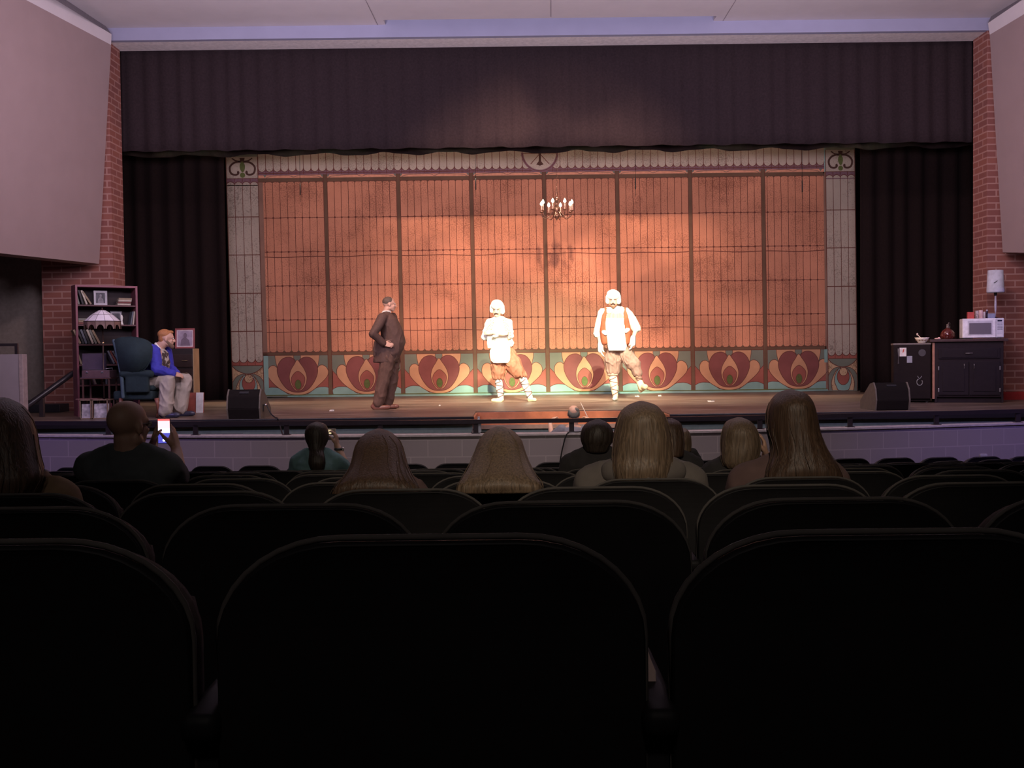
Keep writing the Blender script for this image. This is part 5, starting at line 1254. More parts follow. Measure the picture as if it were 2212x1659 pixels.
def book(x, z, th, h, d, lean, ci, label, group, flat=False):
    """upright or lying book with cover and page block"""
    nm, col = bcol[ci]
    ln = Matrix.Rotation(lean, 3, 'Y')
    root = thing('book', label, 'book', BL(x, 0.05, z), group); base = V((x, 0.05, z))
    def pt(lo, hi):
        lo, hi = V(lo), V(hi); c = (lo + hi) / 2
        return BL(*(base + ln @ c)), hi - lo
    def cover(bm):
        if flat:
            for lo, hi in (((0, 0, 0), (h, d, 0.003)), ((0, 0, th - 0.003), (h, d, th)), ((0, 0, 0), (h, 0.003, th))): c, s = pt(lo, hi); addbox(bm, c, s, Rz @ ln)
        else:
            for lo, hi in (((0, 0, 0), (0.003, d, h)), ((th - 0.003, 0, 0), (th, d, h)), ((0, 0, 0), (th, 0.003, h))): c, s = pt(lo, hi); addbox(bm, c, s, Rz @ ln)
    sub('cover', root, mat(nm, col, 0.6), cover)
    def pg(bm):
        c, s = pt((0.004, 0.004, 0.003), (h - 0.006, d - 0.004, th - 0.003)) if flat else pt((0.003, 0.004, 0.004), (th - 0.003, d - 0.004, h - 0.005)); addbox(bm, c, s, Rz @ ln)
    sub('page_block', root, pages, pg)
# top shelf: four leaning, four stacked
z_ = SHZ[5] + 0.004
for x, le, ci, pl in ((0.045, 0.22, 0, 'steepest of'), (0.10, 0.26, 1, 'second of'), (0.155, 0.34, 2, 'third of'), (0.215, 0.55, 5, 'most slanted of')):
    book(x + 0.235 * math.sin(-le) * -0 , z_ + 0.0, 0.026, 0.215, 0.16, -le, ci, f'{cword[bcol[ci][0]]} book, {pl} the four leaning on the top shelf', 'leaning books on the top shelf')
for j, (ci, nm) in enumerate(((2, 'bottom'), (3, 'second lowest'), (2, 'second highest'), (5, 'topmost'))):
    book(0.60 + 0.006 * j, z_ + 0.027 * j, 0.026, 0.19, 0.15, 0, ci, f'{cword[bcol[ci][0]]} book lying flat, {nm} of the pile on the top shelf', 'pile of books on the top shelf', True)
# second shelf
z_ = SHZ[4] + 0.004
for j, (ci, nm) in enumerate(((3, 'bottom'), (5, 'middle'), (0, 'top'))):
    book(0.045, z_ + 0.030 * j, 0.029, 0.15, 0.15, 0, ci, f'{cword[bcol[ci][0]]} book, {nm} of the flat pile left of the stained-glass lamp shade', 'pile of books on the second shelf', True)
for x, le, ci, nm in ((0.775, -0.18, 4, 'left one'), (0.808, -0.12, 2, 'right one')):
    book(x, z_, 0.022, 0.20, 0.15, -le, ci, f'{cword[bcol[ci][0]]} book, {nm} of the pair at the right end of the second shelf', 'books at the right end of the second shelf')
# third shelf
z_ = SHZ[3] + 0.004
for i_, (x, le, ci) in enumerate(((0.05, 0.40, 5), (0.095, 0.36, 1), (0.135, 0.34, 4), (0.175, 0.34, 1), (0.225, 0.36, 2), (0.27, 0.40, 0), (0.32, 0.46, 5))):
    book(x, z_, 0.030, 0.22, 0.17, -le, ci, f'{cword[bcol[ci][0]]} book leaning left, {ORD[i_]} from the left on the third shelf', 'leaning books on the third shelf')
z_ = SHZ[2] + 0.004
for i_, (x, le, ci) in enumerate(((0.06, 0.30, 5), (0.52, 0.42, 4), (0.56, 0.46, 3), (0.605, 0.50, 4))):
    book(x, z_, 0.026, 0.21, 0.17, -le, ci, f'{cword[bcol[ci][0]]} book on the fourth shelf, {ORD[i_]} from the left', 'books on the fourth shelf')
z_ = SHZ[1] + 0.004
for i_, (x, le, ci) in enumerate(((0.25, 0.28, 2), (0.36, 0.0, 3), (0.40, 0.0, 4))):
    book(x, z_, 0.028, 0.20, 0.17, -le, ci, f'{cword[bcol[ci][0]]} book on the shelf below the record player, {ORD[i_]} from the left', 'books on the fifth shelf')
def picture(name, label, c, w_, h_, R, fm, matm, pm, fr=0.02, depth=0.02, group=None):
    root = thing(name, label, 'picture', c - R @ V((0, 0, h_ / 2)), group)
    def frame(bm):
        for lo, hi in (((-w_ / 2, 0, -h_ / 2), (w_ / 2, depth, -h_ / 2 + fr)), ((-w_ / 2, 0, h_ / 2 - fr), (w_ / 2, depth, h_ / 2)), ((-w_ / 2, 0, -h_ / 2 + fr), (-w_ / 2 + fr, depth, h_ / 2 - fr)), ((w_ / 2 - fr, 0, -h_ / 2 + fr), (w_ / 2, depth, h_ / 2 - fr))):
            lo, hi = V(lo), V(hi); addbox(bm, c + R @ ((lo + hi) / 2), hi - lo, R, 0.003)
    sub('frame', root, fm, frame)
    m_ = sub('mount', root, matm, lambda bm: addbox(bm, c + R @ V((0, depth * 0.6, 0)), (w_ - 2 * fr, 0.006, h_ - 2 * fr), R))
    iw, ih = w_ - 3.4 * fr, h_ - 3.4 * fr
    pr = sub('print', root, pm[0], lambda bm: addbox(bm, c + R @ V((0, depth * 0.6 - 0.004, 0)), (iw, 0.002, ih), R))
    if len(pm) > 1:      # a generic half-length sitter
        def sitter(bm):
            for pts in ([(-0.32, -0.5), (0.36, -0.5), (0.30, -0.12), (0.12, 0.02), (0.04, 0.10), (-0.10, 0.06), (-0.26, -0.10)], [(0.02 + 0.13 * math.cos(a * PI / 6), 0.20 + 0.17 * math.sin(a * PI / 6)) for a in range(12)]):
                bm.faces.new([bm.verts.new(c + R @ V((x * iw, depth * 0.6 - 0.0058, z * ih))) for x, z in pts])
            bmesh.ops.triangulate(bm, faces=bm.faces[:])
        sub('printed_figure', pr, pm[1], sitter)
    return root
silver = mat('silver_frame', (0.50, 0.47, 0.50), 0.4); bw = mat('dark_photo_print', (0.06, 0.055, 0.07), 0.4, noise=(14, 0.6)); greyp = mat('grey_photo_tone', (0.22, 0.20, 0.22), 0.5, noise=(20, 0.4))
picture('picture_frame', 'silver-framed dark photograph standing in the middle of the top shelf', BL(0.375, 0.12, SHZ[5] + 0.11), 0.19, 0.215, Rz, silver, silver, [bw, greyp], 0.018)
picture('picture_frame', 'small grey-framed photograph on the second shelf behind the lamp shade', BL(0.60, 0.16, SHZ[4] + 0.105), 0.17, 0.20, Rz, mat('grey_frame', (0.2, 0.2, 0.22), 0.5), silver, [bw], 0.016)
tag(sub('x', None, whitem, lambda bm: lathe(bm, BL(0.66, 0.08, SHZ[4] + 0.001), [(0.028, 0), (0.020, 0.02), (0.012, 0.06), (0.020, 0.11), (0.008, 0.15)], 16)), 'small white figurine on the second shelf right of the lamp shade', 'figurine')
bpy.data.objects['x'].name = 'figurine'

# stained-glass floor lamp
Yl = 14.45
lp = at(223, 897, Yl); lp = V((lp.x, Yl, ZS))
lampm = mat('bronze_lamp_metal', (0.06, 0.035, 0.03), 0.4, metal=0.5); brass = mat('brass_ball', (0.8, 0.65, 0.45), 0.2, metal=0.9)
glassw = mat('milky_lavender_glass', (0.80, 0.74, 0.80), 0.35, noise=(8, 0.1)); glassa = mat('dull_amber_glass', (0.20, 0.12, 0.10), 0.4, noise=(12, 0.3))
lp.x += 0.02
lt = thing('floor_lamp', 'tall floor lamp with a domed stained-glass shade in front of the bookcase', 'lamp', lp)
zt, zm, zr, zs = at(223, 671, Yl).z, at(223, 682, Yl).z, at(223, 694.5, Yl).z, at(223, 711, Yl).z
sub('base', lt, lampm, lambda b: lathe(b, lp, [(0.14, 0), (0.14, 0.012), (0.06, 0.03), (0.018, 0.06)], 24), True)
sub('pole', lt, lampm, lambda b: lathe(b, lp, [(0.012, 0.05), (0.012, 0.5), (0.018, 0.52), (0.012, 0.54), (0.011, zt - ZS)], 12), True)
sub('socket_ball', lt, brass, lambda b: ell(b, V((lp.x, Yl, at(223, 741, Yl).z)), (0.02, 0.02, 0.02)), True)
r0, r1, r2 = 0.045, 0.145, 0.245
def shade(bm):
    n = 12
    for i in range(n):
        a0, a1 = 2 * PI * i / n, 2 * PI * (i + 1) / n
        for (ra, za, rb, zb_, mi) in ((r0, zt, r1, zm + 0.01, 0), (r1, zm + 0.01, r2, zr, 0)):
            f = bm.faces.new([bm.verts.new((lp.x + r_ * math.cos(a), Yl + r_ * math.sin(a), z)) for r_, z, a in ((ra, za, a0), (ra, za, a1), (rb, zb_, a1), (rb, zb_, a0))]); f.material_index = mi
        # arched skirt panel
        pts = [(0, 0), (1, 0), (1, -1), (0.86, -1)] + [(0.5 + 0.36 * math.cos(t * PI / 8), -1 + 0.55 * math.sin(t * PI / 8)) for t in range(1, 8)] + [(0.14, -1), (0, -1)]
        P0 = V((lp.x + r2 * math.cos(a0), Yl + r2 * math.sin(a0), zr)); P1 = V((lp.x + r2 * math.cos(a1), Yl + r2 * math.sin(a1), zr))
        vs = [P0.lerp(P1, u) + V((0, 0, v * (zr - zs))) for u, v in pts]
        for t in geometry.tessellate_polygon([vs]):
            f = bm.faces.new([bm.verts.new(vs[j]) for j in t]); f.material_index = 1
sh_ = sub('lamp_shade', lt, [glassw, glassa], shade); so = sh_.modifiers.new('t', 'SOLIDIFY'); so.thickness = 0.004
def came(bm):
    n = 12
    for i in range(n):
        a0, a1 = 2 * PI * i / n, 2 * PI * (i + 1) / n
        P_ = lambda r_, z, a: V((lp.x + (r_ + 0.003) * math.cos(a), Yl + (r_ + 0.003) * math.sin(a), z))
        tube(bm, [P_(r0, zt, a0), P_(r1, zm + 0.01, a0), P_(r2, zr, a0), P_(r2, zs, a0)], 0.0035, 6)
        for r_, z in ((r0, zt), (r1, zm + 0.01), (r2, zr)): tube(bm, [P_(r_, z, a0), P_(r_, z, a1)], 0.0035 if r_ < r2 else 0.006, 6)
sub('leading', sh_, lampm, came); sub('finial', lt, lampm, lambda b: lathe(b, V((lp.x, Yl, zt)), [(0.045, 0), (0.03, 0.012), (0.006, 0.018), (0.010, 0.03), (0.003, 0.045)], 16), True)

# record player with its lid up, on a small side table
Yr = 14.35
def G(x, y, dy=0.0): return at(x, y, Yr + dy)
tz = G(205, 815.5).z; x0_, x1_ = G(176, 815).x, G(236, 815).x
tb = thing('side_table', 'slim dark side table under the record player, in front of the bookcase', 'table', ((x0_ + x1_) / 2, Yr, ZS))
sub('table_top', tb, mat('dark_table_wood', (0.10, 0.05, 0.045), 0.3), lambda b: box2(b, (x0_ - 0.02, Yr, tz - 0.022), (x1_ + 0.02, Yr + 0.30, tz), 0.004))
for xx in (x0_, x1_ - 0.022):
    for yy in (Yr + 0.01, Yr + 0.268): sub('leg', tb, mat('dark_table_wood', (0.10, 0.05, 0.045), 0.3), lambda b: box2(b, (xx, yy, ZS), (xx + 0.022, yy + 0.022, tz - 0.022), 0.002))
rp_ = thing('record_player', 'portable record player with its dark silver-edged lid standing open', 'record player', ((x0_ + x1_) / 2, Yr + 0.1, tz))
zl = G(205, 800).z
sub('base_box', rp_, mat('brown_leatherette', (0.13, 0.07, 0.08), 0.5), lambda b: box2(b, (x0_, Yr + 0.01, tz), (x1_, Yr + 0.28, zl), 0.008))
sub('turntable', rp_, blackp, lambda b: lathe(b, ((x0_ + x1_) / 2, Yr + 0.15, zl), [(0.13, 0), (0.13, 0.006)], 32)); sub('tone_arm', rp_, silver, lambda b: tube(b, [(x1_ - 0.04, Yr + 0.22, zl), (x1_ - 0.04, Yr + 0.22, zl + 0.03), (x1_ - 0.07, Yr + 0.06, zl + 0.02)], 0.004, 6))
lid = sub('lid', rp_, mat('plum_leatherette', (0.10, 0.07, 0.11), 0.45), lambda b: box2(b, (at(178, 800, Yr + 0.24).x, Yr + 0.24, zl + 0.002), (at(228, 800, Yr + 0.24).x, Yr + 0.29, G(205, 763).z), 0.006))
def trim_(bm):
    a, b_, z0, z1 = at(178, 800, Yr + 0.24).x, at(228, 800, Yr + 0.24).x, zl + 0.004, G(205, 763).z
    tube(bm, [(a, Yr + 0.236, z0), (b_, Yr + 0.236, z0), (b_, Yr + 0.236, z1), (a, Yr + 0.236, z1), (a, Yr + 0.236, z0)], 0.0045, 6)
sub('lid_trim', lid, mat('chrome_trim', (0.7, 0.7, 0.72), 0.2, metal=0.9), trim_)
for (xx, nm) in ((x0_ + 0.06, 0), ((x0_ + x1_) / 2 + 0.08, 1)): sub('latch', rp_, mat('chrome_trim', (0.7, 0.7, 0.72), 0.2, metal=0.9), lambda b: box2(b, (xx, Yr + 0.002, zl - 0.04), (xx + 0.03, Yr + 0.012, zl - 0.02), 0.002))
# two slatted crates of records
crw = mat('crate_pine', (0.24, 0.16, 0.11), 0.7)
recs_m = [mat('sleeve_white', (0.45, 0.42, 0.45), 0.6, noise=(16, 0.5)), mat('sleeve_dark', (0.05, 0.04, 0.05), 0.5, noise=(14, 0.6)), mat('sleeve_red', (0.25, 0.06, 0.06), 0.5), mat('sleeve_blue', (0.12, 0.14, 0.25), 0.5, noise=(14, 0.6))]
for ci, (xa, xb, ya, yb, lab) in enumerate(((172, 197, 857, 898, 'left pine crate of record sleeves under the side table'), (199, 233, 855, 899, 'right pine crate of record sleeves, its open side showing a white sleeve'))):
    Yc = 14.22 + 0.02 * ci
    a, b_ = at(xa, yb, Yc).x, at(xb, yb, Yc).x; zt_ = at(xa, ya, Yc).z
    cr_ = thing('crate', lab, 'crate', ((a + b_) / 2, Yc, ZS), 'crates of records under the side table')
    zt_ = ZS + 0.275
    def fr_(bm):
        for xx in (a, b_ - 0.014):
            for yy in (Yc, Yc + 0.24): box2(bm, (xx, yy, ZS), (xx + 0.014, yy + 0.014, zt_), 0.001)
        for zz in (ZS, zt_ - 0.016):
            for yy in (Yc, Yc + 0.24): box2(bm, (a, yy, zz), (b_, yy + 0.014, zz + 0.016), 0.001)
            for xx in (a, b_ - 0.014): box2(bm, (xx, Yc, zz), (xx + 0.014, Yc + 0.25, zz + 0.016), 0.001)
    sub('crate_frame', cr_, crw, fr_); sub('crate_floor', cr_, crw, lambda b: box2(b, (a + 0.014, Yc + 0.014, ZS), (b_ - 0.014, Yc + 0.24, ZS + 0.008)))
    for j in range(4):
        yy = Yc + 0.02 + 0.055 * j
        bm = B(); addbox(bm, ((a + b_) / 2, yy + 0.012, ZS + 0.012 + 0.10), (b_ - a - 0.036, 0.006, 0.20), Matrix.Rotation(-0.09, 3, 'X'))
        tag(link('record_sleeve', bm, recs_m[(j * 3 + ci) % 4 if j else 0]), f'{("pale", "dark", "red", "blue")[(j * 3 + ci) % 4 if j else 0]} record sleeve, {ORD[j]} from the front in the {("left", "right")[ci]} crate', 'record', 'record sleeves in the crates')
# magazines lying on the crates
bm = B(); addbox(bm, (at(190, 853, 14.3).x, 14.33, ZS + 0.275 + 0.006), (0.30, 0.2, 0.012), Matrix.Rotation(0.1, 3, 'Z'))
tag(link('magazine', bm, mat('sleeve_brown', (0.20, 0.10, 0.09), 0.6)), 'thin reddish magazine lying across the tops of the record crates', 'magazine')

# wing chair turned towards the middle of the stage
Yw = 14.58
greenf = mat('teal_green_upholstery', (0.012, 0.028, 0.033), 0.85, noise=(20, 0.15), bump=0.2)
wc = thing('wing_chair', 'dark teal wing-back armchair turned side-on at the left of the stage', 'armchair', (at(300, 890, Yw).x, Yw, ZS))
E = lambda x, y, dy=0.0: at(x, y, Yw + dy)
def back_(bm):
    # back leaning to the left, seen edge-on
    for (dy, wy) in ((0, 0.33),):
        secs = [(E(290, 838), V((0.07, 0, 0)), V((0, 0.30, 0))), (E(283, 800), V((0.07, 0, 0)), V((0, 0.32, 0))), (E(272, 760), V((0.065, 0, 0)), V((0, 0.34, 0))), (E(266, 738), V((0.06, 0, 0)), V((0, 0.33, 0))), (E(265, 733), V((0.045, 0, 0)), V((0, 0.27, 0)))]
        loft(bm, secs, 28, 0.3)
bm = B(); back_(bm); blob('backrest', bm, greenf, wc, 0.012, 3)
for s_ in (-1, 1):
    def wing(bm, s_=s_):
        y_ = s_ * 0.33
        pts = [(247, 734), (262, 728), (290, 727), (315, 733), (331, 745), (330, 775), (318, 796), (300, 805), (262, 812), (255, 780)]
        a = [bm.verts.new(E(x, y, y_ + (0.0 if x < 290 else s_ * 0.04))) for x, y in pts]; b_ = [bm.verts.new(v.co + V((0, 0.05 if s_ > 0 else -0.05, 0))) for v in a]
        bm.faces.new(a); bm.faces.new(list(reversed(b_)))
        for j in range(len(a)): bm.faces.new((a[j], b_[j], b_[(j + 1) % len(a)], a[(j + 1) % len(a)]))
        bmesh.ops.recalc_face_normals(bm, faces=bm.faces); bmesh.ops.bevel(bm, geom=bm.edges[:], offset=0.018, segments=3, affect='EDGES')
        bmesh.ops.triangulate(bm, faces=[f for f in bm.faces if len(f.verts) > 4])
    sub('wing', wc, greenf, wing, True)
    def arm(bm, s_=s_):
        y_ = s_ * 0.35; limb(bm, [E(265, 808, y_), E(298, 806, y_), E(325, 808, y_)], [0.055, 0.058, 0.055])
        box2(bm, (E(272, 812, y_).x, Yw + y_ - 0.04, E(300, 848, y_).z), (E(322, 812, y_).x, Yw + y_ + 0.04, E(300, 806, y_).z), 0.02)
    bm = B(); arm(bm); blob('armrest', bm, greenf, wc, 0.012, 3)
bm = B(); box2(bm, (E(262, 838).x, Yw - 0.31, E(300, 862).z), (E(345, 838).x, Yw + 0.31, E(300, 843).z), 0.03); link('seat_frame', bm, greenf, wc, True)
bm = B(); box2(bm, (E(275, 838).x, Yw - 0.29, E(300, 843).z), (E(347, 838).x, Yw + 0.29, E(300, 832).z), 0.03); link('seat_cushion', bm, greenf, wc, True)
# the back edge strip that flares to the floor
bm = B(); limb(bm, [E(246, 736, -0.34), E(256, 775, -0.35), E(263, 815, -0.36), E(266, 858, -0.36)], [0.026, 0.028, 0.028, 0.026]); blob('back_post', bm, mat('slate_blue_piping', (0.06, 0.10, 0.13), 0.7), wc, 0.01, 2)
legw = mat('cherry_chair_leg', (0.24, 0.09, 0.06), 0.35)
for (x, dy) in ((262, -0.30), (262, 0.28), (338, -0.28), (338, 0.28)):
    sub('leg', wc, legw, lambda b: tube(b, [E(x, 860, dy), E(x + (3 if x > 300 else -2), 874, dy), V((E(x + (1 if x > 300 else -5), 890, dy).x, Yw + dy, ZS))], 0.02, 10, radii=[0.032, 0.026, 0.018]), True)

# dark chest behind with the framed portrait on top
Yk = 15.9
K = lambda x, y, dy=0.0: at(x, y, Yk + dy)
zk = K(398, 753).z
ch = thing('cabinet', 'dark low cabinet with a tan side behind the seated man, a framed portrait on top', 'cabinet', (K(395, 870).x, Yk, ZS))
xa, xb = K(372, 800).x, K(419, 800).x
sub('carcass', ch, mat('ebonised_wood', (0.022, 0.014, 0.013), 0.4), lambda b: box2(b, (xa, Yk, ZS), (xb - 0.012, Yk + 0.28, zk), 0.006))
sub('drawer', ch, mat('ebonised_drawer', (0.035, 0.02, 0.018), 0.35), lambda b: box2(b, (xa + 0.03, Yk - 0.014, K(395, 793).z), (xb - 0.02, Yk, K(395, 765).z), 0.004)); sub('door', ch, mat('ebonised_drawer', (0.035, 0.02, 0.018), 0.35), lambda b: box2(b, (xa + 0.03, Yk - 0.014, ZS + 0.05), (xb - 0.02, Yk, K(395, 798).z), 0.004))
for z_ in (779, 806): sub('handle', ch, mat('aged_brass', (0.35, 0.26, 0.14), 0.4, metal=0.6), lambda b: tube(b, [(xa + 0.16, Yk - 0.015, K(395, z_).z), (xa + 0.17, Yk - 0.04, K(395, z_).z), (xa + 0.24, Yk - 0.04, K(395, z_).z), (xa + 0.25, Yk - 0.015, K(395, z_).z)], 0.005, 6))
sub('side_board', ch, mat('tan_board', (0.42, 0.27, 0.14), 0.6, noise=(4, 0.15)), lambda b: box2(b, (xb - 0.012, Yk - 0.005, ZS), (xb, Yk + 0.28, zk), 0.002))
picture('portrait_picture', 'reddish double-framed pale portrait standing on the dark cabinet behind the seated man', V((K(396.5, 730.5).x, Yk + 0.06, (zk + 0.004 + 0.157))), 0.305, 0.315, Matrix.Rotation(-0.06, 3, 'X'),
        mat('mahogany_frame', (0.28, 0.07, 0.07), 0.4), mat('pale_inner_frame', (0.62, 0.50, 0.52), 0.5), [mat('mauve_print', (0.36, 0.28, 0.36), 0.6, noise=(8, 0.3)), mat('dim_mauve_print', (0.17, 0.12, 0.16), 0.6)], 0.024)
# picture leaning at the floor behind his feet
Yq = 15.55
a_ = at(422, 873, Yq)
lq = thing('leaning_picture', 'white-edged red picture leaning low on the stage floor right of the seated man', 'picture', (a_.x, Yq, ZS))
Rq = Matrix.Rotation(-0.12, 3, 'X')
wq, hq = 0.25, 0.31
sub('backing', lq, mat('red_painted_board', (0.30, 0.07, 0.05), 0.6, noise=(6, 0.4)), lambda b: addbox(b, V((a_.x, Yq + 0.02, ZS + hq / 2)), (wq, 0.016, hq), Rq))
sub('white_edge', lq, mat('off_white_board', (0.60, 0.58, 0.60), 0.6), lambda b: (addbox(b, V((a_.x + 0.065, Yq + 0.006, ZS + hq / 2)), (0.11, 0.016, hq), Rq, 0.002), addbox(b, V((a_.x - 0.05, Yq + 0.042, ZS + hq - 0.008)), (0.16, 0.016, 0.014), Rq, 0.002)))

# wedge monitors on the stage edge
gr_side = mat('monitor_side_grey', (0.13, 0.105, 0.08), 0.7); gr_f = mat('monitor_black', (0.012, 0.009, 0.008), 0.8, spec=0.1)
def monitor(xa, xb, yb, h, label, facing, Ym):
    """wedge lying with its back to the house; the side facing the stage centre shows"""
    a = at(xa, yb, Ym).x; b = at(xb, yb, Ym).x; w_ = b - a; d = 0.60
    m = thing('stage_monitor', label, 'speaker', ((a + b) / 2, Ym, ZS), 'wedge monitors on the stage edge')
    prof = [(0.02, 0.0), (-0.015, 0.14), (0.015, h * 0.76), (0.09, h), (0.22, h * 0.94), (d, 0.12), (d, 0.0)]
    e = 0.02
    def bodyf(bm):
        l = [bm.verts.new((a + e, Ym + y, ZS + z)) for y, z in prof]; r = [bm.verts.new((b - e, Ym + y, ZS + z)) for y, z in prof]
        bm.faces.new(l); bm.faces.new(list(reversed(r)))
        for j in range(len(l)): bm.faces.new((l[j], r[j], r[(j + 1) % len(l)], l[(j + 1) % len(l)]))
        bmesh.ops.recalc_face_normals(bm, faces=bm.faces); bmesh.ops.bevel(bm, geom=bm.edges[:], offset=0.008, segments=2, affect='EDGES')
    sub('cabinet_body', m, gr_f, bodyf)
    for sx, xx in ((-1, a), (1, b - e)):
        def cheek(bm, xx=xx):
            l = [bm.verts.new((xx, Ym + y * 1.02 - 0.004, ZS + z * 1.01)) for y, z in prof]; r = [bm.verts.new(v.co + V((e, 0, 0))) for v in l]
            bm.faces.new(l); bm.faces.new(list(reversed(r)))
            for j in range(len(l)): bm.faces.new((l[j], r[j], r[(j + 1) % len(l)], l[(j + 1) % len(l)]))
            bmesh.ops.recalc_face_normals(bm, faces=bm.faces)
        sub('side_panel', m, gr_side, cheek)
    sub('handle_recess', m, blackp, lambda bm: addbox(bm, ((a + b) / 2, Ym + 0.052, ZS + h * 0.885), (w_ * 0.28, 0.02, 0.035), Matrix.Rotation(math.radians(-40), 3, 'X'), 0.004))
    return m, a, b
m, a, b = monitor(490, 563, 905, 0.40, 'black wedge monitor on the left stage edge, a cable plugged into its side', 1, 13.87)
Ym = 13.87
sub('cable_socket', m, blackp, lambda bm: addbox(bm, (b + 0.006, Ym + 0.16, ZS + 0.14), (0.012, 0.06, 0.10), None, 0.003)); sub('plug', m, mat('chrome_plug', (0.7, 0.7, 0.7), 0.25, metal=0.8), lambda bm: tube(bm, [(b + 0.01, Ym + 0.16, ZS + 0.18), (b + 0.05, Ym + 0.15, ZS + 0.185)], 0.012, 10))
cab = mat('black_cable', (0.012, 0.011, 0.012), 0.5)
pts = [(b + 0.05, Ym + 0.15, ZS + 0.18), (b + 0.12, Ym + 0.10, ZS + 0.06), (b + 0.20, Ym + 0.02, ZS + 0.012), (b + 0.26, STAGE_F - 0.07, ZS + 0.012), (b + 0.30, STAGE_F - 0.10, 0.92), (b + 0.55, 12.9, 0.80), (b + 0.85, 12.75, 0.55), (b + 1.0, 12.7, 0.2), (b + 1.0, 12.9, -0.58)]
tag(sub('speaker_cable', None, cab, lambda bm: tube(bm, [V(q) for q in cr(pts, 5)], 0.009, 8), True), 'black cable running from the left wedge monitor down into the pit', 'cable')
m, a, b = monitor(1891, 1966, 886, 0.385, 'black wedge monitor on the right stage edge in front of the small fridge', -1, 14.05)

KIT0 = set(bpy.data.objects)
# ---- right side of the stage: small fridge
Yf = 15.9
K = lambda x, y, dy=0.0: at(x, y, Yf + dy)
x0, x1, zt = K(1937, 800).x, K(2013, 800).x, K(1975, 741).z
fr = thing('small_fridge', 'black waist-high fridge with notes on its door, left of the kitchen cabinet', 'fridge', ((x0 + x1) / 2, Yf, ZS))
fblk = mat('fridge_black_enamel', (0.016, 0.011, 0.011), 0.7, spec=0.1)
sub('fridge_body', fr, fblk, lambda bm: box2(bm, (x0, Yf, ZS + 0.02), (x1, Yf + 0.52, zt - 0.018), 0.01)); sub('top_panel', fr, mat('fridge_top_grey', (0.16, 0.13, 0.12), 0.35), lambda bm: box2(bm, (x0 - 0.006, Yf - 0.045, zt - 0.028), (x1 + 0.006, Yf + 0.53, zt), 0.008))
dr = sub('door', fr, fblk, lambda bm: box2(bm, (x0, Yf - 0.045, ZS + 0.06), (x1, Yf - 0.004, zt - 0.03), 0.012))
sub('door_handle', dr, mat('steel_handle', (0.35, 0.33, 0.33), 0.3, metal=0.6), lambda bm: tube(bm, [(x0 + 0.07, Yf - 0.048, K(1975, 753).z), (x0 + 0.07, Yf - 0.08, K(1975, 755).z), (x0 + 0.07, Yf - 0.08, K(1975, 785).z), (x0 + 0.07, Yf - 0.048, K(1975, 787).z)], 0.008, 8))
for j in (0, 1): sub('foot', fr, blackp, lambda bm: box2(bm, (x0 + 0.03 + j * (x1 - x0 - 0.10), Yf + 0.02, ZS), (x0 + 0.07 + j * (x1 - x0 - 0.10), Yf + 0.06, ZS + 0.02), 0.002))
notes = [('white note with a red mark at the upper left of the fridge door', 1952, 751, 1966, 770, mat('note_white', (0.70, 0.66, 0.62), 0.8)), ('pale grey note below and right of the white note on the fridge door', 1967, 769, 1978, 784, mat('note_grey', (0.30, 0.31, 0.36), 0.8))]
for lab, xa, ya, xb, yb, mt in notes:
    p0, p1 = at(xa, yb, Yf - 0.047), at(xb, ya, Yf - 0.047)
    n_ = tag(sub('paper_note', None, mt, lambda bm: box2(bm, (p0.x, Yf - 0.0475, p0.z), (p1.x, Yf - 0.0455, p1.z))), lab, 'note', 'notes on the fridge door')
    if 'red' in lab: n_.location = (0, 0, 0); sub('red_mark', n_, mat('note_red', (0.55, 0.10, 0.06), 0.7), lambda bm: bm.faces.new([bm.verts.new((p0.x + u * (p1.x - p0.x), Yf - 0.0482, p0.z + v * (p1.z - p0.z))) for u, v in ((0.42, 0.42), (0.62, 0.50), (0.72, 0.86), (0.50, 0.80))]))
mg = K(1993, 826, -0.048)
def magnet(bm):
    n = 18
    tube(bm, [mg + V((0.042 * math.cos(a_ * 2 * PI / n + 1.9) * (1 if a_ < 14 else 0.9), 0, 0.052 * math.sin(a_ * 2 * PI / n + 1.9))) for a_ in range(15)], 0.006, 6)
    for s_ in (-1, 1): tube(bm, [mg + V((0, 0, 0.05)), mg + V((s_ * 0.02, 0, 0.075)), mg + V((s_ * 0.028, 0, 0.095))], 0.004, 6)
tag(sub('fridge_magnet', None, mat('grey_magnet', (0.32, 0.33, 0.33), 0.5), magnet, True), 'grey curl-shaped magnet low on the fridge door', 'magnet')
tag(sub('chalk_drawing', None, mat('faint_grey_sticker', (0.05, 0.045, 0.05), 0.6), lambda bm: lathe(bm, (0, 0, 0), [(0.055, 0), (0.055, 0.002)], 24) or bmesh.ops.transform(bm, matrix=Matrix.Translation(K(1998, 762, -0.0455)) @ Matrix.Rotation(PI / 2, 4, 'X'), verts=bm.verts)), 'faint dark round sticker at the upper right of the fridge door', 'sticker')
bpy.data.objects['chalk_drawing'].name = 'round_sticker'
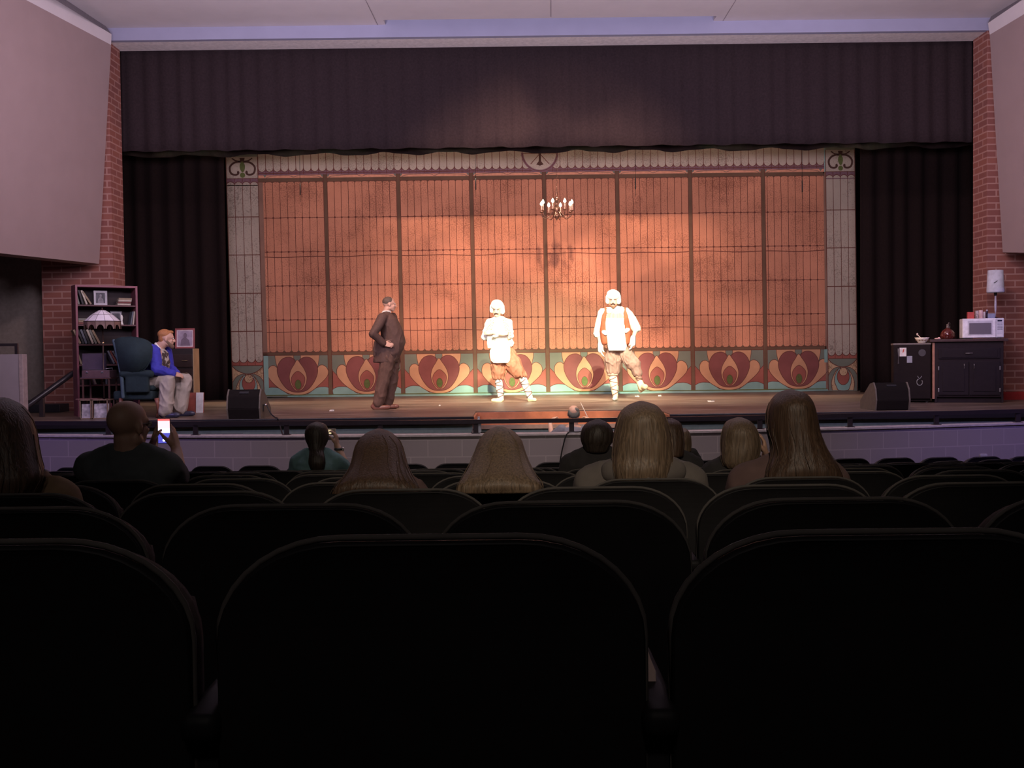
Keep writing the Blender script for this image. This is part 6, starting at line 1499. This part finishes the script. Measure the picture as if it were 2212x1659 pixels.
# bowl with a spoon on the fridge
bp = V((K(1997, 735).x, Yf + 0.12, zt))
bw_ = thing('mixing_bowl', 'white flared bowl with brown motifs standing on the fridge', 'bowl', bp)
def bowlf(bm): lathe(bm, bp, [(0.055, 0.0), (0.062, 0.012), (0.085, 0.05), (0.112, 0.088), (0.108, 0.088), (0.080, 0.05), (0.055, 0.016)], 32)
sub('bowl_body', bw_, mat('cream_glaze', (0.80, 0.72, 0.58), 0.35), bowlf, True)
def motif(bm):
    for q_ in (-0.5, 0.0, 0.5, 1.2, -1.2): ell(bm, bp + V((0.085 * math.sin(q_), -0.085 * math.cos(q_), 0.048)), (0.016, 0.005, 0.014), None, 2)
sub('painted_motif', bw_, mat('brown_motif', (0.25, 0.15, 0.08), 0.6), motif, True)
tag(sub('wooden_spoon', None, mat('pale_spoon_wood', (0.75, 0.60, 0.48), 0.5), lambda bm: (tube(bm, [bp + V((0.03, 0.0, 0.03)), bp + V((-0.065, 0.01, 0.135))], 0.006, 8), ell(bm, bp + V((-0.068, 0.01, 0.14)), (0.014, 0.008, 0.02), None, 2)), True), 'pale spoon leaning out of the white bowl on the fridge', 'spoon')

# kitchen base cabinet with worktop
Yc = 15.85
K = lambda x, y, dy=0.0: at(x, y, Yc + dy)
x0, x1, zt = K(2024, 800).x, K(2160, 800).x, K(2090, 732).z
kc = thing('kitchen_cabinet', 'black kitchen base cabinet with one drawer over double doors, at the right of the stage', 'cabinet', ((x0 + x1) / 2, Yc, ZS))
kblk = mat('cabinet_black_paint', (0.022, 0.014, 0.017), 0.6, spec=0.15); kdr = mat('cabinet_door_black', (0.016, 0.011, 0.015), 0.6, spec=0.15)
sub('carcass', kc, kblk, lambda bm: (box2(bm, (x0, Yc, ZS + 0.09), (x1, Yc + 0.55, zt - 0.045), 0.006), box2(bm, (x0 + 0.03, Yc + 0.05, ZS), (x1 - 0.03, Yc + 0.5, ZS + 0.09)), box2(bm, (x0, Yc, ZS), (x0 + 0.03, Yc + 0.5, ZS + 0.1)), box2(bm, (x1 - 0.03, Yc, ZS), (x1, Yc + 0.5, ZS + 0.1))))
sub('lit_side_strip', kc, mat('warm_lit_edge', (0.38, 0.18, 0.12), 0.6), lambda bm: box2(bm, (x0 - 0.035, Yc - 0.004, ZS + 0.06), (x0 - 0.002, Yc + 0.5, zt - 0.05), 0.004))  # cabinet's left side; its warm light is put into the orange colour
nick = mat('nickel_handle', (0.45, 0.43, 0.44), 0.3, metal=0.7)
d_ = sub('drawer', kc, kdr, lambda bm: (box2(bm, (x0 + 0.05, Yc - 0.02, K(2090, 775).z), (x1 - 0.05, Yc, K(2090, 752).z), 0.008), box2(bm, (x0 + 0.09, Yc - 0.026, K(2090, 772).z), (x1 - 0.09, Yc - 0.018, K(2090, 755).z), 0.006)))
xm = (x0 + x1) / 2; zd = K(2090, 763).z
sub('drawer_pull', d_, nick, lambda bm: tube(bm, [(xm - 0.05, Yc - 0.026, zd), (xm - 0.045, Yc - 0.05, zd), (xm + 0.045, Yc - 0.05, zd), (xm + 0.05, Yc - 0.026, zd)], 0.006, 8))
for s_ in (-1, 1):
    l, r = (x0 + 0.05, xm - 0.004) if s_ < 0 else (xm + 0.004, x1 - 0.05)
    d_ = sub('door', kc, kdr, lambda bm: (box2(bm, (l, Yc - 0.02, ZS + 0.12), (r, Yc, K(2090, 781).z), 0.006), box2(bm, (l + 0.06, Yc - 0.027, ZS + 0.18), (r - 0.06, Yc - 0.018, K(2090, 790).z), 0.008)))
    xx = xm + s_ * 0.07; zz = K(2090, 789).z
    sub('door_pull', d_, nick, lambda bm: tube(bm, [(xx, Yc - 0.022, zz + 0.02), (xx, Yc - 0.05, zz + 0.01), (xx, Yc - 0.05, zz - 0.045), (xx, Yc - 0.022, zz - 0.055)], 0.006, 8))
    xh = l + 0.003 if s_ < 0 else r - 0.003
    for zz in (K(2090, 795).z, ZS + 0.20): sub('hinge', d_, nick, lambda bm: box2(bm, (xh - 0.008, Yc - 0.030, zz - 0.03), (xh + 0.008, Yc - 0.018, zz + 0.03), 0.003))
tag(sub('worktop', None, mat('dark_worktop', (0.075, 0.045, 0.045), 0.25), lambda bm: box2(bm, (x0 - 0.07, Yc - 0.05, zt - 0.043), (x1 + 0.06, Yc + 0.60, zt), 0.008)), 'dark worktop lying across the black kitchen cabinet', 'worktop')
# microwave
xa, xb = K(2080, 700).x, K(2162, 700).x; h = 0.315; yw = Yc + 0.06
mw = thing('microwave', 'white microwave oven on the right end of the worktop', 'microwave', ((xa + xb) / 2, yw, zt))
mwm = mat('microwave_white', (0.86, 0.84, 0.88), 0.35)
for xx in (xa + 0.03, xb - 0.06):
    for yy in (yw + 0.02, yw + 0.30): sub('foot', mw, blackp, lambda bm: box2(bm, (xx, yy, zt), (xx + 0.03, yy + 0.03, zt + 0.012)))
sub('housing', mw, mwm, lambda bm: box2(bm, (xa, yw, zt + 0.012), (xb, yw + 0.36, zt + h), 0.012))
xs = xa + (xb - xa) * 0.80
d_ = sub('door', mw, mwm, lambda bm: box2(bm, (xa + 0.003, yw - 0.022, zt + 0.016), (xs, yw, zt + h - 0.004), 0.010))
sub('door_rim', d_, mat('microwave_rim', (0.60, 0.58, 0.64), 0.4), lambda bm: box2(bm, (xa + 0.075, yw - 0.026, zt + 0.055), (xs - 0.045, yw - 0.018, zt + h - 0.035), 0.004))
sub('door_window', d_, mat('microwave_mesh_glass', (0.17, 0.15, 0.18), 0.25, noise=(200, 0.2)), lambda bm: box2(bm, (xa + 0.095, yw - 0.030, zt + 0.07), (xs - 0.062, yw - 0.022, zt + h - 0.072), 0.003))
cp = sub('control_panel', mw, mat('microwave_panel', (0.64, 0.63, 0.70), 0.4), lambda bm: box2(bm, (xs + 0.004, yw - 0.020, zt + 0.016), (xb - 0.003, yw, zt + h - 0.004), 0.006))
sub('display', cp, mat('dark_display', (0.02, 0.02, 0.06), 0.2), lambda bm: box2(bm, (xs + 0.025, yw - 0.023, zt + h - 0.055), (xb - 0.028, yw - 0.018, zt + h - 0.030)))
def btn(bm):
    for r_ in range(5):
        for c_ in range(3): box2(bm, (xs + 0.025 + c_ * 0.026, yw - 0.0225, zt + h - 0.085 - r_ * 0.024), (xs + 0.043 + c_ * 0.026, yw - 0.019, zt + h - 0.072 - r_ * 0.024))
sub('button', cp, mat('grey_buttons', (0.22, 0.22, 0.28), 0.5), btn)
sub('open_button', cp, mwm, lambda bm: box2(bm, (xs + 0.02, yw - 0.025, zt + 0.03), (xb - 0.02, yw - 0.018, zt + 0.06), 0.003))
zm_ = zt + h
# things on the microwave
def can(x, r, h_, dy, m_, lab, name='tin', cat='tin', box=False, grp='tins and boxes on the microwave', lid=None):
    c = V((at(x - 13, 680, yw + dy).x, yw + dy, zm_)); t = thing(name, lab, cat, c, grp)
    if box: sub('carton', t, m_, lambda bm: box2(bm, c - V((r, 0.05, 0)), c + V((r, 0.05, h_)), 0.002))
    else: sub('tin_body', t, m_, lambda bm: lathe(bm, c, [(r, 0), (r, h_ * 0.98), (r * 0.93, h_)], 20), True)
    if lid: sub('lid', t, lid, lambda bm: lathe(bm, c + V((0, 0, h_)), [(r * 0.9, 0), (r * 0.9, 0.012), (r * 0.5, 0.016)], 16), True)
    return c
can(2100, 0.047, 0.103, 0.12, mat('red_carton', (0.50, 0.05, 0.04), 0.5), 'plain red carton at the left end of the microwave top', 'carton', 'carton', True)
can(2112.5, 0.028, 0.125, 0.13, mat('striped_tin', (0.45, 0.36, 0.34), 0.4, noise=(40, 0.6)), 'narrow grey-banded tin right of the red carton on the microwave')
can(2120.5, 0.030, 0.130, 0.12, mat('pink_white_tin', (0.75, 0.50, 0.46), 0.4), 'pinkish white tin in the middle of the microwave top')
can(2126.5, 0.018, 0.105, 0.14, mat('pale_tin', (0.62, 0.55, 0.55), 0.4), 'slim pale tin touching the right side of the pinkish tin')
can(2132, 0.016, 0.12, 0.13, mat('dark_jar', (0.03, 0.02, 0.04), 0.2), 'dark narrow jar with a white cap on the microwave', 'jar', 'jar', lid=mat('white_cap', (0.75, 0.72, 0.78), 0.4))
can(2140, 0.050, 0.075, 0.13, mat('blue_grey_carton', (0.22, 0.24, 0.36), 0.5), 'low blue-grey carton below the white lamp shade', 'carton', 'carton', True)
# lamp behind
lc = V((at(2130, 700, yw + 0.26).x, yw + 0.26, zm_))
lm = thing('table_lamp', 'thin lamp with a tall white shade standing at the back of the microwave', 'lamp', lc)
zA, zB = at(2131, 634, yw + 0.26).z, at(2131, 586, yw + 0.26).z
sub('lamp_base', lm, blackp, lambda bm: lathe(bm, lc, [(0.05, 0), (0.05, 0.01), (0.012, 0.02)], 20), True); sub('stem', lm, mat('pale_stem', (0.45, 0.42, 0.48), 0.3), lambda bm: lathe(bm, lc, [(0.008, 0.015), (0.008, 0.10), (0.015, 0.12), (0.018, 0.22), (0.010, zA - zm_ - 0.03)], 12), True)
sub('bulb_socket', lm, blackp, lambda bm: lathe(bm, V((lc.x, lc.y, zA - 0.045)), [(0.022, 0), (0.025, 0.05), (0.012, 0.07)], 14), True)
def shade2(bm):
    pr = [(0.122, 0), (0.130, 0.02), (0.112, zB - zA)]
    bmt = B(); c = V((lc.x, lc.y, zA)); n = 32; rings = [[bm.verts.new(c + V((r_ * math.cos(k * 2 * PI / n), r_ * math.sin(k * 2 * PI / n), h_))) for k in range(n)] for r_, h_ in pr]; bmt.free()
    for p_, q_ in zip(rings, rings[1:]):
        for k in range(n): f = bm.faces.new((p_[k], p_[(k + 1) % n], q_[(k + 1) % n], q_[k])); f.smooth = True
s2 = sub('lamp_shade', lm, mat('white_lampshade', (0.62, 0.62, 0.70), 0.8), shade2); so = s2.modifiers.new('t', 'SOLIDIFY'); so.thickness = 0.004
sub('pull_chain', lm, blackp, lambda bm: tube(bm, [at(2132, 613, yw + 0.14), at(2136, 611, yw + 0.135), at(2139, 608, yw + 0.14)], 0.006, 6))
# round jug with neck
jc = V((K(2053, 730).x, Yc + 0.22, zt))
jg = thing('glass_jug', 'round dark red glass jug with a looped neck on the worktop left of the microwave', 'jug', jc)
sub('jug_body', jg, mat('dark_red_glass', (0.09, 0.015, 0.012), 0.12, coat=0.5), lambda bm: lathe(bm, jc, [(0.085, 0), (0.098, 0.02), (0.104, 0.06), (0.100, 0.10), (0.080, 0.135), (0.035, 0.165), (0.022, 0.18)], 28), True)
sub('jug_neck', jg, mat('clear_grey_glass', (0.16, 0.13, 0.12), 0.15), lambda bm: lathe(bm, jc + V((0, 0, 0.178)), [(0.024, 0), (0.018, 0.02), (0.018, 0.045), (0.024, 0.055)], 16), True)
sub('jug_handle', jg, mat('clear_grey_glass', (0.16, 0.13, 0.12), 0.15), lambda bm: tube(bm, [jc + V((0.0, 0, 0.23)), jc + V((0.018, 0, 0.262)), jc + V((0.035, 0, 0.250)), jc + V((0.032, 0, 0.205)), jc + V((0.028, 0, 0.17))], 0.006, 8), True)
def ribs(bm):
    for k_ in range(16):
        a_ = k_ * PI / 8; tube(bm, [jc + V((0.100 * math.cos(a_), 0.100 * math.sin(a_), 0.02)), jc + V((0.106 * math.cos(a_), 0.106 * math.sin(a_), 0.06)), jc + V((0.102 * math.cos(a_), 0.102 * math.sin(a_), 0.10))], 0.004, 6)
sub('ribbing', jg, mat('dark_red_glass', (0.09, 0.015, 0.012), 0.12, coat=0.5), ribs, True)
dc = V((K(2031, 730).x, Yc + 0.10, zt))
tag(sub('tea_towel', None, mat('pink_white_cloth', (0.70, 0.45, 0.42), 0.9, noise=(40, 0.3)), lambda bm: (ell(bm, dc + V((0, 0, 0.010)), (0.048, 0.05, 0.013), None, 3), ell(bm, dc + V((0.02, 0, 0.022)), (0.018, 0.02, 0.014), None, 2)), True), 'small crumpled pink and white cloth on the worktop beside the jug', 'cloth')

pv = V((at(2070, 800, 15.87).x, 15.87, 0)); ang_k = math.radians(-17); Rk = Matrix.Rotation(ang_k, 4, 'Z')
for o_ in [o for o in bpy.data.objects if o not in KIT0 and o.parent is None]:
    o_.location = pv + Rk @ (V(o_.location) - pv); o_.rotation_euler = (0, 0, ang_k)
# ---- left foreground: low partition with rail, stair handrail
Yp_ = 14.6
a0 = at(49, 765, Yp_)
pt_ = thing('low_partition', 'pale painted low wall block at the far left, before the brick wall', 'partition', (-7.6, Yp_, -0.9))
sub('panel', pt_, mat('partition_paint', (0.42, 0.36, 0.40), 0.8, noise=(3, 0.05)), lambda bm: box2(bm, (-8.9, Yp_, -0.9), (a0.x - 0.06, Yp_ + 0.12, a0.z), 0.004)); sub('end_post', pt_, mat('partition_edge', (0.46, 0.36, 0.36), 0.8), lambda bm: box2(bm, (a0.x - 0.058, Yp_ - 0.01, -0.9), (a0.x, Yp_ + 0.13, a0.z), 0.006))
rl = thing('short_rail', 'dark square rail standing on top of the pale low wall at the far left', 'railing', (at(38, 765, Yp_).x, Yp_ + 0.06, a0.z))
xr_ = at(39, 765, Yp_ + 0.06).x; zr_ = at(20, 744, Yp_ + 0.06).z
sub('rail_bar', rl, railm, lambda bm: box2(bm, (-8.9, Yp_ + 0.04, zr_ - 0.025), (xr_, Yp_ + 0.08, zr_ + 0.015), 0.003)); 
for xx in (xr_ - 0.04, -8.3): sub('rail_post', rl, railm, lambda bm: box2(bm, (xx, Yp_ + 0.04, a0.z), (xx + 0.04, Yp_ + 0.08, zr_ - 0.025), 0.003))
hr = thing('stair_handrail', 'dark sloping handrail climbing from the pit wall to the bookcase', 'handrail', (at(90, 880, 14.9).x, 14.9, ZS))
def hrf(bm):
    p0, p1 = at(45, 887, 14.75), at(158, 806, 15.3); limb(bm, [p0, p1], [0.045, 0.042])
    
bm = B(); hrf(bm); link('sloping_rail', bm, railm, hr, True)
sub('rail_post', hr, railm, lambda bm: box2(bm, (at(90, 880, 14.95).x - 0.03, 14.93, ZS), (at(90, 880, 14.95).x + 0.03, 14.99, at(90, 860, 14.95).z), 0.003))
# dark low case by the wall between handrail and bookcase
sc = at(112, 880, 16.3)
tag(sub('equipment_case', None, mat('case_black', (0.02, 0.02, 0.025), 0.5), lambda bm: box2(bm, (at(52, 880, 16.2).x, 16.15, ZS), (at(132, 880, 16.2).x, 16.5, ZS + 0.13), 0.012)), 'low flat black case on the floor against the wall left of the bookcase', 'case')

# ---- chandelier hanging over the bakers
Yd = 18.6
ctr = at(1202.5, 452, Yd); pxm = Yd / F
cd = thing('chandelier', 'small brass chandelier with eight lit candle bulbs hanging before the backdrop', 'chandelier', ctr)
cbr = mat('antique_brass_dark', (0.20, 0.10, 0.07), 0.35, metal=0.7); cand = mat('candle_tube', (0.60, 0.42, 0.33), 0.6); bulbm = mat('lit_candle_bulb', (1, 0.9, 0.7), 0.4, emit=((1.0, 0.86, 0.62), 9.0))
z = lambda y: at(1202, y, Yd).z
sub('center_column', cd, cbr, lambda bm: lathe(bm, V((ctr.x, Yd, 0)), [(0.004, z(476)), (0.018, z(473)), (0.055, z(468)), (0.05, z(465)), (0.03, z(462)), (0.045, z(458)), (0.06, z(452)), (0.045, z(446)), (0.02, z(442)), (0.028, z(438)), (0.045, z(434)), (0.052, z(430)), (0.03, z(427)), (0.012, z(424)), (0.02, z(420)), (0.008, z(410)), (0.006, z(402))], 20), True)
sub('chain', cd, cbr, lambda bm: [tube(bm, [V((ctr.x + (0.012 if k_ % 2 else 0), Yd + (0 if k_ % 2 else 0.012), z(402) + 0.05 * k_ + 0.03)) + V((0, 0, 0)) + V(((0.014 * math.cos(t * PI / 4), 0, 0.03 * math.sin(t * PI / 4)) if k_ % 2 else (0, 0.014 * math.cos(t * PI / 4), 0.03 * math.sin(t * PI / 4)))) for t in range(9)], 0.003, 5) for k_ in range(12)] and None)
sub('hanging_wire', cd, cbr, lambda bm: tube(bm, [(ctr.x, Yd, z(402) + 0.58), (ctr.x, Yd, ZSOF + 1.24)], 0.003, 6))
for k_ in range(8):
    a_ = PI / 8 + k_ * PI / 4 + 0.10; R_ = 0.285; dx, dy = math.cos(a_), math.sin(a_)
    P_ = lambda r_, y: V((ctr.x + dx * r_, Yd + dy * r_, z(y)))
    ar = sub('arm', cd, cbr, lambda bm: tube(bm, [P_(0.04, 456), P_(0.09, 460), P_(0.14, 468), P_(0.20, 472), P_(0.26, 469), P_(R_, 462), P_(R_, 457)], 0.007, 8), True)
    sub('drip_pan', ar, cbr, lambda bm: lathe(bm, P_(R_, 457), [(0.008, -0.01), (0.032, 0.0), (0.036, 0.010), (0.012, 0.012)], 16), True)
    sub('candle', ar, cand, lambda bm: lathe(bm, P_(R_, 456), [(0.011, 0), (0.011, 0.11)], 10), True)
    sub('bulb', ar, bulbm, lambda bm: lathe(bm, P_(R_, 456) + V((0, 0, 0.11)), [(0.008, 0), (0.024, 0.022), (0.026, 0.036), (0.016, 0.062), (0.003, 0.085)], 12), True)
# thin black lines with weights hanging before the backdrop
for (xx, y1, side_) in ((649, 436, 'left of the second brown bar'), (1028, 425, 'between the third and fourth bars'), (1373, 424, 'right of the chandelier'), (1733, 430, 'in the last pane on the right')):
    pT, pB = at(xx, 300, 19.2), at(xx, y1, 19.2)
    tg = thing('hanging_line', f'thin dark weighted line hanging before the backdrop, {side_}', 'line', (pT.x, 19.2, pB.z), 'thin lines hanging before the backdrop')
    sub('cord', tg, cab, lambda bm: tube(bm, [pB, V((pB.x, 19.2, ZSOF + 1.24))], 0.004, 6)); sub('weight', tg, cab, lambda bm: tube(bm, [V((pB.x, 19.2, at(xx, y1 - 15, 19.2).z)), V((pB.x, 19.2, at(xx, y1 - 40, 19.2).z))], 0.011, 8))

# ---- scraps on the stage floor
scrap = mat('white_scrap', (0.75, 0.70, 0.62), 0.8)
for (xx, yy, w_, lab) in ((717, 888, 0.07, 'curled white scrap on the boards well left of the suited man'), (950, 877, 0.03, 'tiny white speck on the boards right of the suited man'), (1376, 857, 0.08, 'white scrap on the boards behind the kicking foot'), (1425, 856, 0.06, 'smaller white scrap right of the one behind the kicking foot'), (1536, 868, 0.11, 'flat white strip on the boards behind the highest head')):
    c = on(xx, yy)
    tag(sub('paper_scrap', None, scrap, lambda bm: (addbox(bm, c + V((0, 0, 0.010)), (w_, 0.06, 0.004), Matrix.Rotation(0.25, 3, 'X')), addbox(bm, c + V((w_ * 0.25, 0.02, 0.016)), (w_ * 0.5, 0.05, 0.004), Matrix.Rotation(-0.3, 3, 'X')))), lab, 'scrap', 'paper scraps on the stage')

# ---- pit: music stands, bottle, gear on the wall, cables
stm_ = mat('music_stand_grey', (0.05, 0.055, 0.055), 0.4)
for i_, (xx, Ys, h_) in enumerate(((150, 13.2, 0.98), (470, 13.1, 1.0), (640, 13.3, 0.94), (880, 13.2, 0.96), (1760, 13.2, 1.0), (1905, 13.1, 0.97), (2090, 13.3, 0.95))):
    X_ = (xx - CX) / F * Ys; Ys = wally(X_) + (0.85 if abs(X_) < 4.5 else 0.55); h_ -= 0.13
    ms = thing('music_stand', f'grey music stand down in the pit, {ORD[i_]} from the left', 'music stand', (X_, Ys, -0.6), 'music stands in the pit')
    sub('desk', ms, stm_, lambda bm: addbox(bm, (X_, Ys, h_ - 0.17), (0.48, 0.012, 0.30), Matrix.Rotation(-0.3, 3, 'X'), 0.003)); sub('stem', ms, stm_, lambda bm: tube(bm, [(X_, Ys + 0.03, -0.55), (X_, Ys + 0.03, h_ - 0.2)], 0.012, 8))
    for t_ in range(3): sub('leg', ms, stm_, lambda bm: tube(bm, [(X_, Ys + 0.03, -0.45), (X_ + 0.25 * math.cos(t_ * 2.09 + 0.5), Ys + 0.03 + 0.25 * math.sin(t_ * 2.09 + 0.5), -0.59)], 0.009, 6))
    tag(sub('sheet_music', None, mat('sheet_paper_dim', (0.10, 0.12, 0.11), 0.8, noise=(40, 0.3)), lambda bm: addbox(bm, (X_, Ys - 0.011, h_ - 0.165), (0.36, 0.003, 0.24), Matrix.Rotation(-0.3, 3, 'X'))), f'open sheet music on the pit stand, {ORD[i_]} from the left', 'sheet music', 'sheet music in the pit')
wb = V((at(1034, 905, 12.32).x, 12.33, 0.885))
bt = thing('water_bottle', 'clear water bottle standing on the pit wall left of the conductor', 'bottle', wb)
sub('bottle_body', bt, mat('clear_pet', (0.42, 0.46, 0.50), 0.1), lambda bm: lathe(bm, wb, [(0.028, 0), (0.031, 0.02), (0.031, 0.13), (0.024, 0.16), (0.012, 0.185)], 20), True); sub('bottle_cap', bt, mat('white_cap', (0.75, 0.72, 0.78), 0.4), lambda bm: lathe(bm, wb + V((0, 0, 0.185)), [(0.014, 0), (0.014, 0.018)], 14), True)
wl = V((at(1026, 925, 12.32).x, 12.36, 0.885))
cl = thing('clip_light', 'crumpled silver clip light on the pit wall beside the water bottle', 'clip light', wl)
sub('reflector', cl, mat('silver_reflector', (0.5, 0.48, 0.46), 0.3, metal=0.5), lambda bm: loft(bm, [(wl + V((-0.03, 0, 0.03)), V((0, 0.03, 0.02)), V((0.01, 0, 0.03))), (wl + V((0.02, 0, 0.05)), V((0, 0.05, 0.03)), V((0.01, 0, 0.05)))], 16), True); sub('clamp', cl, blackp, lambda bm: box2(bm, wl + V((-0.03, -0.02, 0)), wl + V((0.0, 0.02, 0.05)), 0.004))
yb_ = lambda x: wally(x) - 0.03
xa, xb = 0.66, 0.47
pts = [(0.90, 12.35, 0.895), (0.78, 12.22, 0.895), (xa, yb_(xa) + 0.01, 0.885), (0.60, yb_(0.6), 0.72), (0.54, yb_(0.5), 0.45), (xb - 0.04, yb_(0.4), 0.20), (0.40, yb_(0.4), -0.15)]
tag(sub('hanging_cable', None, cab, lambda bm: tube(bm, [V(q) for q in cr(pts, 6)], 0.008, 8), True), 'black cable draped over the pit wall below the conductor', 'cable')
pts = [(-0.50, 12.36, 0.895), (-0.35, 12.30, 0.897), (-0.22, 12.2, 0.893), (-0.16, yb_(0.2), 0.80), (-0.14, yb_(0.2), 0.5), (-0.14, yb_(0.2), 0.0)]
tag(sub('hanging_cable', None, cab, lambda bm: tube(bm, [V(q) for q in cr(pts, 6)], 0.008, 8), True), 'black cable coiling off the pit wall beside the clip light', 'cable')
# small fixture on the wall at the right
sx = at(2137, 992, 12.7); sy = wally(sx.x)
wlx = thing('wall_outlet', 'small steel socket box low on the pit wall at the far right', 'socket', (sx.x, sy, sx.z))
sub('plate', wlx, mat('socket_steel', (0.55, 0.53, 0.60), 0.35), lambda bm: box2(bm, (sx.x - 0.045, sy - 0.03, sx.z - 0.06), (sx.x + 0.045, sy + 0.002, sx.z + 0.05), 0.004)); sub('socket_face', wlx, mat('socket_dark', (0.05, 0.045, 0.06), 0.5), lambda bm: box2(bm, (sx.x - 0.028, sy - 0.034, sx.z - 0.055), (sx.x + 0.028, sy - 0.028, sx.z + 0.015), 0.002))
# pale slip of paper standing on the armrest between the nearest seats
az = seat_top(1.22) - 0.86 + 0.65
P_ = lambda x, y: at(x, y, 1.32)
def prog(bm):
    pts = [P_(1387, 1378), P_(1391, 1378), P_(1405, 1425), P_(1416, 1452), P_(1417, 1475), P_(1387, 1475)]
    dz = az - min(q.z for q in pts); pts = [q + V((0, 0, dz)) for q in pts]
    a = [bm.verts.new(q) for q in pts]; b_ = [bm.verts.new(q + V((0, 0.004, 0))) for q in pts]
    bm.faces.new(a); bm.faces.new(list(reversed(b_)))
    for j in range(len(a)): bm.faces.new((a[j], b_[j], b_[(j + 1) % len(a)], a[(j + 1) % len(a)]))
    bmesh.ops.recalc_face_normals(bm, faces=bm.faces)
tag(sub('paper_slip', None, mat('programme_paper', (0.75, 0.55, 0.50), 0.8), prog), 'pale pointed paper slip standing in the gap between the two nearest seats', 'paper')
